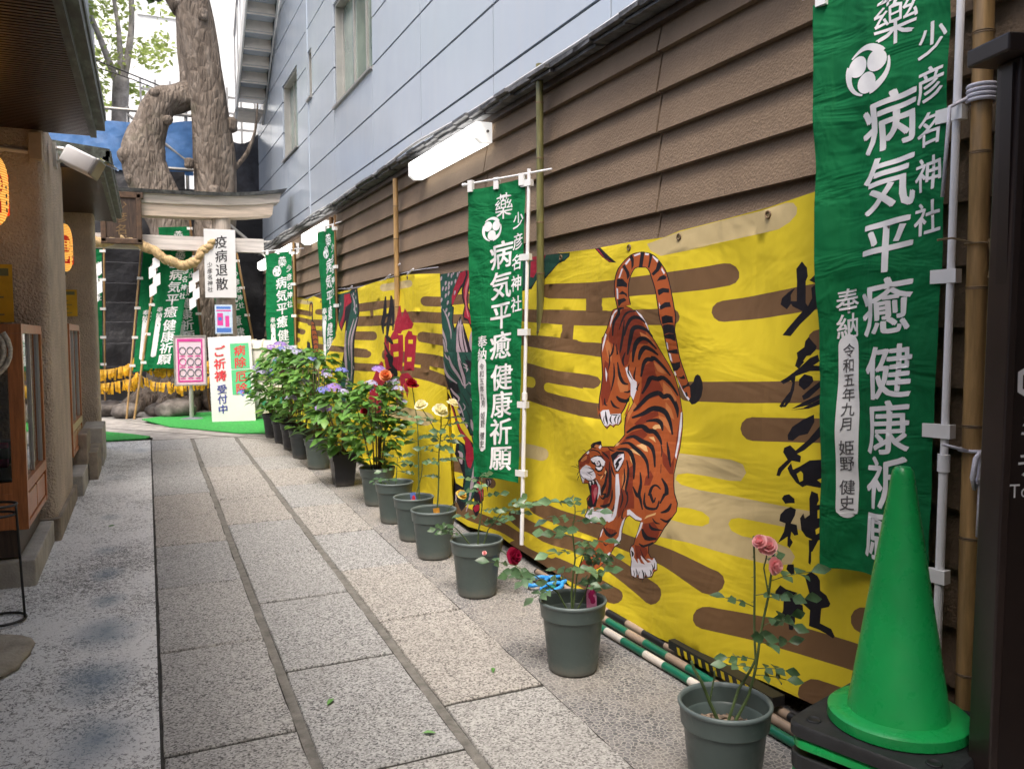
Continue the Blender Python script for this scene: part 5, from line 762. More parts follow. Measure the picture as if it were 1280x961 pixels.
# ------------------------------------------------------------------ ground and path
def sheet(name, x0, x1, y0, y1, dz, m, nx=2, ny=2, kind='structure'):
    b = MB(); vs = [(lerp(x0, x1, i / nx), lerp(y0, y1, j / ny), gz(lerp(y0, y1, j / ny)) + dz) for j in range(ny + 1) for i in range(nx + 1)]
    b.add(vs, [(j * (nx + 1) + i, j * (nx + 1) + i + 1, (j + 1) * (nx + 1) + i + 1, (j + 1) * (nx + 1) + i) for j in range(ny) for i in range(nx)])
    return tag(b.build(name, m), kind=kind)
sheet('ground', -60, 60, -30, 120, -.03, mat('far_ground', (.3, .29, .27), .9, .2, 2))
sheet('drain_strip', -1.2, .0, -3, 10.6, -.004, M['agg_left'])
sheet('wall_strip', 1.366, 2.5, -3, 11.2, -.004, M['agg_right'])
sheet('path_bed', -.002, 1.37, -3, 10.56, -.0065, mat('joint_dirt', (.045, .042, .036), .95, .3, 20))
for x_ in (.45, .935): sheet('mortar_strip', x_ - .018, x_ + .017, -3, 10.45, -.0025, M['mortar'])
b = MB()
cols = [(.012, .43, [-1.2, -.5, .3, 1.05, 1.93, 2.84, 3.75, 4.66, 5.55, 6.33, 7.17, 7.99, 8.84, 9.68, 10.52]),
        (.47, .915, [-1, -.2, .7, 1.6, 2.5, 3.36, 4.23, 5.09, 5.97, 6.82, 7.64, 8.38, 9.34, 10.48]),
        (.955, 1.36, [-.9, .1, 1.1, 1.95, 2.83, 3.75, 4.61, 5.46, 6.33, 7.2, 8.03, 8.82, 9.71, 10.44])]
# joints measured along the path (metres), slabs with slightly uneven edges and heights
random.seed(3)
for x0, x1, ys in cols:
    for y0, y1 in zip(ys[:-1], ys[1:]):
        g = .011; j = lambda: random.uniform(-.004, .004); h = random.uniform(-.001, .003); m = random.choice((0, 0, 1, 1, 2))
        n = 8; pts = []
        for i in range(n): pts.append((lerp(x0, x1, i / n) + j() * .5, y0 + g + j() * .6 + .012 * (i / n - .5)))
        for i in range(n): pts.append((x1 + j(), lerp(y0 + g, y1 - g, i / n) + .006))
        for i in range(n): pts.append((lerp(x1, x0, i / n), y1 - g + j() * .6 + .012 * (.5 - i / n)))
        for i in range(n): pts.append((x0 + j() * .6, lerp(y1 - g, y0 + g, i / n) - .006))
        k = len(pts); cx = sum(p[0] for p in pts) / k; cy = sum(p[1] for p in pts) / k
        vs = [(p[0], p[1], gz(p[1]) - .02) for p in pts] + [(p[0], p[1], gz(p[1]) - .005 + h) for p in pts] + [(lerp(p[0], cx, .015), lerp(p[1], cy, .012), gz(p[1]) + h + .001) for p in pts]
        b.add(vs, [(i, (i + 1) % k, k + (i + 1) % k, k + i) for i in range(k)] + [(k + i, k + (i + 1) % k, 2 * k + (i + 1) % k, 2 * k + i) for i in range(k)] + [tuple(range(2 * k, 3 * k))], m)
tag(b.build('stone_path', [M['granite_grey'], M['granite_warm'], M['granite_pale']]), kind='structure')
# curved crossing band of paving and the two pieces of green turf at the shrine end
def flat(name, pts, dz, th, m, **kw):
    b = MB(); b.prism(pts, lambda p: (p[0], p[1], gz(p[1]) + dz), lambda p: (p[0], p[1], gz(p[1]) + dz + th)); return tag(b.build(name, m), **kw)
cross = [(-1.6, 13.4), (-.6, 13.1), (0, 12.2), (.5, 11.35), (.95, 10.72), (1.42, 10.48), (1.36, 10.45), (.02, 10.54), (.03, 10.75), (-.2, 11.15), (-.5, 11.5), (-1.6, 12.3)]
flat('cross_paving', cross, -.012, .014, mat('pale_paving', (.36, .34, .32), .85, .2, 6, .3, 60), kind='structure')
b = MB()
for a, c in (((-.9, 12.3), (1.3, 10.05)), ((-.3, 12.45), (1.1, 10.55))):
    d = V((c[0] - a[0], c[1] - a[1])).normalized(); nx, ny = -d.y * .012, d.x * .012
    b.quad(*[(p[0] + s * nx, p[1] + s * ny, gz(p[1]) + .0065) for p, s in ((a, -1), (c, -1), (c, 1), (a, 1))])
tag(b.build('paving_joint', M['mortar']), kind='structure')
flat('turf_mat', [(-.1, 12.72), (.24, 11.68), (.55, 11.3), (1.0, 10.72), (1.42, 10.5), (1.66, 10.4), (2.02, 10.9), (1.98, 13.4), (.5, 13.3)], .004, .014, M['turf'], label='large bright green artificial turf mat under the leaning white signboard', cat='turf mat')
flat('turf_mat', [(-.62, 11.55), (-.5, 11.46), (-.2, 11.1), (.0, 10.8), (-.05, 10.64), (-.62, 10.6)], .004, .014, M['turf'], label='small green turf piece with a dark edge beside the far left pillar', cat='turf mat')
# fallen leaves on the paving
M['leaf_fallen'] = mat('fallen_green_leaf', (.13, .30, .08), .6, .2, 20)
for x, y, r, s, lab in ((.56, 2.98, .9, .055, 'flat green fallen leaf in the middle of a pale slab'), (.86, 2.63, 2.9, .05, 'narrow green fallen leaf lying across the mortar joint'), (1.22, 3.0, 1.2, .045, 'small green fallen leaf near the near potted rose'), (1.16, 2.2, .3, .045, 'fallen leaf at the front edge of the paving'), (-.28, 6.2, .4, .05, 'pale fallen leaf on the worn left strip')):
    b = MB(); pts = [(0, 0), (.3, .16), (.6, .17), (1, 0), (.6, -.17), (.3, -.16)]
    c, s2 = cos(r), sin(r); P = [(x + s * (c * u - s2 * v), y + s * (s2 * u + c * v)) for u, v in pts]
    zz = [.006, .012, .014, .009, .014, .012]
    vs = [(p[0], p[1], gz(p[1]) + z) for p, z in zip(P, zz)] + [((P[0][0] + P[3][0]) / 2, (P[0][1] + P[3][1]) / 2, gz(y) + .006)]
    b.add(vs, [(0, 1, 6, 5), (1, 2, 6), (2, 3, 6), (3, 4, 6), (4, 5, 6)]); tag(b.build('fallen_leaf', M['leaf_fallen']), lab, 'leaf')
# ------------------------------------------------------------------ right side: brown siding wall with eave
WX = 2.28
t = thing('siding_wall', 'long brown stucco lap siding wall behind the yellow banners', 'wall', (WX, 0, 0))
LAPS = [.0, .13, .314, .498, .682, .866, 1.05, 1.234, 1.418, 1.602, 1.793, 1.977, 2.161, 2.345, 2.529, 2.713, 2.86]
SEAMS = [-2, -.75, 1.28, 3.35, 5.42, 7.5, 9.57, 11.64, 13.7, 15.6]
b = MB()
for y0, y1 in zip(SEAMS[:-1], SEAMS[1:]):
    for z0, z1 in zip(LAPS[:-1], LAPS[1:]):
        a, c = y0 + .007, y1 - .007
        q = lambda x, y, z: (WA * y + x, y, z)
        b.hexa([q(0, a, z0), q(.06, a, z0), q(.06, c, z0), q(0, c, z0), q(.034, a, z1), q(.06, a, z1), q(.06, c, z1), q(.034, c, z1)])
b.hexa([q(.0602, -2, -.1), q(.2, -2, -.1), q(.2, 15.6, -.1), q(.0602, 15.6, -.1), q(.0602, -2, 2.86), q(.2, -2, 2.86), q(.2, 15.6, 2.86), q(.0602, 15.6, 2.86)])
b.build('siding', M['siding'], t)
b = MB(); b.hexa([q(-.012, -2, 2.835), q(.03, -2, 2.835), q(.03, 15.6, 2.835), q(-.012, 15.6, 2.835), q(-.012, -2, 2.872), q(.03, -2, 2.872), q(.03, 15.6, 2.872), q(-.012, 15.6, 2.872)]); b.build('brown_trim', M['wood_dark'], t)
# broken slate edge course: many small uneven pieces
b = MB(); random.seed(5); y = -2.0
while y < 15.5:
    L = random.uniform(.16, .3); a, c = y + .004, y + L; o = random.uniform(-.02, .02) ; dz = random.uniform(-.008, .01) + .012 * sin(y * 1.1)
    for (xa, za, zb, xo) in ((-.085, 2.875, 2.893, 0), (-.12, 2.896, 2.917, .02)):
        b.hexa([q(xa + o, a, za + dz), q(.09, a, za + .01), q(.09, c, za + .01), q(xa + o + random.uniform(-.012, .012), c, za + dz), q(xa + o, a, zb + dz), q(.09, a, zb + .02), q(.09, c, zb + .02), q(xa + o, c, zb + dz)])
    y += L
b.build('slate_edge', M['lead'], t)
b = MB(); P = [q(-.1 + .014 * sin(yy * 1.7), yy, 2.932 + .012 * sin(yy * 1.1) + .008 * sin(yy * 3.1)) for yy in [-2 + .22 * i for i in range(81)]]
b.tube(P, .012, 6); b.build('flashing', M['rim'], t, smooth=True)
# ------------------------------------------------------------------ right side: blue panel building above
BX = 2.34
t = thing('panel_building', 'tall pale blue metal panelled building rising above the brown wall', 'building', (BX, 0, 0))
qb = lambda x, y, z: (WA * y + x, y, z)
YS = [-4.2, -2.25, -.72, .81, 2.34, 3.85, 5.37, 6.90, 8.40, 10.06, 11.62, 13.17, 14.7, 16.3]
ZS = [2.72] + [3.18 + .4685 * i for i in range(0, 14)]
def blk(b, x0, x1, y0, y1, z0, z1, m=0): return b.hexa([qb(x0, y0, z0), qb(x1, y0, z0), qb(x1, y1, z0), qb(x0, y1, z0), qb(x0, y0, z1), qb(x1, y0, z1), qb(x1, y1, z1), qb(x0, y1, z1)], m)
HOLES = [(8.405, 10.055, 4.115, 5.30), (12.35, 13.55, 4.15, 5.29), (11.33, 11.6, 4.59, 5.22)]
b = MB()
for y0, y1 in zip(YS[:-1], YS[1:]):
    for z0, z1 in zip(ZS[:-1], ZS[1:]):
        ya, yb, za, zb = y0 + .007, y1 - .007, z0 + .01, z1 - .01
        parts = [(ya, yb, za, zb)]
        for (ha, hb, hz, hZ) in HOLES:
            new = []
            for (a, c, d, e) in parts:
                if c <= ha or a >= hb or e <= hz or d >= hZ: new.append((a, c, d, e)); continue
                if a < ha: new.append((a, ha, d, e))
                if c > hb: new.append((hb, c, d, e))
                a2, c2 = max(a, ha), min(c, hb)
                if d < hz: new.append((a2, c2, d, hz))
                if e > hZ: new.append((a2, c2, hZ, e))
            parts = new
        for (a, c, d, e) in parts:
            if c - a > .01 and e - d > .01: blk(b, 0, .025, a, c, d, e)
b.build('panel_cladding', M['panel'], t)
b = MB()
for (a, c, d, e) in ((-4.2, 8.4, 2.7, 9.2), (10.06, 11.33, 2.7, 9.2), (13.55, 16.3, 2.7, 9.2), (8.4, 10.06, 2.7, 4.11), (8.4, 10.06, 5.3, 9.2), (11.33, 13.55, 2.7, 4.15), (11.33, 13.55, 5.29, 9.2), (11.6, 12.35, 4.15, 5.29), (11.33, 11.6, 4.15, 4.59)): blk(b, .02, .2, a, c, d, e)
blk(b, .2, 5, -4.2, 16.3, 2.7, 9.2); b.build('backing', M['joint'], t)
b = MB(); blk(b, -.006, .02, 11.57, 11.67, 2.9, 9.2); b.build('joint_cover', M['panel'], t)
for (a, c, d, e), nm in zip(HOLES, 'abc'):
    b = MB(); blk(b, .022, .135, a, a + .03, d, e); blk(b, .022, .135, c - .03, c, d, e); blk(b, .022, .135, a + .03, c - .03, e - .03, e); blk(b, .022, .135, a + .03, c - .03, d, d + .03)
    wn = b.build('window', M['alu'], t)
    b = MB(); y = a + .03
    n = 3 if c - a > 1 else 1
    for i in range(n + 1):
        yy = lerp(a + .03, c - .03, i / n); blk(b, .1, .134, max(a + .03, yy - .022), min(c - .03, yy + .022), d + .03, e - .03)
    b.build('sash', M['alu'], wn)
    b = MB(); blk(b, .118, .124, a + .03, c - .03, d + .03, e - .03); b.build('pane', M['pane'], wn)
    b = MB(); blk(b, -.03, .1, a - .01, c + .01, d - .025, d - .001); b.build('sill', M['alu_dark'], wn)
# fluorescent lamps fixed under the slate edge
def lamp(y0, y1, z, label):
    t = thing('wall_lamp', label, 'lamp', (wx((y0 + y1) / 2, WX), (y0 + y1) / 2, z), 0, 'white fluorescent lamps along the top of the brown wall')
    L = (y1 - y0) / 2; prof = [(-.005, -.07), (-.075, -.075), (-.115, -.045), (-.115, .06), (-.005, .06)]
    r = lambda x, y, z: (x + WA * y, y, z)
    b = MB(); b.prism(prof, lambda p: r(p[0], -L + .05, p[1]), lambda p: r(p[0], L - .05, p[1])); b.build('diffuser', M['lamp_on'], t)
    for s in (-1, 1):
        b = MB(); b.prism(prof, lambda p: r(p[0] * 1.02, s * L, p[1] * 1.02), lambda p: r(p[0] * 1.02, s * (L - .05), p[1] * 1.02)); e = b.build('end_cap', M['lamp_cap'], t)
    b = MB(); b.tube([r(-.04, -L, .0), r(-.04, -L - .012, 0)], .01, 8); b.build('screw', M['alu_dark'], t)
    b = MB(); b.hexa([r(-.0049, -L + .1, -.05), r(.012, -L + .1, -.05), r(.012, L - .1, -.05), r(-.0049, L - .1, -.05), r(-.0049, -L + .1, .05), r(.012, -L + .1, .05), r(.012, L - .1, .05), r(-.0049, L - .1, .05)]); b.build('mounting_plate', M['white_paint'], t)
lamp(5.25, 6.72, 2.765, 'largest nearest lit white fluorescent lamp under the slate edge')
lamp(9.85, 11.35, 2.70, 'lit fluorescent lamp just right of the far green flags')
lamp(12.1, 13.5, 2.67, 'lit fluorescent lamp directly above the far left wall flag')
lamp(14.0, 15.4, 2.66, 'smallest farthest lit fluorescent lamp beside the gate beam end')
# outside staircase at the far end of the blue building
t = thing('outside_staircase', 'pale outdoor staircase seen from below on the blue building', 'staircase', (1.99, 13.5, 5.6))
up_, lo_ = [], []
for i in range(13):
    y = 1.75 - i * .27; z = -.15 + i * .185
    up_ += [(y, z + .03), (y - .27, z + .03)]; lo_ += [(y + .02, z), (y - .25, z)]
b = MB(); b.prism(up_ + lo_[::-1], lambda p: (-.44, p[0], p[1]), lambda p: (-.02, p[0], p[1]))
for k_, f_ in enumerate(b.f):
    if k_ > 1: b.m[k_] = 1 if abs(b.v[f_[0]][2] - b.v[f_[1]][2]) > .05 else 0
b.build('flight', [M['panel'], M['cream_box']], t)
for x in (-.47, -.02):
    b = MB(); b.hexa([(x, 2.0, -.45), (x + .03, 2.0, -.45), (x + .03, -1.8, 2.12), (x, -1.8, 2.12), (x, 2.0, -.1), (x + .03, 2.0, -.1), (x + .03, -1.8, 2.45), (x, -1.8, 2.45)]); b.build('stringer', M['white_paint'], t)
b = MB()
for i in range(8): b.tube([(-.46, 1.9 - i * .5, .0 + i * .342), (-.46, 1.9 - i * .5, 1.0 + i * .342)], .015, 6)
b.tube([(-.46, 1.9, 1.0), (-.46, -1.6, 3.39)], .02, 6); b.build('handrail', M['white_paint'], t)
b = MB(); b.box(-.47, -.02, 1.77, 2.5, -.3, -.24); b.build('landing', M['cream_box'], t)
# ------------------------------------------------------------------ left side: shrine office with stuccoed pillars and eaves
t = thing('shrine_office', 'low brown stuccoed shrine office with copper edged eaves along the left', 'building', (-.56, 6, .1))
def rp(x0, x1, y0, y1, r, z0, z1):          # rectangle with rounded corners on its +x side, local coords of the office
    pts = [(x0, y0)] + [(x1 - r + r * sin(a), y0 + r - r * cos(a)) for a in [pi / 2 * k / 5 for k in range(6)]] + [(x1 - r + r * cos(a), y1 - r + r * sin(a)) for a in [pi / 2 * k / 5 for k in range(6)]] + [(x0, y1)]
    b = MB(); b.prism(pts, lambda p: (p[0], p[1], z0), lambda p: (p[0], p[1], z1)); return b
pl = rp(-2.6, 0, .02, 1.3, .05, .16, 2.66).build('pillar', M['stucco'], t); rp(-1, .022, -.04, 1.34, .02, -.1, .16).build('plinth', M['plinth'], pl)
pl = rp(-2.6, .085, 3.66, 4.0, .04, .3, 2.66).build('pillar', M['stucco'], t); rp(-1, .11, 3.6, 4.06, .02, -.1, .38).build('plinth', M['plinth'], pl)
b = MB(); b.box(-2.6, -.35, 1.3, 3.66, -.1, 2.66); b.box(-2.6, -1.05, -7, .02, -.1, 2.66); b.build('rear_wall', M['stucco'], t)
def eave(y0, y1, xo, z, rise=.9):
    b = MB(); b.box(-3.2, xo - .03, y0, y1, z + .012, z + .03); b.build('soffit', M['soffit_gap'], t)
    b = MB(); y = y0 + .012
    while y < y1 - .01: b.box(-3.2, xo - .035, y, y + .022, z, z + .0115); y += .036
    b.build('slats', M['soffit'], t)
    b = MB(); b.box(xo - .035, xo, y0, y1, z - .012, z + .055); b.box(xo - .001, xo + .04, y0, y1, z + .04, z + .1); b.box(xo + .02, xo + .058, y0, y1, z + .1, z + .145)
    b.hexa([(-3.2, y0, z + .035), (xo + .05, y0, z + .035), (xo + .05, y1, z + .035), (-3.2, y1, z + .035), (-3.2, y0, z + rise), (xo + .05, y0, z + .16), (xo + .05, y1, z + .16), (-3.2, y1, z + rise)])
    b.build('roof', M['copper'], t)
eave(-9, .06, .3, 2.60); eave(1.15, 4.25, .29, 2.585, .5)
b = MB(); b.tube([(-.75, .0, 2.5), (-.3, -.002, 2.47), (-.06, -.004, 2.455)], .014, 8); b.build('conduit', M['cream_box'], t, smooth=True)
# security floodlight box on the pillar corner
t = thing('floodlight', 'cream box floodlight tilted down on a bracket at the near pillar corner', 'light', (-.53, 6.32, 2.6))
b = MB(); b.cbox((-.07, -.335, -.01), (.075, .06, .17)); b.build('junction_box', mat('tan_box', (.5, .38, .26), .5), t, bevel=.006)
b = MB(); b.tube([(.0, -.03, .05), (.06, -.05, .045), (.1, -.06, .0)], .016, 8); b.tube([(.0, -.03, -.05), (.05, -.05, -.03), (.1, -.06, -.02)], .012, 8); b.cbox((.01, -.035, 0), (.02, .1, .16)); b.build('bracket', M['alu'], t)
RM = Matrix.Rotation(radians(28), 3, 'Y') @ Matrix.Rotation(radians(-18), 3, 'Z')
b = MB(); b.cbox((.16, -.05, -.03), (.21, .12, .12), RM); b.build('housing', M['white_plastic'], t, bevel=.012)
b = MB(); b.cbox(V((.16, -.05, -.03)) + RM @ V((.115, 0, 0)), (.03, .126, .126), RM); b.build('bezel', M['alu_dark'], t, bevel=.01)
b = MB(); b.cbox(V((.16, -.05, -.03)) + RM @ V((.17, 0, .066)), (.09, .11, .008), RM); b.build('visor', M['glass'], t)
# stone sill steps in front of the display cases
for (x0, x1, y0, y1, h, lab, nm) in ((-1.6, -.575, 5.0, 5.955, .135, 'long pale granite step below the near display case', 'stone_step'), (-1.0, -.5, 7.42, 8.4, .16, 'granite step between the two pillars below the far display case', 'stone_step'),
      (-.62, -.43, 8.15, 8.75, .24, 'low dark carved stone block on the ground before the far pillar', 'stone_block'), (-.66, -.5, 8.0, 8.45, .42, 'taller grey stone block standing behind the carved block', 'stone_block'), (-.6, -.42, 8.9, 9.55, .36, 'pale squared stone block touching the far pillar plinth', 'stone_block')):
    b = MB(); b.box(x0, x1, y0, y1, -.02, h, sl=1); tag(b.build(nm, M['step'] if 'pale' in lab or 'granite' in lab else M['plinth'], bevel=.008), lab, 'step' if nm == 'stone_step' else 'stone')
# glazed display cases
def case(x1, y0, y1, z0, zt, zmid, label):
    t = thing('display_case', label, 'display case', (x1, y0, z0)); L = y1 - y0; H = zt - z0; m = zmid - z0; D = -1.2
    b = MB(); b.box(D, -.004, .004, L, .0, m - .07); b.build('cabinet', M['wood_case'], t)
    for i in range(2):
        b = MB(); ya, yb = .06 + i * (L - .1) / 2, .05 + (i + 1) * (L - .1) / 2 - .012
        b.box(-.004, .012, ya, yb, .035, m - .09); d = b.build('door_panel', M['wood_case'], t, bevel=.006)
    b = MB()
    for ya in (0, L - .045): b.box(-.05, .018, ya, ya + .045, -.002, H)
    b.box(-.05, .018, .045, L - .045, m - .069, m - .01); b.box(D, .018, 0, L, H + .0005, H + .05); b.box(-.05, .016, .045, L - .045, -.002, .03); b.box(D, -.05, .0, .04, m - .069, m - .01)
    b.build('frame', M['wood_case'], t)
    b = MB(); b.box(-.012, -.006, .045, L - .045, m - .0095, H); b.box(D, -.05, .012, .018, m - .0095, H); b.build('glazing', M['glass'], t)
    yy = .045 + (L - .09) * .5
    for y in (yy - .02, L - .075): b = MB(); b.box(-.006, .006, y, y + .016, m - .0095, H - .001); b.build('sliding_frame', M['alu'], t)
    b = MB(); b.box(D, -.06, .045, L - .05, m - .01, m + .004); b.box(D, -.35, .045, L - .05, m + .3, m + .312); b.build('shelf', M['white_paint'], t)
    b = MB(); b.box(D + .02, D + .04, .02, L - .02, m, H); b.build('back_board', M['wood_dark'], t)
    b = MB(); b.box(D, -.03, .02, L, -.15, -.003); b.build('base', M['wood_dark'], t)
    return t
case(-.62, 5.02, 5.93, .40, 1.43, .66, 'near orange wooden glass display case below the yellow poster')
case(-.58, 7.45, 8.5, .46, 1.47, .72, 'far orange wooden glass display case between the two pillars')
random.seed(11)
for i, (x, y, z, col, lab) in enumerate(((-.8, 5.2, .665, (.75, .75, .7), 'white bottle with blue cap inside the near display case'), (-.95, 5.35, .665, (.1, .4, .38), 'teal charm box inside the near display case'), (-.8, 5.55, .665, (.7, .1, .3), 'magenta boxed charm inside the near display case'), (-1.0, 5.12, .665, (.65, .45, .1), 'gold boxed charm at the case corner'), (-.8, 5.72, .665, (.7, .7, .72), 'white folded card standing at the right end of the near case'))):
    t = thing('charm_box' if 'bottle' not in lab else 'bottle', lab, 'bottle' if 'bottle' in lab else 'charm', (x, y, z))
    if 'bottle' in lab:
        b = MB(); b.lathe([(.0, 0), (.035, 0), (.037, .11), (.03, .14), (.013, .155), (.013, .17)], 20); b.build('body', M['white_plastic'], t, smooth=True)
        b = MB(); b.lathe([(.016, .165), (.016, .195), (.0, .196)], 16); b.build('cap', M['tool_blue'], t, smooth=True)
    else:
        b = MB(); b.cbox((0, 0, .07), (.09, .05, .14)); b.build('box', mat('charm_print', col, .5), t, bevel=.004)
        b = MB(); b.cbox((.02, 0, .08), (.055, .052, .06)); b.build('label_band', M['paper'], t)
# paper lanterns
def lantern(x, y, z0, z1, r, label):
    t = thing('paper_lantern', label, 'lantern', (x, y, z0)); H = z1 - z0; prof = []
    n = 34
    for i in range(n + 1):
        u = i / n; e = max(0.0, 1 - abs(2 * u - 1) ** 3.2) ** .5; prof.append((r * (.52 + .48 * e) + (.0025 if i % 2 else 0), .03 + (H - .06) * u))
    b = MB(); b.lathe(prof, 40); b.build('shade', M['lantern'], t, smooth='all')
    for z, nm in ((0, 'base_ring'), (H - .035, 'top_ring')): b = MB(); b.lathe([(r * .3, z), (r * .55, z), (r * .55, z + .035), (r * .3, z + .035)], 28); b.build(nm, M['black'], t)
    # printed emblem: red disc and small dark strokes wrapped on the shade
    def on(a, z): return (cos(a) * (r * 1.012), sin(a) * (r * 1.012), z)
    b = MB()
    for az in (-.9, .35):
        for k in range(18):
            a0, a1 = 2 * pi * k / 18, 2 * pi * (k + 1) / 18
            b.add([on(az, H * .55), on(az + .42 * cos(a0), H * .55 + .075 * sin(a0)), on(az + .42 * cos(a1), H * .55 + .075 * sin(a1))], [(0, 1, 2)])
        b.add([on(az - .3, H * .36), on(az + .3, H * .36), on(az + .3, H * .2), on(az - .3, H * .2)], [(0, 1, 2, 3)])
    b.build('red_print', M['lantern_red'], t)
    b = MB()
    for az in (-.28, .95):
        for k in range(4): z = H * (.22 + .09 * k); b.add([on(az - .06, z), on(az + .06, z), on(az + .06, z + .022), on(az - .06, z + .022)], [(0, 1, 2, 3)])
    b.build('dark_print', M['ink_black'], t)
    b = MB(); b.tube([(0, 0, H - .01), (0, 0, H + .12)], .006, 6); b.build('hook', M['black'], t)
    return t
lantern(-.865, 5.62, 2.02, 2.49, .155, 'big glowing orange paper lantern cut by the left picture edge')
lantern(-.70, 8.35, 1.96, 2.44, .12, 'glowing orange paper lantern half hidden behind the near pillar')
for lab, (x0, x1, y, z0, z1) in {'yellow poster on the stucco wall at the left picture edge': (-1.15, -.752, 5.985, 1.505, 1.86), 'small faded yellow notice above the far display case': (-.92, -.645, 9.63, 1.63, 1.9)}.items():
    t = thing('poster', lab, 'poster', (x0, y, z0)); w_, h_ = x1 - x0, z1 - z0
    b = MB(); b.box(0, w_, -.004, .0, 0, h_); b.build('sheet', M['poster_yellow'], t)
    b = MB(); b.box(.02, w_ - .02, -.0055, -.0045, h_ * .8, h_ * .93)
    for i in range(4): b.box(.02, w_ - .05 - .03 * (i % 2), -.0055, -.0045, h_ * (.12 + .15 * i), h_ * (.145 + .15 * i))
    b.build('print', mat('poster_print', (.16, .17, .08), .6), t)
# straw coil hanging at the frame edge
t = thing('rope_coil', 'round coil of pale straw rope hanging on the near display case corner', 'rope', (-.775, 4.93, 1.34))
b = MB(); P = [(.032 * a / pi * .5 * cos(a), -.03 - .004 * sin(a * 3), .032 * a / pi * .5 * sin(a)) for a in [.3 * i for i in range(4, 108)]]
P = [(p[0] * .86, p[1], p[2] * .92) for p in P if sqrt(p[0] ** 2 + p[2] ** 2) < .165]
b.tube(P, .0115, 7); b.build('coil', mat('pale_straw', (.72, .66, .57), .9, .25, 60, .5, 200), t, smooth='all')
b = MB(); b.tube([(0, -.02, .12), (0.0, .0, .16), (0, .09, .17)], .006, 6); b.build('hanger', M['twine'], t)
# black wire stand and flat stone
t = thing('wire_stand', 'thin black wire ring stand standing before the granite step', 'stand', (-.66, 4.45, gz(4.45)))
b = MB()
for z, r in ((.008, .1), (.5, .075), (.545, .08)): b.tube([(r * cos(2 * pi * i / 28), r * sin(2 * pi * i / 28), z) for i in range(29)], .0065, 6, cap=False)
b.build('ring', M['black'], t, smooth='all')
for a in (-.2, 1.9, 4.0): b = MB(); b.tube([(.1 * cos(a), .1 * sin(a), .008), (.082 * cos(a), .082 * sin(a), .5), (.08 * cos(a), .08 * sin(a), .545)], .006, 6); b.build('leg', M['black'], t, smooth='all')
def rock(name, c, sx, sy, sz, seed, m, label, cat='rock', flat_=1.0, group=None):
    b = MB(); n1, n2 = 22, 14; vs = []; random.seed(seed); off = V((seed * 3.1, seed * 1.7, seed))
    for j in range(n2 + 1):
        th = pi * j / n2
        for i in range(n1):
            ph = 2 * pi * i / n1; d = V((sin(th) * cos(ph), sin(th) * sin(ph), cos(th)))
            r = 1 + .22 * noise.noise(d * 1.6 + off) + .1 * noise.noise(d * 4 + off); z = d.z * r
            if flat_ < 1: z = max(-.6, min(z, flat_))
            vs.append((d.x * r * sx, d.y * r * sy, z * sz))
    b.add(vs, [(j * n1 + i, (j + 1) * n1 + i, (j + 1) * n1 + (i + 1) % n1, j * n1 + (i + 1) % n1) for j in range(n2) for i in range(n1)])
    o = b.build(name, m, smooth='all'); o.location = c; return tag(o, label, cat, group)
rock('flat_stone', (-.68, 3.95, gz(4) + .008), .2, .27, .045, 4, mat('sand_stone', (.36, .32, .26), .9, .2, 6, .7, 60), 'flat tan stone set in the ground at the left picture edge', 'stone', .5)
# unseen street front and canopy, added to block light into the lane
t = thing('unseen_street_building', 'unseen plain street front added behind the viewer to block back light', 'building', (1, -7, 0))
b = MB(); b.box(-14, 16, -6, 0, -.3, 12); b.build('wall', mat('street_render', (.5, .48, .45), .85, .1, 2), t)
for i in range(6): b = MB(); b.box(-11 + i * 4, -9 + i * 4, .0, .03, 1.2 + 0, 2.6); b.build('window', M['pane'], t)
t = thing('unseen_shade_canopy', 'unseen canopy added overhead to shade the near right of the lane', 'canopy', (2.1, .2, 3.2))  # out of view, sized to darken the sign, cones and bamboo
b = MB(); b.box(-1.3, .12, -3, 1.05, 0, .08); b.build('roof', M['copper'], t); b = MB(); b.box(-1.32, -1.3, -3, 1.07, -.06, .12); b.build('fascia', M['wood_dark'], t)
# ------------------------------------------------------------------ printed banners hung along the brown wall
EYES = [(a / 1000, c / 1000) for e in (EDGE_NEAR, EDGE_FAR) for a, c in e[0][1:-1:2]]
def bx(y, z):
    top = max(0, min(1, (1.9 - z) / .5)); low = max(0, min(1, (1.9 - z) / 1.8))
    wv = .016 * sin(3.4 * y + 3.1 * z) + .016 * sin(4.3 * y - 6.6 * z + 1.2) + .007 * sin(8 * y + 7 * z) + .026 * noise.noise(V((y * .9, z * 1.1, 3)))
    wv += .004 * noise.noise(V((y * 5, z * 1.3, 9)))
    for ey, ez in EYES:
        dy, dz = y - ey, ez - z
        if abs(dy) < .5 and -.1 < dz < .6: wv += .010 * sin(dy / (.05 + dz * .45) * 2.2) * math.exp(-dz * 4.5) * math.exp(-(dy / (.08 + dz * .6)) ** 2)
    near = max(0, min(1, (2.7 - y) / .6)); wv *= 1 - .65 * near
    return .05 * near * low + 2.25 + WA * y - .1027 * (1.9 - z) + wv * (.25 + .75 * top) - .06 * max(0, low - .88) * 2
def parse(s): 
    out = []
    for ln in s.strip().split('\n'):
        p = ln.split(); out.append((ART_KEYS.index(p[0]), [tuple(int(q) / 1000 for q in x.split(',')) for x in p[1:]]))
    return out
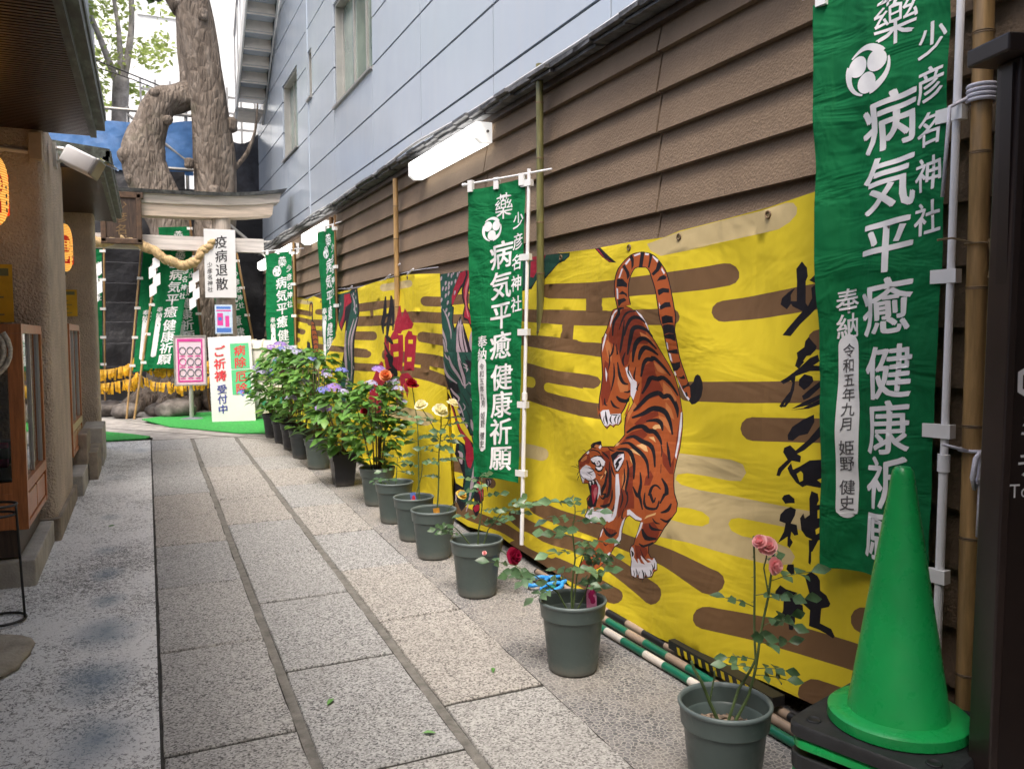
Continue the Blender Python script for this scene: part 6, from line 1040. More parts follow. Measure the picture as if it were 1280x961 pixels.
def banner(name, art, edges, label, step=.045):
    top, bot = [[(a / 1000, c / 1000) for a, c in e] for e in edges]
    outline = top[::-1] + bot[::-1]
    pv, pe, polys = [], [], []
    for c, P in [(0, outline)] + parse(art):
        n = len(pv); pv += [V(p) for p in P]; pe += [(n + i, n + (i + 1) % len(P)) for i in range(len(P))]
        polys.append((c, P, min(p[0] for p in P), max(p[0] for p in P), min(p[1] for p in P), max(p[1] for p in P)))
    y0, y1 = min(p[0] for p in outline), max(p[0] for p in outline)
    for i in range(int((y1 - y0) / step) + 2):
        for j in range(46): pv.append(V((y0 + (i + .5 * (j % 2)) * step + .0007, .08 + j * .045 + .0003)))
    vs, es, fs = geometry.delaunay_2d_cdt(pv, pe, [], 0, 1e-5, False)[:3]
    def inside(P, x, y):
        wn = 0; ax, ay = P[-1]
        for px_, py_ in P:
            if (ay <= y) != (py_ <= y):
                s_ = (px_ - ax) * (y - ay) - (x - ax) * (py_ - ay)
                if ay <= y: wn += s_ > 0
                else: wn -= s_ < 0
            ax, ay = px_, py_
        return wn != 0
    b = MB(); b.v = [(bx(p.x, p.y), p.x, p.y) for p in vs]
    for f in fs:
        cx = sum(vs[i].x for i in f) / len(f); cy = sum(vs[i].y for i in f) / len(f)
        if not inside(outline, cx, cy): continue
        m = 0
        for c, P, xa, xb, ya, yb in reversed(polys):
            if xa <= cx <= xb and ya <= cy <= yb and inside(P, cx, cy): m = c; break
        b.f.append(tuple(f)); b.m.append(m)
    # the printed side faces the lane
    b.f = [tuple(reversed(f)) if (V(b.v[f[1]]) - V(b.v[f[0]])).cross(V(b.v[f[2]]) - V(b.v[f[0]])).x > 0 else f for f in b.f]
    t = thing(name, label, 'banner', (0, 0, 0))
    o = b.build('cloth', ART, t, smooth='all')
    # hem rope eyelets along the top with short white ties
    for i in range(1, len(top) - 1, 2):
        y, z = top[i]; z -= .028; x = bx(y, z)
        g = MB(); g.tube([(x - .004, y + .013 * cos(a), z + .013 * sin(a)) for a in [2 * pi * k / 12 for k in range(13)]], .004, 6, cap=False); g.build('eyelet', M['node'], t)
    return t, top
nb_t, nb_top = banner('tiger_banner', ART_NEAR, EDGE_NEAR, 'near yellow banner printed with a crouching tiger, a dragon and black brush characters')
fb_t, fb_top = banner('shrine_banner', ART_FAR, EDGE_FAR, 'far yellow banner with red and black lettering behind the hydrangeas')
b = MB(); P = []
for y, z in fb_top[1:-1]: P += [(bx(y, z) - .004, y, z + .012)]
for y, z in ((9.0, 1.93), (7.6, 1.955), (7.3, 2.03), (6.9, 1.955)): b.tube([(bx(y, 1.9) - .02, y + .09, z - .02), (bx(y, 1.9) - .02, y - .09, z + .015)], .007, 6)
b.tube([(wx(y, 2.26), y, 1.945 + .02 * sin(y * 2)) for y in [6.3 + .3 * i for i in range(21)]], .003, 5); b.build('tie', M['cord'], fb_t)
# ------------------------------------------------------------------ writing
_cc = {}
def glyph(ch, weight=0):
    if (ch, weight) in _cc: return _cc[ch, weight]
    c = bpy.data.curves.new('glyph', 'FONT'); c.body = ch; c.resolution_u = 3
    o = bpy.data.objects.new('glyph', c); COL.objects.link(o); dg = bpy.context.evaluated_depsgraph_get(); dg.update()
    e = o.evaluated_get(dg); me = e.to_mesh(); vs = [(v.co.x, v.co.y) for v in me.vertices]; fs = [tuple(p.vertices) for p in me.polygons]; e.to_mesh_clear()
    bpy.data.objects.remove(o); bpy.data.curves.remove(c)
    if ord(ch) > 255: vs = [(x - .5, y - .38) for x, y in vs]
    else: 
        xm = (min(v[0] for v in vs) + max(v[0] for v in vs)) / 2; vs = [(x - xm, y - .34) for x, y in vs]
    # brush feel: rows rise to the right, strokes swell and waver a little
    out = []
    for x, y in vs:
        n = noise.noise(V((x * 5, y * 5, ord(ch) % 97))); m = noise.noise(V((x * 5 + 9, y * 5, ord(ch) % 89)))
        out.append((x + .012 * n + .03 * y * (y < 0) * x, y + .10 * x * (ord(ch) > 255) + .014 * m))
    _cc[ch, weight] = (out, fs); return _cc[ch, weight]
def split(vs, fs, L):
    """split triangles so that lettering can follow curved cloth"""
    vs = list(vs); out = []; st = [f for f in fs]
    st2 = []
    for f in st: st2 += [(f[0], f[i], f[i + 1]) for i in range(1, len(f) - 1)]
    st = st2; mid = {}
    while st:
        f = st.pop(); e = [(vs[f[i]][0] - vs[f[(i + 1) % 3]][0]) ** 2 + (vs[f[i]][1] - vs[f[(i + 1) % 3]][1]) ** 2 for i in range(3)]
        k = e.index(max(e))
        if e[k] <= L * L: out.append(f); continue
        a, c, d = f[k], f[(k + 1) % 3], f[(k + 2) % 3]; key = (min(a, c), max(a, c))
        if key not in mid: vs.append(((vs[a][0] + vs[c][0]) / 2, (vs[a][1] + vs[c][1]) / 2)); mid[key] = len(vs) - 1
        m = mid[key]; st += [(a, m, d), (m, c, d)]
    return vs, out
def column(b, text, cx, y, w, h, pitch, fn, m=0, weight=.02, L=None, two=None):
    """vertical text: cx column centre, y centre of first char; fn maps (x, y) -> 3D"""
    for ch in text:
        if ch != ' ':
            vs, fs = glyph(ch)
            # brush weight: a few layers shifted sideways thicken the strokes, uprights more than level ones
            for k, (sx, sy) in enumerate(((-1, -.4), (1, .4), (-.6, .5), (.6, -.5)) if weight > .006 else ((0, 0),)):
                q = [(cx + (vx + sx * weight) * w, y + (vy + sy * weight) * h) for vx, vy in vs]; f2 = fs
                if L: q, f2 = split(q, fs, L)
                for f in ([fn] if not two else [fn, two]): b.add([f(*p, .00012 * k) for p in q], f2, m)
        y -= pitch if ch != ' ' else pitch * .5
    return y
# ------------------------------------------------------------------ green nobori flags
FW, FL = .43, 1.80
def flag_mesh(parent, e, amp, seed, detail=True, tip=0, name='cloth', lean=V((0, 0, 0))):
    """cloth hangs from the pole (local origin = pole top) towards direction e; u from pole, v downwards"""
    e = V((e[0], e[1], 0)).normalized(); n = V((e.y, -e.x, 0))
    def S(u, v, off=0):
        k = u / FW; low = v / FL
        d = amp * (sin(k * 7.5 + v * 1.3 + seed) * .6 + sin(k * 3.1 - v * 2.2 + seed * 2) + .5 * sin(k * 15 + v * .8 + seed * 3) + .35 * sin(k * 9 - v * 7 + seed) * min(1, v)) * (.25 + .75 * k) * (.35 + .65 * min(1, low * 2.5))
        d += .014 * noise.noise(V((u * 6, v * 3, seed))) + .008 * noise.noise(V((u * 14 + v * 5, v * 7, seed)))
        shrink = 1 - tip * low * .5
        return lean * v + e * (u * shrink + .03) + n * (d + off) + V((0, 0, -v - .03 * k * (1 - low) + .012 * sin(k * pi) * (low > .9)))
    nu, nv = (26, 80) if detail else (14, 36)
    b = MB(); vs = [S(FW * i / nu, FL * j / nv) for j in range(nv + 1) for i in range(nu + 1)]
    b.add(vs, [(j * (nu + 1) + i, (j + 1) * (nu + 1) + i, (j + 1) * (nu + 1) + i + 1, j * (nu + 1) + i + 1) for j in range(nv) for i in range(nu)])
    cl = b.build(name, M['flag'], parent, smooth='all')
    # lettering, x measured from the free edge (left), y downward negative
    L = .016 if detail else .05
    sg = 1 if e.x > 0 else -1; ux = (lambda x: x) if e.x > 0 else (lambda x: FW - x)
    fr = lambda x, y, k=0: S(ux(x), -y, sg * (.0016 + k)); bk = lambda x, y, k=0: S(ux(x), -y, -sg * (.0016 + k))
    b = MB(); W = FW
    column(b, '病気平癒', .59 * W, -.425, .185, .175, .182, fr, 0, .02, L, bk); column(b, '健康祈願', .62 * W, -1.165, .185, .17, .166, fr, 0, .02, L, bk)
    column(b, '少彦名神社', .89 * W, -.235, .085, .10, .124, fr, 0, .018, L, bk); column(b, '奉納', .245 * W, -.945, .085, .082, .078, fr, 0, .018, L, bk)
    def blob(P, m):
        c = (sum(p[0] for p in P) / len(P), sum(p[1] for p in P) / len(P)); vs = [c] + P
        v2, f2 = split(vs, [(0, i + 1, (i + 1) % len(P) + 1) for i in range(len(P))], .03)
        for f in (fr, bk): b.add([f(*p) for p in v2], f2, m)
    # emblem: the medicine character in a round form, with three commas beside it
    vs, fs = glyph('藥'); q = []
    for x, y in vs:
        y -= .1 * x; r = sqrt(x * x + y * y) + 1e-6; a = max(abs(x), abs(y)); s = lerp(1, a / r * 1.08, .75); q.append((.635 * W + x * s * .145, -.135 + y * s * .16))
    v2, f2 = split(q, fs, L)
    for f in (fr, bk): b.add([f(*p) for p in v2], f2)
    tx, ty, R = .43 * W, -.262, .074
    for k in range(3):
        a0 = 2 * pi * k / 3 + .5; hc = (tx + .5 * R * cos(a0), ty + .5 * R * sin(a0))
        blob([(hc[0] + .42 * R * cos(t_), hc[1] + .42 * R * sin(t_)) for t_ in [2 * pi * i / 22 for i in range(22)]], 0)
        for i in range(12):      # curling tail that hugs the outer circle
            t0, t1 = i / 12, (i + 1) / 12; r0, r1 = R * lerp(.62, .93, t0), R * lerp(.62, .93, t1); A0, A1 = a0 + .15 + 1.75 * t0, a0 + .15 + 1.75 * t1
            p = [(tx + R * cos(A0), ty + R * sin(A0)), (tx + R * cos(A1), ty + R * sin(A1)), (tx + r1 * cos(A1), ty + r1 * sin(A1)), (tx + r0 * cos(A0), ty + r0 * sin(A0))]
            for f in (fr, bk): b.add([f(*s_) for s_ in p], [(0, 1, 2, 3)])
    cx, hw, y0, y1 = .245 * W, .036, -1.085, -1.60
    cap = [(cx + hw * cos(a), y0 + hw * sin(a)) for a in [pi * i / 10 for i in range(11)]]; cap2 = [(cx + hw * cos(a), y1 + hw * sin(a)) for a in [pi + pi * i / 10 for i in range(11)]]
    loop = cap + [(cx - hw, lerp(y0, y1, i / 10)) for i in range(1, 10)] + cap2 + [(cx + hw, lerp(y1, y0, i / 10)) for i in range(1, 10)]
    v2, f2 = [], []
    for i in range(24):
        for sx in (-1, 1): v2.append((cx + sx * hw, lerp(y0, y1, i / 23)))
    f2 = [(2 * i, 2 * i + 1, 2 * i + 3, 2 * i + 2) for i in range(23)]
    v2, f2 = split(v2, f2, .025)
    for f in (fr, bk): b.add([f(*p) for p in v2], f2)
    blob(cap, 0); blob(cap2, 0)
    if detail:
        fr2 = lambda x, y, k=0: S(ux(x), -y, sg * (.0030 + k))
        column(b, '令和五年九月', cx, -1.10, .042, .046, .046, fr2, 1, .007, L); column(b, '姫野 健史', cx, -1.405, .05, .05, .05, fr2, 1, .007, L)
    o = b.build('lettering', [M['ink_white'], M['ink_grey']], cl, smooth='all')
    return cl, S, e, n
def nobori(name, label, top, e, amp, seed, pole_to, pm='white_plastic', pr=.0125, bar=True, detail=True, tip=0, group='green prayer flags'):
    t = thing(name, label, 'flag', top, 0, group); T = V(top)
    q = V(pole_to) - T; cl, S, ev, n = flag_mesh(t, e, amp, seed, detail, tip, lean=V((q.x, q.y, 0)) / max(.1, -q.z))
    b = MB(); d = q.normalized()
    if pm == 'white_plastic':
        b.tube([V((0, 0, .05)), V((0, 0, 0)), q * .58, q * .58, q * .6, q * .6, q], [pr * .86, pr * .86, pr * .86, pr * 1.35, pr * 1.35, pr, pr], 14)
    else: b.tube([-d * .12] + [q * i / 10 for i in range(11)], [pr] * 12, 10)
    b.build('pole', M[pm], t, smooth=True)
    if bar:
        b = MB(); b.tube([ev * -.16 + V((0, 0, .03)), ev * (FW + .07) + V((0, 0, .012))], .0065, 8); b.tube([ev * (FW + .05) + V((0, 0, .012)), ev * (FW + .075) + V((0, 0, .012))], .011, 8); b.build('crossbar', M['white_plastic'], t, smooth=True)
        for u in (.02, FW * .5, FW - .03):
            b = MB(); c = S(u, .015); c.z = -.005; g = n * .012
            b.hexa([c - ev * .018 - g - V((0, 0, .035)), c + ev * .018 - g - V((0, 0, .035)), c + ev * .018 + g - V((0, 0, .035)), c - ev * .018 + g - V((0, 0, .035)), c - ev * .018 - g + V((0, 0, .035)), c + ev * .018 - g + V((0, 0, .035)), c + ev * .018 + g + V((0, 0, .035)), c - ev * .018 + g + V((0, 0, .035))]); b.build('hanging_loop', M['white_paint'], t)
    for v in (.03, .46, .9, 1.33, 1.74):
        b = MB(); p = q * (v / q.length if q.length else 0); s = S(.03, v)
        a = p - ev * .022; g = n * .0165; s = V((s.x, s.y, p.z)); h = V((0, 0, .019))
        b.hexa([s - g * .3 - h, a - g - h, a + g - h, s + g * .3 - h, s - g * .3 + h, a - g + h, a + g + h, s + g * .3 + h]); b.build('pole_loop', M['white_paint'], t)
    return t
nobori('prayer_flag', 'large near green prayer flag on a white pole behind the green cone', (2.135, 1.70, 2.505), (-.2, .98), .016, 1.0, (2.115, 1.72, .1), tip=.35).scale = (1.04, 1.04, 1.045)
nobori('prayer_flag', 'middle green prayer flag on a white pole left of the tiger', (1.915, 4.139, 2.253), (-.5, .866), .012, 4.0, (1.863, 4.159, gz(4.16)), tip=.3).scale = (.92, .92, .925)
# ------------------------------------------------------------------ bamboo canes along the wall
def cane(y, x, top, r, m, label, nodes=.31, lean=0, name='bamboo_cane', z0=None, group='bamboo canes along the brown wall'):
    z0 = gz(y) if z0 is None else z0; t = thing(name, label, 'bamboo', (x, y, z0), 0, group); H = top - z0; P, R = [], []; z = 0; k = 0; zs = []
    while z < H:
        L = nodes * (1 + .12 * sin(k * 2.3)); zs.append(z); z1 = min(z + L, H)
        for u, f in ((.0, 1.07), (.04, 1.0), (.5, .97), (.96, 1.0)): P.append((lean * (z + (z1 - z) * u), 0, z + (z1 - z) * u)); R.append(r * f * (1 - .12 * z / H))
        z = z1; k += 1
    P.append((lean * H, 0, H)); R.append(r * .9)
    b = MB(); b.tube(P, R, 16); b.build('culm', M[m], t, smooth=True)
    b = MB()
    for z in zs[1:]: rr = r * (1 - .12 * z / H) * 1.1; b.lathe([(rr * .85, -.007), (rr, -.003), (rr * .97, 0), (rr * 1.02, .003), (rr * .85, .008)], 16, (lean * z, 0, z))
    b.build('node_rings', M['node'], t, smooth=True); return t
c1 = cane(1.66, 2.175, 3.1, .03, 'bamboo', 'thick brown bamboo cane beside the dark sign', .37)
b = MB()
for i in range(4): b.tube([(.036 * cos(a), .036 * sin(a), 2.02 + .013 * i) for a in [2 * pi * k / 20 for k in range(21)]], .0058, 6, cap=False)
b.tube([(-.03, .02, 2.03), (-.09, .03, 2.0), (-.105, .02, 1.95), (-.11, .03, 1.75)], .0055, 6); b.build('tie_cord', M['cord'], c1, smooth='all')
b = MB(); 
for a0, a1 in (((-.034, -.012), (-.10, -.03)), ): b.tube([(-.034, -.012, 1.03), (-.1, .02, 1.05)], .005, 6)
b.tube([(.036 * cos(a), .036 * sin(a), 1.03) for a in [2 * pi * k / 20 for k in range(21)]], .005, 6, cap=False)
o_ = (-.02, -.038)
for s_ in (-1, 1): b.tube([(-.02, -.04, 1.03), (-.02 + s_ * .03, -.048, 1.015), (-.02 + s_ * .04, -.047, .96), (-.02 + s_ * .03, -.046, .93), (-.02 + s_ * .012, -.046, .96), (-.02, -.044, 1.02)], .0075, 6)
b.tube([(-.022, -.044, 1.03), (-.03, -.048, .9), (-.034, -.048, .79)], .006, 6); b.tube([(-.014, -.044, 1.03), (.02, -.048, .92), (.024, -.048, .74)], .006, 6); b.build('bow_cord', M['cord'], c1, smooth='all')
b = MB(); b.tube([(.033 * cos(a), .033 * sin(a), 1.62) for a in [2 * pi * k / 16 for k in range(17)]], .003, 5, cap=False); b.tube([(-.03, -.01, 1.62), (-.08, .02, 1.635), (-.115, .04, 1.63)], .003, 5); b.tube([(0, -.034, 1.63), (.0, -.045, 1.57), (-.012, -.045, 1.52)], .004, 5); b.tube([(0, -.034, 1.63), (.02, -.045, 1.6)], .004, 5); b.build('twine', M['twine'], c1)
cane(4.42, 2.115, 2.96, .024, 'bamboo_green', 'olive bamboo cane behind the middle flag pole', .33)
cane(7.28, 2.06, 2.80, .026, 'bamboo', 'yellow bamboo cane rising behind the far banner rope', .3)
cane(9.8, 2.0, 2.79, .03, 'bamboo_dark', 'dark brown bamboo cane right of the narrow far flag', .34)
cane(12.05, 1.93, 2.72, .03, 'bamboo_dark', 'brown bamboo cane at the right edge of the far wall flag', .3)
cane(14.2, 1.87, 2.5, .028, 'bamboo', 'thin bamboo cane farthest along the brown wall', .3)
nobori('prayer_flag', 'far wall green prayer flag facing the lane below a lamp', (1.90, 11.9, 2.60), (-.75, .66), .012, 2.2, (1.90, 11.9, gz(12)), 'bamboo', .012, detail=False)
nobori('prayer_flag', 'narrow edge-on green prayer flag tilted beside the hydrangeas', (1.99, 9.55, 2.66), (-.24, .97), .015, 3.3, (2.02, 9.65, gz(10)), 'bamboo_dark', .012, detail=False, tip=.3)
# ------------------------------------------------------------------ striped poles lying at the foot of the banner, and shears
def spole(xa, ya, xb, yb, z, ph, cols, label, n=22):
    t = thing('striped_pole', label, 'pole', (xa, ya, gz(ya) + z), 0, 'striped poles lying along the wall')
    a = V((0, 0, 0)); c = V((xb - xa, yb - ya, gz(yb) - gz(ya))); Ln = c.length; d = c / Ln; s = 0; k = 0
    s = -ph; cuts = []
    while s < Ln:
        e_ = s + (.13 if k % 2 else .16); p, q = max(s, 0), min(e_, Ln)
        if q - p > .005: cuts.append((p, q, k % 2))
        s = e_; k += 1
    b = MB(); P = [d * cuts[0][0]] + [d * q for p, q, _ in cuts]; b.tube(P, .0165, 14)
    for i, (_, _, m_) in enumerate(cuts):
        for jj in range(14): b.m[i * 14 + jj] = m_
    b.build('pole', [M[cols[0]], M[cols[1]]], t, smooth=True)
spole(1.945, 1.5, 1.835, 3.35, .017, .05, ('pole_green', 'pole_white'), 'striped green and white pole lying nearest the pots')
spole(2.0, 1.5, 1.875, 4.05, .018, .11, ('pole_green', 'pole_tan'), 'striped green and tan pole lying between two other poles')
spole(2.055, 1.5, 1.93, 4.1, .022, .02, ('black', 'pole_tan'), 'dirty dark striped pole lying closest to the banner')
t = thing('barrier_board', 'small black and yellow striped barrier board lying under the banner', 'board', (1.99, 2.55, gz(2.5) + .045))
b = MB(); b.hexa([(-.02, -.3, 0), (.035, -.3, 0), (.012, .3, .01), (-.045, .3, .01), (-.02, -.3, .035), (.035, -.3, .035), (.012, .3, .045), (-.045, .3, .045)]); b.build('board', M['black'], t)
b = MB()
for i in range(12): y = -.28 + i * .045; x = -.0215 - .025 * (y + .3) / .6; b.add([(x, y, .004), (x, y + .02, .004), (x - .0005, y + .03, .033), (x - .0005, y + .01, .033)], [(0, 1, 2, 3)])
b.build('stripes', ART[0], t)
t = thing('garden_shears', 'blue handled garden shears lying behind the leafy near rose', 'shears', (1.87, 3.86, gz(3.86) + .02), radians(12))
for s, yo in ((-1, .06), (1, -.07)):
    b = MB(); P = [(s * .0 - .02 + .05 * cos(a) * (1.3 if cos(a) > 0 else 1), yo + .045 * sin(a), .012 + .01 * cos(a)) for a in [2 * pi * k / 20 for k in range(21)]]
    b.tube(P, .011, 8, cap=False); b.tube([(.04, yo, .02), (.14, yo * .4, .02)], [.013, .01], 8); b.build('handle', M['tool_blue'], t, smooth='all')
    b = MB(); b.hexa([(.13, yo * .4 - .012, .012), (.32, -yo * .5, .015), (.32, -yo * .5 + .006, .015), (.13, yo * .4 + .012, .012), (.13, yo * .4 - .012, .02), (.32, -yo * .5, .019), (.32, -yo * .5 + .006, .019), (.13, yo * .4 + .012, .02)]); b.build('blade', M['alu_dark'], t)
# ------------------------------------------------------------------ torii gate, rope and paper streamers
TY = 13.0
t = thing('torii_gate', 'weathered wooden shrine gate with plaque before the big tree', 'shrine gate', (-.25, TY, gz(TY)))
def beam(xs, zf, h0, h1, d, nm, m):   # beam following a curve along x: zf(x) bottom height
    b = MB(); n = 24; vs = []
    for i in range(n + 1):
        x = lerp(-xs, xs, i / n); z = zf(x)
        vs += [(x, -d, z), (x, d, z), (x * 1.012, d * 1.1, z + h0), (x * 1.012, -d * 1.1, z + h0)]
    b.add(vs, [(4 * i + j, 4 * (i + 1) + j, 4 * (i + 1) + (j + 1) % 4, 4 * i + (j + 1) % 4) for i in range(n) for j in range(4)] + [(3, 2, 1, 0), tuple(4 * n + j for j in range(4))]); return b.build(nm, m, t)
g0 = gz(TY)
zf = lambda x: 3.12 - g0 + .11 * (abs(x) / 2.1) ** 4
beam(2.0, zf, .17, 0, .15, 'lower_lintel', M['wood_torii']); beam(2.1, lambda x: zf(x) + .171, .13, 0, .19, 'top_lintel', M['wood_grey'])
beam(2.18, lambda x: zf(x) + .302, .045, 0, .25, 'metal_cap', M['lead'])
b = MB(); b.box(-1.9, 1.88, -.06, .06, 2.66 - g0, 2.86 - g0); b.build('tie_beam', mat('pale_beam', (.62, .58, .55), .8, .15, 5, .3, 30, stretch=(.4, 6, 6)), t)
for s in (-1, 1):
    b = MB(); b.tube([(s * 1.36, 0, 0), (s * 1.33, 0, 1.5), (s * 1.29, 0, 3.135 - g0)], [.15, .14, .13], 24); b.build('post', mat('grey_post', (.45, .39, .33), .85, .2, 4, .4, 30, stretch=(6, 6, .4)), t, smooth=True)
b = MB(); b.box(-.22, .22, -.2, -.14, -.0, .02)
pq = thing('torii_plaque', 'dark carved shrine name plaque hanging on the gate lintel', 'plaque', (-.28, TY - .2, 2.78))
b = MB(); b.box(-.2, .2, -.03, .03, .0, .56); b.build('board', M['wood_dark'], pq, bevel=.01)
b = MB()
for x0, x1, z0, z1 in ((-.26, -.19, -.06, .62), (.19, .26, -.06, .62), (-.26, .26, -.08, .0), (-.29, .29, .55, .64)): b.box(x0, x1, -.05, .025, z0, z1)
b.build('frame', mat('worn_brown_frame', (.075, .04, .02), .6, .35, 9, .3, 30), pq, bevel=.012)
b = MB(); column(b, '少彦名', .0, .45, .16, .15, .165, lambda x, y, k=0: (x, -.033 - k, y), 0, .012); b.build('lettering', mat('faded_gilt', (.16, .10, .04), .5), pq)
# twisted straw rope
t = thing('straw_rope', 'thick twisted straw rope sagging across the shrine gate', 'rope', (-.25, TY - .16, 2.6))
pts = [(-1.3, -.2), (-.8, .05), (-.45, .14), (-.3, .12), (-.03, .2), (.1, .17), (.33, .05), (.55, -.1), (.75, -.17), (.9, -.12), (1.04, .07), (1.2, .2)]
cur = []
for i in range(len(pts) - 1):
    for k in range(8): u = k / 8; cur.append(V((lerp(pts[i][0], pts[i + 1][0], u), 0, lerp(pts[i][1], pts[i + 1][1], u * u * (3 - 2 * u)))))
for s in range(3):
    b = MB(); P = [];
    for i, c in enumerate(cur):
        a = i * .62 + s * 2 * pi / 3; P.append(c + V((0, cos(a) * .03, sin(a) * .03)))
    b.tube(P, [.046 + .004 * sin(i) for i in range(len(P))], 8); b.build('strand', M['straw'], t, smooth='all')
def shide(x, y, z, s, label, rot=0):
    b = MB(); w, h = .075 * s, .13 * s; xx = 0; zz = 0
    for k in range(4):
        th = .004 * k; a = rot
        r = lambda u, d, v: (u * cos(a) - d * sin(a), u * sin(a) + d * cos(a), v)
        b.hexa([r(xx, th, zz - h - .05 * s), r(xx + w, th, zz - h), r(xx + w, th + .002, zz - h), r(xx, th + .002, zz - h - .05 * s), r(xx, th, zz - .05 * s), r(xx + w, th, zz), r(xx + w, th + .002, zz), r(xx, th + .002, zz - .05 * s)])
        xx += w * .55 * (1 if k % 2 else -1) * 1.0; zz -= h * .78
    o = b.build('paper_streamer', M['paper']); o.location = (x, y, z); return tag(o, label, 'paper streamer', 'white zigzag paper streamers')
shide(-.64, TY - .16, 2.46, 1.25, 'white zigzag paper streamer beside the far left pillar'); shide(.10, TY - .16, 2.58, 1.25, 'white zigzag paper streamer hanging left of the gate flags'); shide(.62, TY - .14, 2.38, 1.2, 'white zigzag paper streamer partly behind the leaning white notice'); shide(.42, TY + .55, 1.62, 1.2, 'low white zigzag paper streamer against the tree trunk')
# notice on the torii post, small poster below it
t = thing('notice_board', 'tall white notice with black brush characters on the gate post', 'notice', (1.0, TY - .19, 1.98), radians(-3))
b = MB(); b.box(-.215, .215, -.01, .01, 0, .98); b.build('board', M['board_white'], t, bevel=.004)
b = MB(); fn = lambda x, y, k=0: (x, -.0125 - k, y); column(b, '疫病退散', .015, .80, .175, .19, .2, fn, 0, .012); column(b, '少彦名神社', -.145, .47, .075, .08, .088, fn, 0, .01); b.build('lettering', M['ink_black'], t)
t = thing('poster', 'small blue and pink poster under the white notice on the gate post', 'poster', (1.03, TY - .165, 1.46), radians(-3))
b = MB(); b.box(-.12, .12, -.004, .004, 0, .42); b.build('sheet', mat('pale_blue_print', (.55, .68, .85), .5), t)
b = MB(); b.box(-.09, -.01, -.0055, -.0045, .12, .3); b.box(.02, .075, -.0055, -.0045, .1, .26); b.box(-.1, .1, -.0055, -.0045, .325, .345); b.build('pink_print', M['magenta'], t)
b = MB(); b.box(-.1, .1, -.0055, -.0045, .02, .085); b.box(-.075, -.03, -.0062, -.0056, .19, .24); b.box(-.1, .1, -.0055, -.0045, .36, .395); b.build('blue_print', mat('blue_print', (.08, .2, .6), .5), t)
# leaning sign board
LN = radians(9)
t = thing('leaning_sign', 'white leaning signboard with red, navy and green lettering on the turf', 'sign', (1.06, 11.95, gz(12)), radians(-7)); t.rotation_euler = (LN * -1, radians(-2.0), radians(-7))
b = MB(); b.box(-.285, .285, 0, .025, .0, 1.19); b.build('board', M['board_white'], t, bevel=.006)
b = MB(); b.box(-.0, .245, -.004, -.001, .74, 1.09); b.box(.0, .245, -.004, -.001, .38, .725); b.build('green_panel', M['board_green'], t)
fn = lambda x, y, k=0: (x, -.0065 - k, y)
b = MB(); column(b, 'ご', -.145, .99, .165, .16, .16, fn, 0, .026); column(b, '祈祷', -.145, .815, .16, .155, .163, fn, 0, .026); column(b, '病除', .122, .99, .16, .155, .165, fn, 0, .022); column(b, '厄除', .122, .63, .16, .155, .165, fn, 0, .022); b.build('red_lettering', M['ink_red'], t)
b = MB(); column(b, '受付中', -.135, .465, .135, .13, .137, fn, 0, .02); b.build('navy_lettering', M['ink_navy'], t)
# poster stand with nine round emblems
t = thing('poster_stand', 'poster stand with nine round pictures in a magenta border', 'stand', (.545, 12.55, gz(12.55)))
b = MB(); b.lathe([(0, .03), (.06, .032), (.19, .012), (.2, 0), (0, 0)], 32); b.build('base', mat('grey_base', (.16, .17, .21), .5), t, smooth=True)
b = MB(); b.tube([(0, 0, .02), (0, 0, .42), (0, 0, .42), (0, 0, .6)], [.03, .03, .022, .022], 16); b.build('post', M['alu'], t, smooth=True)
b = MB(); x0, x1, z0, z1 = -.195, .195, .50, 1.165; b.box(x0, x1, -.03, -.012, z0, z1); b.build('panel', M['pink_paper'], t)
b = MB()
for a, c, d, e in ((x0 - .02, x0, z0, z1), (x1, x1 + .02, z0, z1), (x0 - .02, x1 + .02, z0 - .02, z0), (x0 - .02, x1 + .02, z1, z1 + .02)): b.box(a, c, -.04, -.008, d, e)
b.build('frame', M['alu'], t)
b = MB()
for a, c, d, e in ((x0 + .03, x0 + .05, z0 + .03, z1 - .03), (x1 - .05, x1 - .03, z0 + .03, z1 - .03), (x0 + .05, x1 - .05, z0 + .03, z0 + .055), (x0 + .05, x1 - .05, z1 - .07, z1 - .03)): b.box(a, c, -.033, -.0305, d, e)
b.build('border_print', M['magenta'], t)
b = MB()
for i in range(3):
    for j in range(3):
        cx, cz = -.1 + .1 * i, .66 + .155 * j; b.tube([(cx + .042 * cos(a), -.033, cz + .05 * sin(a)) for a in [2 * pi * k / 20 for k in range(21)]], .006, 5, m=0 if i or not j % 2 else 1, cap=False)
        b.box(cx - .035, cx + .035, -.033, -.0305, cz - .085, cz - .07, 1)
b.build('emblem_print', [mat('grey_print', (.14, .15, .2), .5), M['magenta']], t)
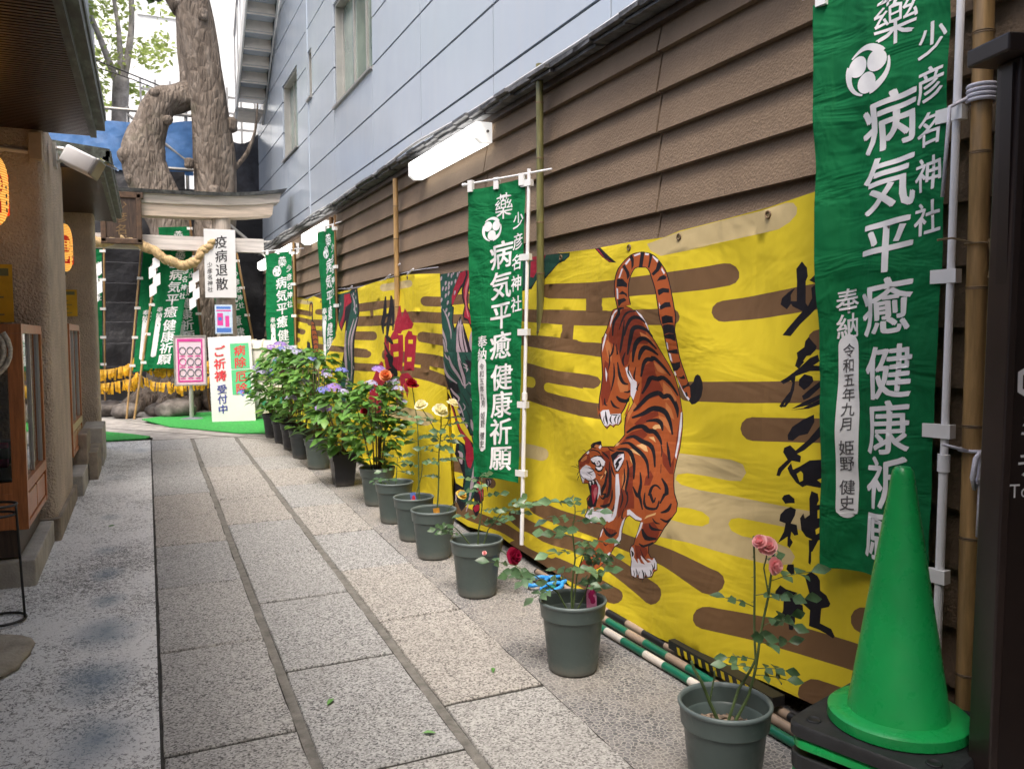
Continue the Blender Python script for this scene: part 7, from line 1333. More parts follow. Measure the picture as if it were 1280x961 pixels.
# sake barrels
def barrel(x, y, z, s, label):
    t = thing('sake_barrel', label, 'barrel', (x, y, z), .2, 'straw wrapped sake barrels'); R, H = .31 * s, .56 * s
    b = MB(); b.lathe([(0, .02), (R * .8, 0), (R * .97, .06), (R, H * .5), (R * 1.0, H - .08), (R * .84, H), (0, H - .01)], 36); b.build('wrap', M['sake'], t, smooth=True)
    b = MB()
    for a in [2 * pi * k / 9 for k in range(9)]: b.tube([(r * cos(a), r * sin(a), z_) for r, z_ in ((R * .6, H + .005), (R * .86, H), (R * 1.02, H - .09), (R * 1.02, H * .5), (R * .99, .06), (R * .8, -.004))], .014, 6)
    for z_ in (.09, H - .11): b.tube([(R * 1.025 * cos(a), R * 1.025 * sin(a), z_ + .006 * sin(6 * a)) for a in [2 * pi * k / 32 for k in range(33)]], .014, 6, cap=False)
    b.build('binding', M['sake_rope'], t, smooth='all')
    on = lambda a, z_: (R * 1.012 * cos(a), R * 1.012 * sin(a), z_)
    b = MB()
    for a0 in (-2.4, -2.0, -1.7): 
        for k in range(6): u0, u1 = k / 6, (k + 1) / 6; b.add([on(a0 + .3 * u0 - .1 * sin(pi * u0), .14 * s + .22 * s * u0), on(a0 + .3 * u0 + .1 * sin(pi * u0), .14 * s + .22 * s * u0), on(a0 + .3 * u1 + .1 * sin(pi * u1), .14 * s + .22 * s * u1), on(a0 + .3 * u1 - .1 * sin(pi * u1), .14 * s + .22 * s * u1)], [(0, 1, 2, 3)])
    b.build('green_leaf_print', mat('green_leaf_print', (.04, .28, .16), .7), t)
    b = MB()
    for k in range(3): b.add([on(-1.25, .16 * s + .07 * k), on(-1.12, .16 * s + .07 * k), on(-1.12, .2 * s + .07 * k), on(-1.25, .2 * s + .07 * k)], [(0, 1, 2, 3)])
    b.build('red_print', M['ink_red'], t)
barrel(1.62, 12.35, gz(12.35), 1.0, 'lower straw wrapped sake barrel behind the hydrangeas'); barrel(1.56, 12.35, gz(12.35) + .565, .98, 'upper straw wrapped sake barrel stacked beside the leaning sign')
# bamboo-poled flags round the tree
G = 'green flags on bamboo poles round the sacred tree'
nobori('prayer_flag', 'green flag leaning left on the thin pole nearest the far pillar', (-0.04, 13.35, 2.72), (1, .1), .015, 5, (-.30, 12.95, gz(13)), 'bamboo', .014, False, False, .1, G)
nobori('prayer_flag', 'green flag on a pole crossing in front of the tree trunk', (0.2, 13.2, 2.76), (1, -.05), .015, 6.1, (-.20, 12.85, gz(13)), 'bamboo', .016, False, False, .1, G)
nobori('prayer_flag', 'wide upright green flag between rope and white notice', (0.66, 13.75, 3.1), (-1, .05), .015, 7.3, (.86, 13.7, gz(13.7)), 'bamboo_dark', .016, False, False, 0, G)
nobori('prayer_flag', 'green flag half hidden behind the small blue poster', (1.36, 14.0, 2.65), (-1, .05), .015, 8.2, (1.72, 13.9, gz(13.9)), 'bamboo', .016, False, False, 0, G)
nobori('prayer_flag', 'sliver of green flag beside the far left pillar', (-.56, 14.1, 2.75), (-1, .05), .015, 9.2, (-.62, 14.1, gz(14)), 'bamboo', .014, False, False, 0, G)
# gold ribbon garlands
def garland(P, n, label, seed):
    random.seed(seed); t = thing('ribbon_garland', label, 'garland', P[0]); o = V(P[0]); Q = []
    for i in range(len(P) - 1):
        a, c = V(P[i]) - o, V(P[i + 1]) - o
        for k in range(10): u = k / 10; Q.append(a.lerp(c, u) - V((0, 0, .06 * 4 * u * (1 - u))))
    Q.append(V(P[-1]) - o)
    b = MB(); b.tube(Q, .008, 6); b.build('cord', M['straw'], t)
    b = MB()
    for i in range(n):
        f = i / n * (len(Q) - 1); p = Q[int(f)].lerp(Q[min(int(f) + 1, len(Q) - 1)], f % 1)
        for s in range(2):
            L = random.uniform(.10, .17); w_ = random.uniform(.008, .015); dx = random.uniform(-.03, .03); dy = random.uniform(-.05, .0); q = p + V((random.uniform(-.02, .02), 0, 0))
            b.add([q + V((-w_, dy * .3, .012)), q + V((w_, dy * .3 - .006, .012)), q + V((w_ * 1.1 + dx * .5, dy - .012, -L * .5)), q + V((-w_ * 1.1 + dx * .5, dy, -L * .5)), q + V((w_ * 1.3 + dx, dy, -L)), q + V((-w_ * 1.2 + dx, dy - .01, -L * .97))], [(0, 1, 2, 3), (3, 2, 4, 5)])
        b.tube([p + V((-.008, 0, .0)), p + V((.008, 0, .0))], .011, 6)
    b.build('ribbons', M['gold'], t)
garland([(-.9, 13.55, 1.02), (-.35, 13.5, .98), (-.12, 13.2, 1.2)], 34, 'upper left garland of knotted gold ribbons beside the far pillar', 1)
garland([(-.12, 13.2, 1.15), (.3, 13.05, .98), (.95, 13.35, 1.1)], 52, 'upper garland of knotted gold ribbons across the tree trunk', 2)
garland([(-.9, 13.55, .80), (-.3, 13.5, .80), (-.14, 13.1, .92)], 26, 'lower left garland of knotted gold ribbons near the ground', 3)
garland([(-.14, 13.05, .90), (.28, 12.98, .76), (.62, 13.1, .80), (.92, 13.3, .9)], 24, 'lower sparse garland of gold ribbons on the tree roots', 4)
# ------------------------------------------------------------------ sacred tree
t = thing('sacred_tree', 'huge old camphor tree with twin leaning trunks behind the shrine gate', 'tree', (.6, 14.7, gz(14.7)))
def trunk(P, R, name, seed, n=26, knots=()):
    Q = [];RR = []
    for i in range(len(P) - 1):
        p0, p1, p2, p3 = [V(P[max(0, min(len(P) - 1, j))]) for j in (i - 1, i, i + 1, i + 2)]
        for k in range(8):
            u = k / 8; Q.append(.5 * ((2 * p1) + (p2 - p0) * u + (2 * p0 - 5 * p1 + 4 * p2 - p3) * u * u + (-p0 + 3 * p1 - 3 * p2 + p3) * u ** 3)); RR.append(lerp(R[i], R[i + 1], u))
    Q.append(V(P[-1])); RR.append(R[-1])
    def jit(i, th):
        return 1 + .13 * noise.noise(V((cos(th) * 1.4, sin(th) * 1.4, i * .14 + seed))) + .06 * noise.noise(V((cos(th) * 5, sin(th) * 5, i * .3 + seed))) + .025 * noise.noise(V((cos(th) * 14, sin(th) * 14, i * .5)))
    b = MB(); b.tube(Q, RR, n, jit=jit)
    return b
b = trunk([(.3, 0, -.3), (.28, 0, .3), (.34, 0, 1.2), (.45, 0, 2.4), (.5, 0, 3.3), (.48, 0, 4.2), (.38, 0, 5.3), (.2, 0, 6.7), (-.05, 0, 8.2)], [.75, .55, .38, .33, .31, .32, .29, .265, .22], 'trunk', 1, 40)
for c_, r_ in (((.76, -.06, 4.6), .13), ((.46, -.28, 3.45), .12), ((.36, -.24, 6.25), .1), ((.1, -.2, 3.9), .09)):
    b.lathe([(r_ * sin(a) * (1 + .2 * sin(3 * a)), r_ * cos(a)) for a in [pi * i / 8 for i in range(9)]], 12, c_)
b.build('trunk', M['bark'], t, smooth='all')
b = trunk([(-.1, -.1, -.2), (-.15, -.1, .5), (-.1, -.05, 1.6), (-.2, -.02, 2.8), (-.42, 0, 3.45), (-.58, 0, 4.0), (-.47, 0, 4.45), (-.3, 0, 4.85), (-.02, .06, 4.98), (.22, .14, 5.2), (.16, .18, 5.9), (.1, .2, 6.5)], [.6, .46, .38, .33, .33, .33, .27, .245, .24, .22, .18, .14], 'limb', 4, 34)
for c_, r_ in (((-.78, -.1, 3.95), .17), ((-.38, -.18, 4.95), .09), ((-.72, -.1, 3.6), .13), ((-.2, -.2, 4.55), .08)): b.lathe([(r_ * sin(a) * (1 + .15 * sin(2 * a)), r_ * cos(a)) for a in [pi * i / 8 for i in range(9)]], 12, c_)
b.build('limb', M['bark'], t, smooth='all')
for i, (a, L) in enumerate(((-2.7, 1.1), (-2.2, .95), (-1.7, .8), (-1.2, .9), (-.7, 1.0), (-.1, 1.0), (3.0, 1.1))):
    b = trunk([(.1 + .25 * cos(a), .25 * sin(a), .75), (.1 + .5 * cos(a), .5 * sin(a), .32), (.1 + .75 * cos(a) * L, .75 * sin(a) * L, .1), (.1 + 1.1 * cos(a) * L, 1.1 * sin(a) * L, -.08)], [.26, .25, .18, .08], 'root', i, 16); b.build('root', M['bark'], t, smooth='all')
b = trunk([(.8, .0, 3.9), (1.0, -.05, 4.15), (1.15, -.05, 4.55), (1.2, -.05, 5.0)], [.05, .035, .022, .012], 'twig', 7, 8); b.build('branch', M['bark'], t, smooth='all')
for P, R in (([(.1, 0, 6.4), (-.5, .3, 7.4), (-1.4, .8, 8.6)], [.2, .14, .07]), ([(-.05, 0, 7.4), (.7, -.3, 8.4), (1.6, -.5, 9.2)], [.18, .12, .06]), ([(-.1, 0, 7.9), (-.3, -.5, 8.8), (-.5, -1.2, 9.6)], [.2, .12, .05])):
    b = trunk(P, R, 'branch', R[1] * 40, 12); b.build('branch', M['bark'], t, smooth='all')
def leaf_cloud(name, m, parent, blobs, size, per, seed):
    random.seed(seed); b = MB()
    for (c, r) in blobs:
        for i in range(per):
            d = V((random.gauss(0, 1), random.gauss(0, 1), random.gauss(0, .8))); d = d.normalized() * r * random.uniform(.45, 1.05)
            p = V(c) + d; a = V((random.gauss(0, 1), random.gauss(0, 1), random.gauss(0, .5))).normalized(); n = a.cross(V((random.gauss(0, 1), random.gauss(0, 1), 1))).normalized(); s = size * random.uniform(.6, 1.3)
            b.add([p, p + a * s * .5 + n * s * .26, p + a * s, p + a * s * .5 - n * s * .26], [(0, 1, 2, 3)])
    return b.build(name, m, parent)
leaf_cloud('crown', M['leaf_tree'], t, [((random.uniform(-2.6, 2.4), random.uniform(-1.6, 1.2), random.uniform(8.3, 10.6)), random.uniform(.4, .8)) for i in range(22)] + [((.75, -.3, 6.75), .16), ((1.0, -.2, 6.85), .14), ((-.35, -.1, 6.5), .1)], .13, 110, 21)
for i, (x, y, s, lab) in enumerate(((-.55, 13.75, .19, 'rounded grey stone at the foot of the far pillar'), (-.32, 13.4, .17, 'rounded stone left of the bamboo pole foot'), (.36, 13.05, .24, 'flat grey stone on the turf edge before the tree roots'), (.1, 13.5, .14, 'small stone tucked under the tree roots'))):
    rock('garden_stone', (x, y, gz(y) + s * .4), s * 1.15, s, s * .72, 10 + i, M['rock'], lab, 'stone')
# ------------------------------------------------------------------ sheeted scaffold, far trees and neighbour behind the tree
t = thing('scaffold', 'pipe scaffold hung with black sheeting and blue tarp behind the sacred tree', 'scaffold', (0, 16.3, gz(16)))
g0 = gz(16)
b = MB()
for x in (-2.6, -.2, .75, 2.03): b.tube([(x, 0, -.3), (x, 0, 5.45 - g0)], .03, 8)
for z in (5.38, 4.42, 3.1, 1.4): b.tube([(-3, -.05, z - g0), (2.12, -.05, z - g0)], .03, 8)
b.tube([(-.2, -.06, 5.3 - g0), (1.1, -.06, 4.3 - g0)], .025, 8); b.tube([(1.2, -1.9, 3.3 - g0), (2.0, -1.3, 2.75 - g0)], .03, 8); b.tube([(1.3, -1.6, 3.0 - g0), (2.2, -1.55, 3.02 - g0)], .03, 8)
b.build('pipes', M['alu_dark'], t, smooth=True)
def drape(name, x0, x1, z0, z1, y, amp, m, seed, sag=0, nx=40, nz=30):
    b = MB(); vs = []
    for j in range(nz + 1):
        for i in range(nx + 1):
            u, v = i / nx, j / nz; x = lerp(x0, x1, u); z = lerp(z1 - sag * 4 * u * (1 - u) * (1 - v), z0, v)
            vs.append((x, y + amp * (noise.noise(V((x * 1.6, z * .9, seed))) + .5 * noise.noise(V((x * 4 + z * 2, z * 2, seed + 4)))), z))
    b.add(vs, [(j * (nx + 1) + i, (j + 1) * (nx + 1) + i, (j + 1) * (nx + 1) + i + 1, j * (nx + 1) + i + 1) for j in range(nz) for i in range(nx)]); return b.build(name, m, t, smooth='all')
drape('black_sheet', -3, 2.05, 0.0, 4.0 - g0, -.45, .12, M['black_sheet'], 2); drape('dark_mesh', 1.3, 2.02, 3.9 - g0, 5.2 - g0, -.12, .1, M['mesh_sheet'], 5, .25)
drape('blue_tarp', -1.6, .85, 4.32 - g0, 5.28 - g0, -.09, .12, M['blue_tarp'], 8, .12); drape('dark_lower_mesh', -1.6, .7, 3.6 - g0, 4.36 - g0, -.1, .08, M['black_sheet'], 9)
b = MB()
for i in range(9): z = .6 + .36 * i; b.tube([(-3, -.58, z - .0), (.4, -.6, z + .05 * sin(i))], .004, 4)
b.build('sheet_seams', mat('grey_seam', (.07, .07, .08), .7), t)
t = thing('lattice_screen', 'pale lattice window screen beyond the scaffold', 'screen', (1.2, 18.2, 4.6))
b = MB()
for i in range(9): x = -1.2 + i * .27; b.box(x, x + .04, 0, .03, -.6, 1.9)
for j in range(8): z = -.55 + j * .32; b.box(-1.2, 1.0, .03, .06, z, z + .04)
b.build('lattice', mat('grey_lattice', (.42, .42, .42), .6), t)
t = thing('neighbour_building', 'grey rendered building edge showing past the near eave', 'building', (-3.2, 17, 0)); b = MB(); b.box(-4, 2.28, 0, 5, -.1, 11); b.build('wall', mat('grey_render', (.42, .42, .43), .8, .08, 3), t)
b = MB(); b.box(.6, 1.6, -.02, .0, 7.2, 8.6); b.build('window', M['pane'], t)
t = thing('pale_building', 'overexposed pale building far beyond the trees', 'building', (2, 34, 0)); b = MB(); b.box(-16, 12, 0, 8, -.1, 17); b.build('wall', mat('white_render', (.82, .82, .8), .8, .03, 2), t)
for i in range(6):
    for j in range(4): b = MB(); b.box(-14 + i * 4, -12.4 + i * 4, -.06, -.0, 3 + j * 3.4, 4.6 + j * 3.4); b.build('window', mat('pale_glass', (.78, .8, .8), .3), t) if i == 0 and j == 0 else b.build('window', bpy.data.materials['pale_glass'], t)
def far_tree(x, y, h, seed, label, limbs, blobs, per=90, sz=.22):
    t = thing('street_tree', label, 'tree', (x, y, gz(y)), 0, 'pale leafed trees beyond the scaffold')
    b = trunk([(0, 0, -.2), (.05, 0, h * .4), (0.08, 0, h * .75), (.16, 0, h)], [.24, .2, .18, .17], 'trunk', seed, 14); b.build('trunk', M['bark_far'], t, smooth='all')
    for P, R in limbs: b = trunk(P, R, 'limb', seed + 3, 10); b.build('limb', M['bark_far'], t, smooth='all')
    leaf_cloud('crown', M['leaf_far'], t, blobs, sz, per, seed)
random.seed(31)
far_tree(-.52, 20.5, 6.7, 31, 'slender pollarded tree with sparse pale green leaves above the blue tarp', [([(.1, 0, 6.5), (-.2, 0, 7.4), (-.45, 0, 8.2), (-.55, 0, 9.5)], [.09, .06, .05, .035]), ([(.15, 0, 6.6), (.15, 0, 7.6), (.05, 0, 8.6), (.0, 0, 10)], [.07, .05, .04, .03]), ([(.18, 0, 6.5), (.38, 0, 7.6), (.42, 0, 8.6), (.4, 0, 10)], [.085, .065, .055, .04])],
         [((random.uniform(-1.1, 1.1), random.uniform(-.6, .9), random.uniform(6.4, 10.5)), random.uniform(.18, .42)) for i in range(44)], 46, .15)
far_tree(-2.6, 24, 6, 33, 'bushy pale tree half hidden behind the near eave', [([(.1, 0, 5.8), (-.4, 0, 7.4), (-.5, 0, 9)], [.16, .1, .06])], [((random.uniform(-1.6, 1.8), random.uniform(-1, 1), random.uniform(5.5, 11)), random.uniform(.4, .8)) for i in range(26)], 60, .22)
t = thing('overhead_cable', 'dark cables strung past the pale tree', 'cable', (-1.5, 16.0, 5.9)); b = MB(); b.tube([(0, 0, .45), (1.0, 0, .15), (2.4, 0, -.3)], .012, 6); b.tube([(0, .2, .35), (1.4, .2, .0), (2.0, .2, -.2)], .01, 6); b.build('wire', M['black'], t)
# ------------------------------------------------------------------ potted plants
def leaf(b, p, d, n, L, W, m=0, fold=.25, droop=.25, rows=3):
    """one leaf blade: p base, d direction, n upper normal"""
    d = d.normalized(); s = d.cross(n).normalized(); n = s.cross(d).normalized(); vs = [p]; prof = {3: (.62, 1.0, .6), 2: (.9, .8)}[rows]
    for i, wd in enumerate(prof):
        u = (i + 1) / (rows + 1); c = p + d * L * u - n * droop * L * u * u
        vs += [c + s * W * wd / 2 + n * fold * W * wd / 2, c, c - s * W * wd / 2 + n * fold * W * wd / 2]
    vs.append(p + d * L - n * droop * L); k = len(vs) - 1; f = [(0, 2, 1), (0, 3, 2)]
    for i in range(rows - 1):
        a = 1 + 3 * i; f += [(a, a + 1, a + 4, a + 3), (a + 1, a + 2, a + 5, a + 4)]
    a = 1 + 3 * (rows - 1); f += [(a, a + 1, k), (a + 1, a + 2, k)]
    b.add(vs, f, m)
def rv(): return V((random.gauss(0, 1), random.gauss(0, 1), random.gauss(0, 1))).normalized()
def rose_leaf(b, stem, p, d, L=.055, m=0):
    """compound rose leaf: a stalk with five leaflets"""
    d = (d + V((0, 0, .25))).normalized(); side = d.cross(V((0, 0, 1))).normalized(); up = side.cross(d); R = L * 2.1; Q = [p + d * R * u - up * .18 * R * u * u for u in (0, .33, .66, 1)]
    stem.tube(Q, .0014, 4)
    n = (up * .55 + V((-.35, -.75, .15)) + rv() * .55).normalized()
    leaf(b, Q[3], d + rv() * .15 - up * .2, n, L * 1.15, L * .72, m)
    for q, sc in ((Q[2], 1.0), (Q[1], .8)):
        for s in (-1, 1): leaf(b, q, d * .5 + side * s + rv() * .2, (n + rv() * .4).normalized(), L * sc, L * .68 * sc, m)
def rose_bloom(b, p, up, r, seed):
    """spiral of overlapping cupped petals"""
    up = up.normalized(); a = up.cross(V((.3, .2, 1) if abs(up.z) < .9 else (1, .2, 0))).normalized(); c = up.cross(a); random.seed(seed)
    k = 0
    for ring, (cnt, rr, hh, tilt) in enumerate(((3, .28, .62, .1), (4, .5, .62, .35), (5, .78, .5, .7), (6, 1.0, .32, 1.05))):
        for i in range(cnt):
            th = 2 * pi * (i + .5 * ring) / cnt + random.uniform(-.2, .2); o = a * cos(th) + c * sin(th); s = up.cross(o); w_ = r * (.45 + .25 * ring * .6) * random.uniform(.85, 1.15); vs = []
            for j in range(4):
                v = j / 3; rad = r * rr * (.18 + .82 * (v ** .8)); h = r * hh * (v if ring < 3 else v * .8) * 1.5 - (.25 * r * v * v * tilt)
                for q in (-1, -.35, .35, 1): ww = w_ * (.35 + .65 * sin(pi * min(.92, .25 + v * .62))) * .8; vs.append(p + o * (rad - abs(q) * r * .1) + up * (h + .04 * r * random.uniform(-1, 1)) + s * q * ww)
            b.add(vs, [(j * 4 + i_, j * 4 + i_ + 1, (j + 1) * 4 + i_ + 1, (j + 1) * 4 + i_) for j in range(3) for i_ in range(3)])
def bloom_mat(nm, c, c2=None): 
    if nm in M: return M[nm]
    M[nm] = mat(nm, c, .55, .15, 18, col2=c2, trans=.4); return M[nm]
def pot(t, s=1.0, m='pot', rim='rim_pot', square=False):
    if square:
        b = MB(); h = .27 * s; n = 4
        for (r0, z0), (r1, z1) in zip([(.075, 0), (.098, h - .05), (.108, h - .05), (.112, h), (.1, h), (.095, h - .05)], [(.098, h - .05), (.108, h - .05), (.112, h), (.1, h), (.095, h - .05), (.09, .19)]):
            A = [(r0 * x, r0 * y, z0) for x, y in ((-1, -1), (1, -1), (1, 1), (-1, 1))]; B = [(r1 * x, r1 * y, z1) for x, y in ((-1, -1), (1, -1), (1, 1), (-1, 1))]
            b.add(A + B, [(i, (i + 1) % 4, 4 + (i + 1) % 4, 4 + i) for i in range(4)])
        b.add([(x * .076 , y * .076, .002) for x, y in ((-1, -1), (1, -1), (1, 1), (-1, 1))], [(3, 2, 1, 0)])
        b.build('pot', M[m], t)
        b = MB(); b.add([(x * .094, y * .094, .215 * s) for x, y in ((-1, -1), (1, -1), (1, 1), (-1, 1))], [(0, 1, 2, 3)]); b.build('soil', M['soil'], t); return .215 * s
    R, h = .138 * s, .285 * s
    prof = [(0, .006), (R * .66, .006), (R * .68, 0), (R * .70, .004), (R * .72, .018), (R * .87, h * .74), (R * .885, h * .755), (R * .93, h * .77), (R * .965, h * .95), (R * .97, h * .955)]
    b = MB(); b.lathe(prof, 48); prof2 = [(R * .905, h * .96), (R * .89, h * .8), (R * .85, h * .78), (R * .78, h * .5)]; b.lathe(prof2, 48); o = b.build('pot', M[m], t, smooth=True)
    b = MB(); b.lathe([(R * .97, h * .952), (R * .995, h * .965), (R, h * .985), (R * .985, h), (R * .95, h * 1.004), (R * .915, h * .99), (R * .905, h * .958)], 48); b.build('rim', M[rim], t, smooth='all')
    zs = h * .66; b = MB(); n = 14; vs = [(0, 0, zs)]
    for k in range(1, 7):
        for i in range(28): a = 2 * pi * i / 28; r = R * .84 * k / 6; vs.append((r * cos(a), r * sin(a), zs + .012 * noise.noise(V((r * 40 * cos(a), r * 40 * sin(a), s * 9)))))
    fs = [(0, 1 + i, 1 + (i + 1) % 28) for i in range(28)] + [(1 + (k - 1) * 28 + i, 1 + k * 28 + i, 1 + k * 28 + (i + 1) % 28, 1 + (k - 1) * 28 + (i + 1) % 28) for k in range(1, 6) for i in range(28)]
    b.add(vs, fs); so = b.build('soil', M['soil'], t, smooth='all')
    return zs
def chips(t, zs, R, n, seed):
    random.seed(seed); b = MB()
    for i in range(n):
        a = random.uniform(0, 2 * pi); r = R * sqrt(random.random()); Mx = Matrix.Rotation(random.uniform(0, pi), 3, 'Z') @ Matrix.Rotation(random.uniform(-.6, .6), 3, 'X')
        b.cbox((r * cos(a), r * sin(a), zs + random.uniform(.0, .014)), (random.uniform(.008, .028), random.uniform(.005, .014), random.uniform(.002, .006)), Mx)
    b.build('bark_chips', M['chip'], t)
def card(t, p, rz, cols):
    b = MB(); Mx = Matrix.Rotation(rz, 3, 'Z') @ Matrix.Rotation(radians(-14), 3, 'X')
    P = lambda x, y, z: V(p) + Mx @ V((x, y, z))
    b.add([P(-.021, 0, -.05), P(.021, 0, -.05), P(.021, 0, .06), P(-.021, 0, .06), P(-.021, .001, -.05), P(.021, .001, -.05), P(.021, .001, .06), P(-.021, .001, .06)], [(0, 1, 2, 3), (7, 6, 5, 4), (0, 4, 5, 1), (1, 5, 6, 2), (2, 6, 7, 3), (3, 7, 4, 0)])
    for i in range(5):
        cx, cz, r = random.uniform(-.008, .008), -.005 + .009 * i, .011
        b.add([P(cx + r * cos(2 * pi * k / 9), -.0008 - .0002 * i, cz + r * sin(2 * pi * k / 9)) for k in range(9)], [tuple(range(9))], 1)
    b.build('plant_tag', [mat('tag_card', cols[0], .4), mat('tag_picture', cols[1], .4)], t)
def rose(pos, label, seed, stems, leaves, blooms, scale=1.0, tags=(), potm='pot', leafL=.05, twigs=(), chip=120, tint=0):
    """stems: polylines (pot local, metres); leaves: (stem index, t, azimuth, size) or count of random leaves"""
    random.seed(seed); t = thing('potted_rose', label, 'potted plant', (pos[0], pos[1], gz(pos[1])), random.uniform(0, 1) * 0, 'potted plants lined up along the wall')
    zs = pot(t, scale, potm); chips(t, zs, .1 * scale, chip, seed)
    sb = MB(); lb = MB(); curves = []
    for P, r0, r1 in stems:
        Q = []
        for i in range(len(P) - 1):
            for k in range(5): u = k / 5; Q.append(V(P[i]).lerp(V(P[i + 1]), u) + V((noise.noise(V((i + u, seed, 1))) * .006, noise.noise(V((i + u, seed, 5))) * .006, 0)))
        Q.append(V(P[-1])); curves.append(Q); sb.tube(Q, [lerp(r0, r1, i / (len(Q) - 1)) for i in range(len(Q))], 7)
        for q in Q[2::2]: d = rv(); d.z = -.2; sb.tube([q, q + d.normalized() * (r0 + .007)], [.0016, .0004], 4)
    for (si, u, az, L) in leaves:
        Q = curves[si]; f = u * (len(Q) - 1); p = Q[int(f)].lerp(Q[min(int(f) + 1, len(Q) - 1)], f % 1); rose_leaf(lb, sb, p, V((cos(az), sin(az), random.uniform(-.25, .35))), 1.22 * L * random.uniform(.85, 1.15), random.choice((0, 0, 1)))
    sb.build('stem', [M['stem']], t, smooth='all'); 
    if lb.f: lb.build('foliage', [M['leaf_rose'], M['leaf_rose2']], t, smooth='all')
    for i, (p, r, m, up) in enumerate(blooms):
        b = MB(); rose_bloom(b, V(p), V(up), r, seed * 7 + i); b.build('rose_bloom', m, t, smooth='all')
    for p, rz, cols in tags: card(t, p, rz, cols)
    return t
PINK = bloom_mat('pink_petal', (.97, .60, .60), (.93, .45, .47)); RED = bloom_mat('red_petal', (.42, .005, .025), (.22, .002, .012)); CRIM = bloom_mat('crimson_petal', (.42, .01, .07), (.25, .004, .035)); YEL = bloom_mat('yellow_petal', (.92, .74, .22), (.75, .48, .06)); CRE = bloom_mat('cream_petal', (.95, .92, .72), (.92, .86, .55)); ORA = bloom_mat('apricot_petal', (.88, .38, .14), (.75, .22, .08))
random.seed(77)
# image-right at the pots is roughly (+.92, -.40) in plan; helper gives offsets along it
def o(r, z, f=0): return (r * .9165 + f * .4, -r * .4 + f * .9165, z)
rose((1.53, 1.95), 'nearest pot with sparse rose canes and two pink blooms', 41,
     [([o(.01, .18), o(.07, .30), o(.095, .42), o(.125, .60), o(.14, .745)], .005, .003), ([o(.0, .19), o(.045, .31, .02), o(.095, .40, .02), o(.09, .62, .02), o(.085, .77, .02)], .0045, .003), ([o(.0, .18), o(-.045, .28), o(-.08, .36), o(-.1, .405)], .006, .004), ([o(-.045, .28), o(-.035, .34), o(-.032, .375)], .003, .002), ([o(.125, .6), o(.11, .68), o(.118, .735)], .0025, .002)],
     [(0, .62, -.2, .034), (0, .66, -1.2, .03), (0, .74, -.4, .036), (0, .82, -.5, .04), (0, .55, -.9, .032), (1, .68, 2.6, .038), (1, .6, -1.8, .034), (1, .5, 2.4, .036), (1, .72, -.5, .03), (0, .42, 2.7, .034), (0, .42, -.4, .036), (0, .9, .6, .03), (0, .38, -.7, .036)],
     [((o(.118, .745)), .031, PINK, (-.3, -.6, .5)), (o(.128, .695, -.03), .028, PINK, (.2, -.8, .1)), (o(.095, .76, -.01), .023, PINK, (-.6, -.3, .6))], 1.0, chip=200)
rose((1.54, 2.93), 'grey-green pot with leafy bloomless rose and pink plant tag', 42,
     [([o(.0, .18), o(-.005, .3), o(.01, .45), o(.0, .58), o(.01, .66)], .005, .002), ([o(.0, .2), o(.05, .3), o(.08, .4), o(.09, .45)], .004, .002), ([o(.0, .2), o(-.06, .31), o(-.15, .38), o(-.23, .42)], .004, .002), ([o(0, .22), o(.02, .36, .05), o(.06, .47, .08)], .004, .002)],
     [(0, u, a, .042) for u, a in ((.3, .3), (.36, 2.8), (.42, -1.5), (.5, .2), (.55, 3.2), (.6, -.8), (.66, 2.2), (.72, -2.4), (.8, .1), (.86, 3.0), (.93, -1.0), (.98, 1.2), (1.0, 3.3))] + [(1, u, a, .036) for u, a in ((.4, .2), (.6, -1.2), (.75, 1.2), (.9, -.3), (1., .6), (.5, -2))] + [(2, u, a, .04) for u, a in ((.4, 3.4), (.55, 2.2), (.7, -2.5), (.85, 3.6), (1., 2.9), (.95, -1.8))] + [(3, u, a, .036) for u, a in ((.4, .4), (.6, 2.5), (.8, -.6), (1., 1.3), (.9, -2))], [], 1.0,
     [((.075, -.02, .275), radians(-20), ((.75, .25, .45), (.45, .01, .12)))], chip=160)
rose((1.52, 3.95), 'pot with small leafed rose and a dark red bloom hanging low', 43,
     [([o(0, .18), o(.01, .32), o(.03, .46), o(.03, .6)], .005, .002), ([o(.01, .18), o(.06, .33), o(.13, .42), o(.2, .44)], .004, .002), ([o(0, .2), o(-.07, .3), o(-.13, .36)], .004, .002), ([o(.04, .24), o(.12, .24, -.05), o(.17, .2, -.05)], .003, .002), ([o(0, .2), o(-.0, .26, -.1), o(.06, .24, -.13)], .003, .002)],
     [(0, u, a, .034) for u, a in ((.4, .3), (.5, 3), (.6, -1), (.68, 2), (.76, -.2), (.84, 3.4), (.9, -2), (1, .8), (.95, 2.6))] + [(1, u, a, .04) for u, a in ((.4, .1), (.55, -1.3), (.65, 1.2), (.75, -.4), (.85, .5), (.95, -1), (1, 0))] + [(2, u, a, .034) for u, a in ((.5, 3), (.7, 2.4), (.9, -2.6), (1, 3.3))], [(o(.185, .205, -.06), .048, CRIM, (.3, -.7, .25)), (o(.045, .245, -.14), .012, PINK, (-.3, -.6, .4))], 1.0)
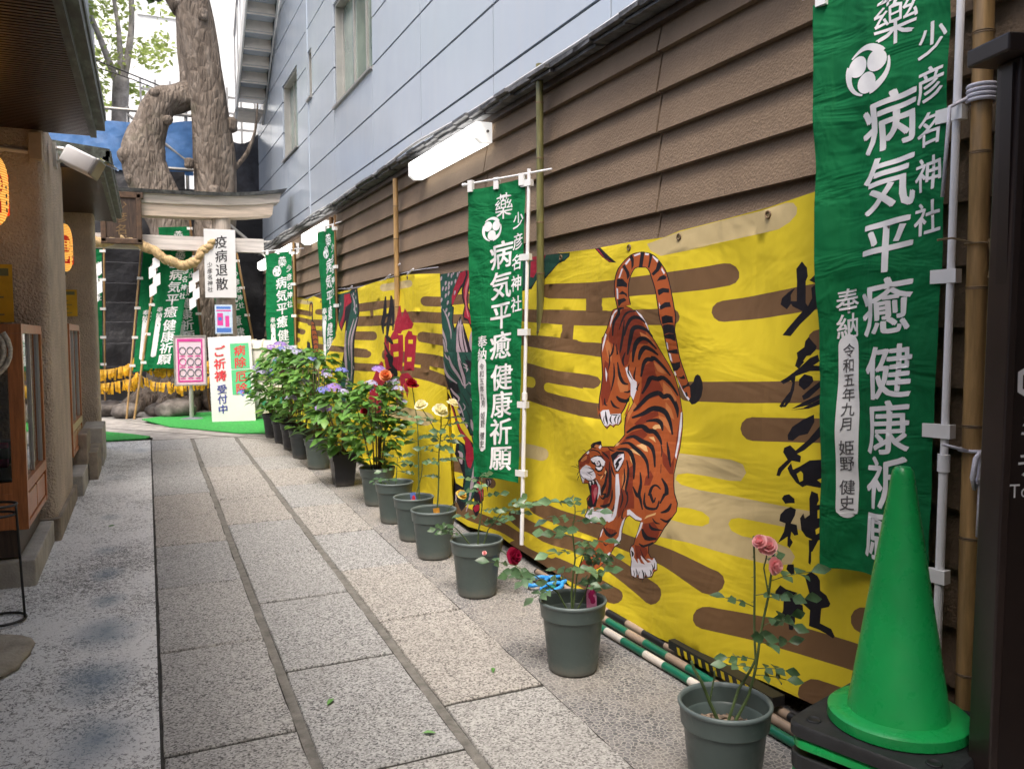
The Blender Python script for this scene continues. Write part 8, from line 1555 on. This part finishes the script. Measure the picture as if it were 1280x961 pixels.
rose((1.53, 4.68), 'pot with tall rose bearing cream blooms and an orange tag', 44,
     [([o(0.02, .18), o(.03, .4), o(.035, .62), o(.05, .8), o(.05, .86)], .005, .003), ([o(.035, .7), o(-.0, .78), o(-.06, .88)], .003, .002), ([o(.04, .7), o(.09, .8), o(.11, .89)], .003, .002), ([o(.04, .2), o(.1, .3, -.02), o(.16, .36, -.03)], .003, .002)],
     [(0, u, a, .042) for u, a in ((.45, .2), (.5, 3), (.55, -1.4), (.6, .4), (.64, 2.7), (.68, -2.1), (.72, 0), (.75, 3.3), (.58, 1.5), (.42, -2.6), (.62, -.6), (.8, 2.9), (.83, .1))], [(o(-.065, .895), .042, CRE, (-.3, -.3, .8)), (o(.045, .865, -.02), .05, CRE, (.1, -.5, .7)), (o(.115, .905), .038, CRE, (.3, -.2, .8)), (o(.165, .37, -.03), .036, YEL, (.2, -.5, .6))], 1.0,
     [((.01, -.04, .235), .2, ((.42, .2, .03), (.6, .28, .03)))])
rose((1.54, 5.12), 'pot with single red rose on a tall bare cane', 45,
     [([o(0.04, .18), o(.035, .5), o(.03, .75), o(.0, .98)], .005, .003), ([o(0, .2), o(.05, .4), o(.06, .5)], .004, .002)],
     [(0, u, a, .038) for u, a in ((.55, .2), (.62, 3), (.7, 2.4), (.45, -.8), (.5, 2.8))] + [(1, u, a, .038) for u, a in ((.5, .3), (.8, 2.8), (1, -.6))], [(o(-.005, .985), .05, RED, (.05, -.3, .9))], .96,
     [((-.01, -.04, .245), .3, ((.10, .16, .45), (.6, .03, .05)))])
rose((1.55, 5.62), 'dark pot with a few low rose shoots behind the red rose', 46,
     [([o(0.0, .18), o(.02, .35), o(.03, .45)], .004, .002), ([o(0, .2), o(-.05, .3)], .003, .002)],
     [(0, u, a, .04) for u, a in ((.5, .2), (.6, 3), (.8, -1), (.95, 2.2), (1, .5))] + [(1, u, a, .036) for u, a in ((.6, 2.8), (1, 3.6), (.8, -1.5))], [], .98)
# hydrangeas and bushy rose
def dome(t, seed, n, R, H, z0, L, mats, b=None, cz=0):
    random.seed(seed); b = MB(); sb = MB()
    for i in range(n):
        a = random.uniform(0, 2 * pi); v = random.random(); ph = v ** .7; r = R * (.35 + .65 * sin(pi * (.12 + .75 * ph))) * random.uniform(.55, 1.02); z = z0 + H * ph
        p = V((r * cos(a), r * sin(a), z)); d = V((cos(a), sin(a), random.uniform(-.35, .45))) + rv() * .45; n_ = V((cos(a) * .35, sin(a) * .35, 1)) + rv() * .35; s = L * random.uniform(.65, 1.2)
        leaf(b, p - d.normalized() * s * .3, d, n_.normalized(), s, s * .62, 1 if random.random() < .28 else 0, .18, .3)
    for i in range(9):
        a = random.uniform(0, 2 * pi); r = R * .7 * random.random(); sb.tube([(.02 * cos(a), .02 * sin(a), .18), (r * .5 * cos(a), r * .5 * sin(a), z0 + H * .3), (r * cos(a), r * sin(a), z0 + H * .85)], [.006, .005, .003], 6)
    sb.build('stem', M['stem_brown'], t, smooth='all'); b.build('foliage', mats, t, smooth='all')
def hyd_flower(t, p, r, m, seed, up=(0, -.3, 1)):
    random.seed(seed); b = MB(); up = V(up).normalized(); a = up.cross(V((1, 0, .2))).normalized(); c = up.cross(a)
    for i in range(46):
        th = random.uniform(0, 2 * pi); q = sqrt(random.random()); d = (a * cos(th) + c * sin(th)) * q + up * (.55 * sqrt(max(0, 1 - q * q)) + .05); pp = V(p) + d * r; n = (d + up * .6 + rv() * .25).normalized(); x = n.cross(rv()).normalized(); y = n.cross(x); s = r * .2
        b.add([pp, pp + x * s, pp + (x + y) * s * .75 + n * s * .1, pp + y * s, pp + (y - x) * s * .75 + n * s * .1, pp - x * s, pp - (x + y) * s * .75 + n * s * .1, pp - y * s, pp + (x - y) * s * .75 + n * s * .1], [(0, 1, 2, 3), (0, 3, 4, 5), (0, 5, 6, 7), (0, 7, 8, 1)])
    b.build('flower_head', m, t)
MAU = bloom_mat('mauve_floret', (.52, .33, .72), (.36, .24, .66)); BLU = bloom_mat('blue_floret', (.28, .33, .80), (.22, .24, .62)); PNK = bloom_mat('pink_floret', (.72, .26, .48), (.5, .2, .5)); PAL = bloom_mat('pale_floret', (.62, .58, .78), (.45, .45, .66))
def hydrangea(pos, label, seed, n, R, H, z0, flowers, potm='pot', square=False, s=1.0, L=.115):
    t = thing('potted_hydrangea', label, 'potted plant', (pos[0], pos[1], gz(pos[1])), 0, 'potted plants lined up along the wall')
    pot(t, s, potm, potm if potm != 'pot' else 'rim_pot', square); dome(t, seed, n, R, H, z0, L, [M['leaf_hyd'], M['leaf_hyd2']])
    random.seed(seed * 3)
    for i in range(2):
        a = random.uniform(-2.9, -.5); ph = random.uniform(.7, 1.0); rr = R * (.9 - .35 * (ph - .5)); flowers = flowers + [((rr * cos(a), rr * sin(a), z0 + H * ph + .03), random.uniform(.04, .055), random.choice((MAU, BLU, PAL, PAL)))]
    for i, (p, r, m) in enumerate(flowers): hyd_flower(t, p, r, m, seed + i)
    return t
t = hydrangea((1.58, 6.2), 'bushy pot with an apricot rose above mauve hydrangea heads', 51, 304, .24, .66, .27, [(o(.02, 1.02), .055, MAU), (o(.13, .93), .05, PAL), (o(-.02, .92, -.1), .05, PAL)], L=.1)
b = MB(); rose_bloom(b, V(o(.085, .985, -.08)), V((-.2, -.8, .4)), .048, 5); b.build('rose_bloom', ORA, t, smooth='all')
b = MB(); rose_bloom(b, V(o(-.07, .72, -.14)), V((-.2, -.8, .4)), .03, 6); b.build('rose_bud', RED, t, smooth='all')
b = MB(); sb = MB(); random.seed(8)
for i in range(26): z = random.uniform(.4, .95); a = random.uniform(0, 6.3); rose_leaf(b, sb, V(o(.07 + random.uniform(-.05, .05), z, -.08)), V((cos(a), sin(a), .1)), .042)
b.build('rose_foliage', M['leaf_rose'], t); sb.tube([o(.05, .2), o(.07, .6, -.05), o(.085, .97, -.07)], .005, 6); sb.build('rose_stem', M['stem'], t)
hydrangea((1.50, 7.05), 'square black pot with broad leafed hydrangea and mauve heads', 52, 217, .30, .5, .29, [(o(-.13, .66, -.12), .07, MAU), (o(-.07, .82), .07, MAU), (o(.04, .67, -.12), .05, PNK), (o(-.02, .96, .1), .055, BLU), (o(.2, .8, .1), .05, MAU)], 'pot_black', True, 1.0, .135)
hydrangea((1.46, 7.95), 'green pot with tall leafy hydrangea left of the black pot', 53, 246, .30, .78, .3, [(o(-.1, .82, -.1), .06, PAL), (o(.1, .9), .06, MAU), (o(-.22, .66, -.1), .06, PAL)], L=.12)
hydrangea((1.42, 8.6), 'dark brown pot with dense green hydrangea fourth from the far end', 54, 246, .30, .8, .3, [(o(.0, .98, -.1), .06, MAU), (o(-.15, .86, -.1), .055, PNK), (o(.14, 1.02), .05, PAL)], 'pot_dark', L=.12)
hydrangea((1.42, 9.2), 'black pot hydrangea with tall pale mauve heads third from the far end', 55, 200, .31, .78, .3, [(o(-.12, 1.12), .075, MAU), (o(.08, 1.05), .06, PAL), (o(-.2, .8, -.1), .06, BLU)], 'pot_black', L=.125)
hydrangea((1.40, 9.75), 'black pot hydrangea second from the far end', 56, 217, .31, .78, .3, [(o(-.2, .8, -.1), .06, PAL), (o(-.05, .93), .06, BLU), (o(.1, 1.0), .06, MAU)], 'pot_black', L=.125)
hydrangea((1.36, 10.25), 'farthest potted hydrangea with a low blue head beside the turf', 57, 188, .30, .62, .28, [(o(-.33, .52, -.05), .085, BLU), (o(-.2, .82), .06, PAL), (o(-.05, .8), .06, BLU)], 'pot_black', L=.125)
# ------------------------------------------------------------------ stack of green traffic cones
CX, CY, CA = 1.745, 1.525, radians(18)
def cone_thing(z, label, top=False):
    t = thing('traffic_cone', label, 'traffic cone', (CX, CY, z), CA, 'stacked green traffic cones')
    H = .66
    prof = [(.128, .022), (.122, .03), (.028, H - .03), (.025, H - .012), (.018, H - .002), (0, H)] if top else [(.128, .022), (.122, .03), (.085, .24)]
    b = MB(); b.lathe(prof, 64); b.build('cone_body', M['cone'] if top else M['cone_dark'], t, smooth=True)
    if top:
        b = MB(); b.lathe([(.118, .031), (.13, .0305), (.163, .03), (.17, .024), (.171, .0), (.168, -.003)], 64); b.build('collar', M['cone'], t, smooth=True)
    # square rubber or plastic base with rounded corners
    s, r = (.205, .05) if top else (.2, .05); pts = []
    for cx, cy, a0 in ((s - r, s - r, 0), (-s + r, s - r, pi / 2), (-s + r, -s + r, pi), (s - r, -s + r, 3 * pi / 2)):
        pts += [(cx + r * cos(a0 + pi / 2 * k / 6), cy + r * sin(a0 + pi / 2 * k / 6)) for k in range(7)]
    k = len(pts)
    def slab(z0, z1, mt, nm, ins=.006):
        b = MB(); vs = [(x, y, z0) for x, y in pts] + [(x, y, z1 - .008) for x, y in pts] + [(x * (1 - ins * 5), y * (1 - ins * 5), z1) for x, y in pts]
        inner = [(.12 * cos(2 * pi * (i + 3) / k), .12 * sin(2 * pi * (i + 3) / k), z1) for i in range(k)]
        ring = sorted(range(k), key=lambda i: atan2(pts[i][1], pts[i][0]))
        inner = [(.12 * x / sqrt(x * x + y * y), .12 * y / sqrt(x * x + y * y), z1) for x, y in pts]
        vs += inner
        b.add(vs, [(a * k + i, a * k + (i + 1) % k, (a + 1) * k + (i + 1) % k, (a + 1) * k + i) for a in range(3) for i in range(k)] + [tuple(range(k - 1, -1, -1))]); return b.build(nm, mt, t, smooth=True)
    if top:
        slab(-.036, -.004, M['rubber'], 'weight_base')
        for x, y in ((-.15, -.15), (.15, -.15), (.15, .15), (-.15, .15)):
            b = MB(); b.lathe([(.019, -.0035), (.019, -.0015), (.016, .0), (.013, -.002), (0, -.002)], 20, (x, y, 0)); b.build('stud', M['black'], t, smooth=True)
    else: slab(-.001, .024, M['cone'], 'square_base')
    return t
g0 = gz(CY); ZT = .405
cone_thing(ZT, 'topmost green traffic cone of the stack, full height with round collar and black base', True)
random.seed(2)
for i, zz in enumerate((.345, .312, .232, .199, .119, .086, .01)):
    nm = ['uppermost bare green base under the black weight', 'second green cone base below the black weight', 'third green cone base down the stack', 'fourth green cone base down the stack', 'fifth green cone base down the stack', 'second lowest green cone base of the stack', 'lowest green cone base on the ground'][i]
    t = cone_thing(g0 + zz - .001, nm + ' in the cone stack'); t.rotation_euler.z = CA + random.uniform(-.03, .03)
for zz, lab in ((.262, 'upper black rubber weight plate inside the cone stack'), (.149, 'middle black rubber weight plate inside the cone stack'), (.038, 'lower black rubber weight plate inside the cone stack')):
    b = MB(); s, r = .203, .05; pts = []
    for cx, cy, a0 in ((s - r, s - r, 0), (-s + r, s - r, pi / 2), (-s + r, -s + r, pi), (s - r, -s + r, 3 * pi / 2)): pts += [(cx + r * cos(a0 + pi / 2 * k / 6), cy + r * sin(a0 + pi / 2 * k / 6)) for k in range(7)]
    k = len(pts); inner = [(.125 * x / sqrt(x * x + y * y), .125 * y / sqrt(x * x + y * y)) for x, y in pts]
    vs = [(x, y, 0) for x, y in inner] + [(x, y, 0) for x, y in pts] + [(x, y, .042) for x, y in pts] + [(x, y, .042) for x, y in inner]
    b.add(vs, [(a * k + i, a * k + (i + 1) % k, ((a + 1) % 4) * k + (i + 1) % k, ((a + 1) % 4) * k + i) for a in range(4) for i in range(k)])
    o_ = b.build('cone_weight', M['rubber'], bevel=.005); o_.location = (CX, CY, g0 + zz - .0245 + .01); o_.rotation_euler.z = CA; tag(o_, lab, 'cone weight', 'rubber cone weights')
# ------------------------------------------------------------------ dark information sign at the right edge
t = thing('information_sign', 'dark brown information sign with white lettering at the right edge', 'sign', (1.745, 1.265, gz(1.2)), radians(-14))
b = MB(); b.box(.015, 1.1, .012, .045, .02, 1.97); b.build('panel', M['sign_brown'], t)
b = MB()
b.hexa([(-.012, .0, 0), (.012, .0, 0), (.012, .07, 0), (-.012, .07, 0), (.024, .0, 1.98), (.046, .0, 1.98), (.046, .07, 1.98), (.024, .07, 1.98)]); b.box(1.1, 1.14, 0, .07, 0, 1.98); b.box(-.03, 1.2, -.03, .1, 1.981, 2.02); b.build('frame', M['frame_brown'], t, bevel=.004)
fn = lambda x, y, k=0: (x, .0098 - k, y)
b = MB()
for k in range(6): a0, a1 = pi / 3 * k + pi / 6, pi / 3 * (k + 1) + pi / 6; p = lambda r, a: (.088 + r * cos(a), .0098, 1.265 + r * sin(a)); b.add([p(.045, a0), p(.045, a1), p(.03, a1), p(.03, a0)], [(0, 1, 2, 3)])
column(b, 'ミチ', .084, 1.165, .065, .065, .085, fn, 0, .012)
x = .036
for ch in 'Tourist Guide':
    if ch != ' ':
        vs, fs = glyph(ch); wd = max(v[0] for v in vs) - min(v[0] for v in vs); b.add([fn(x + (v[0] + wd / 2) * .045, 1.0175 + v[1] * .045) for v in vs], fs); x += (wd + .08) * .045
    else: x += .016
b.build('lettering', M['paper'], t)
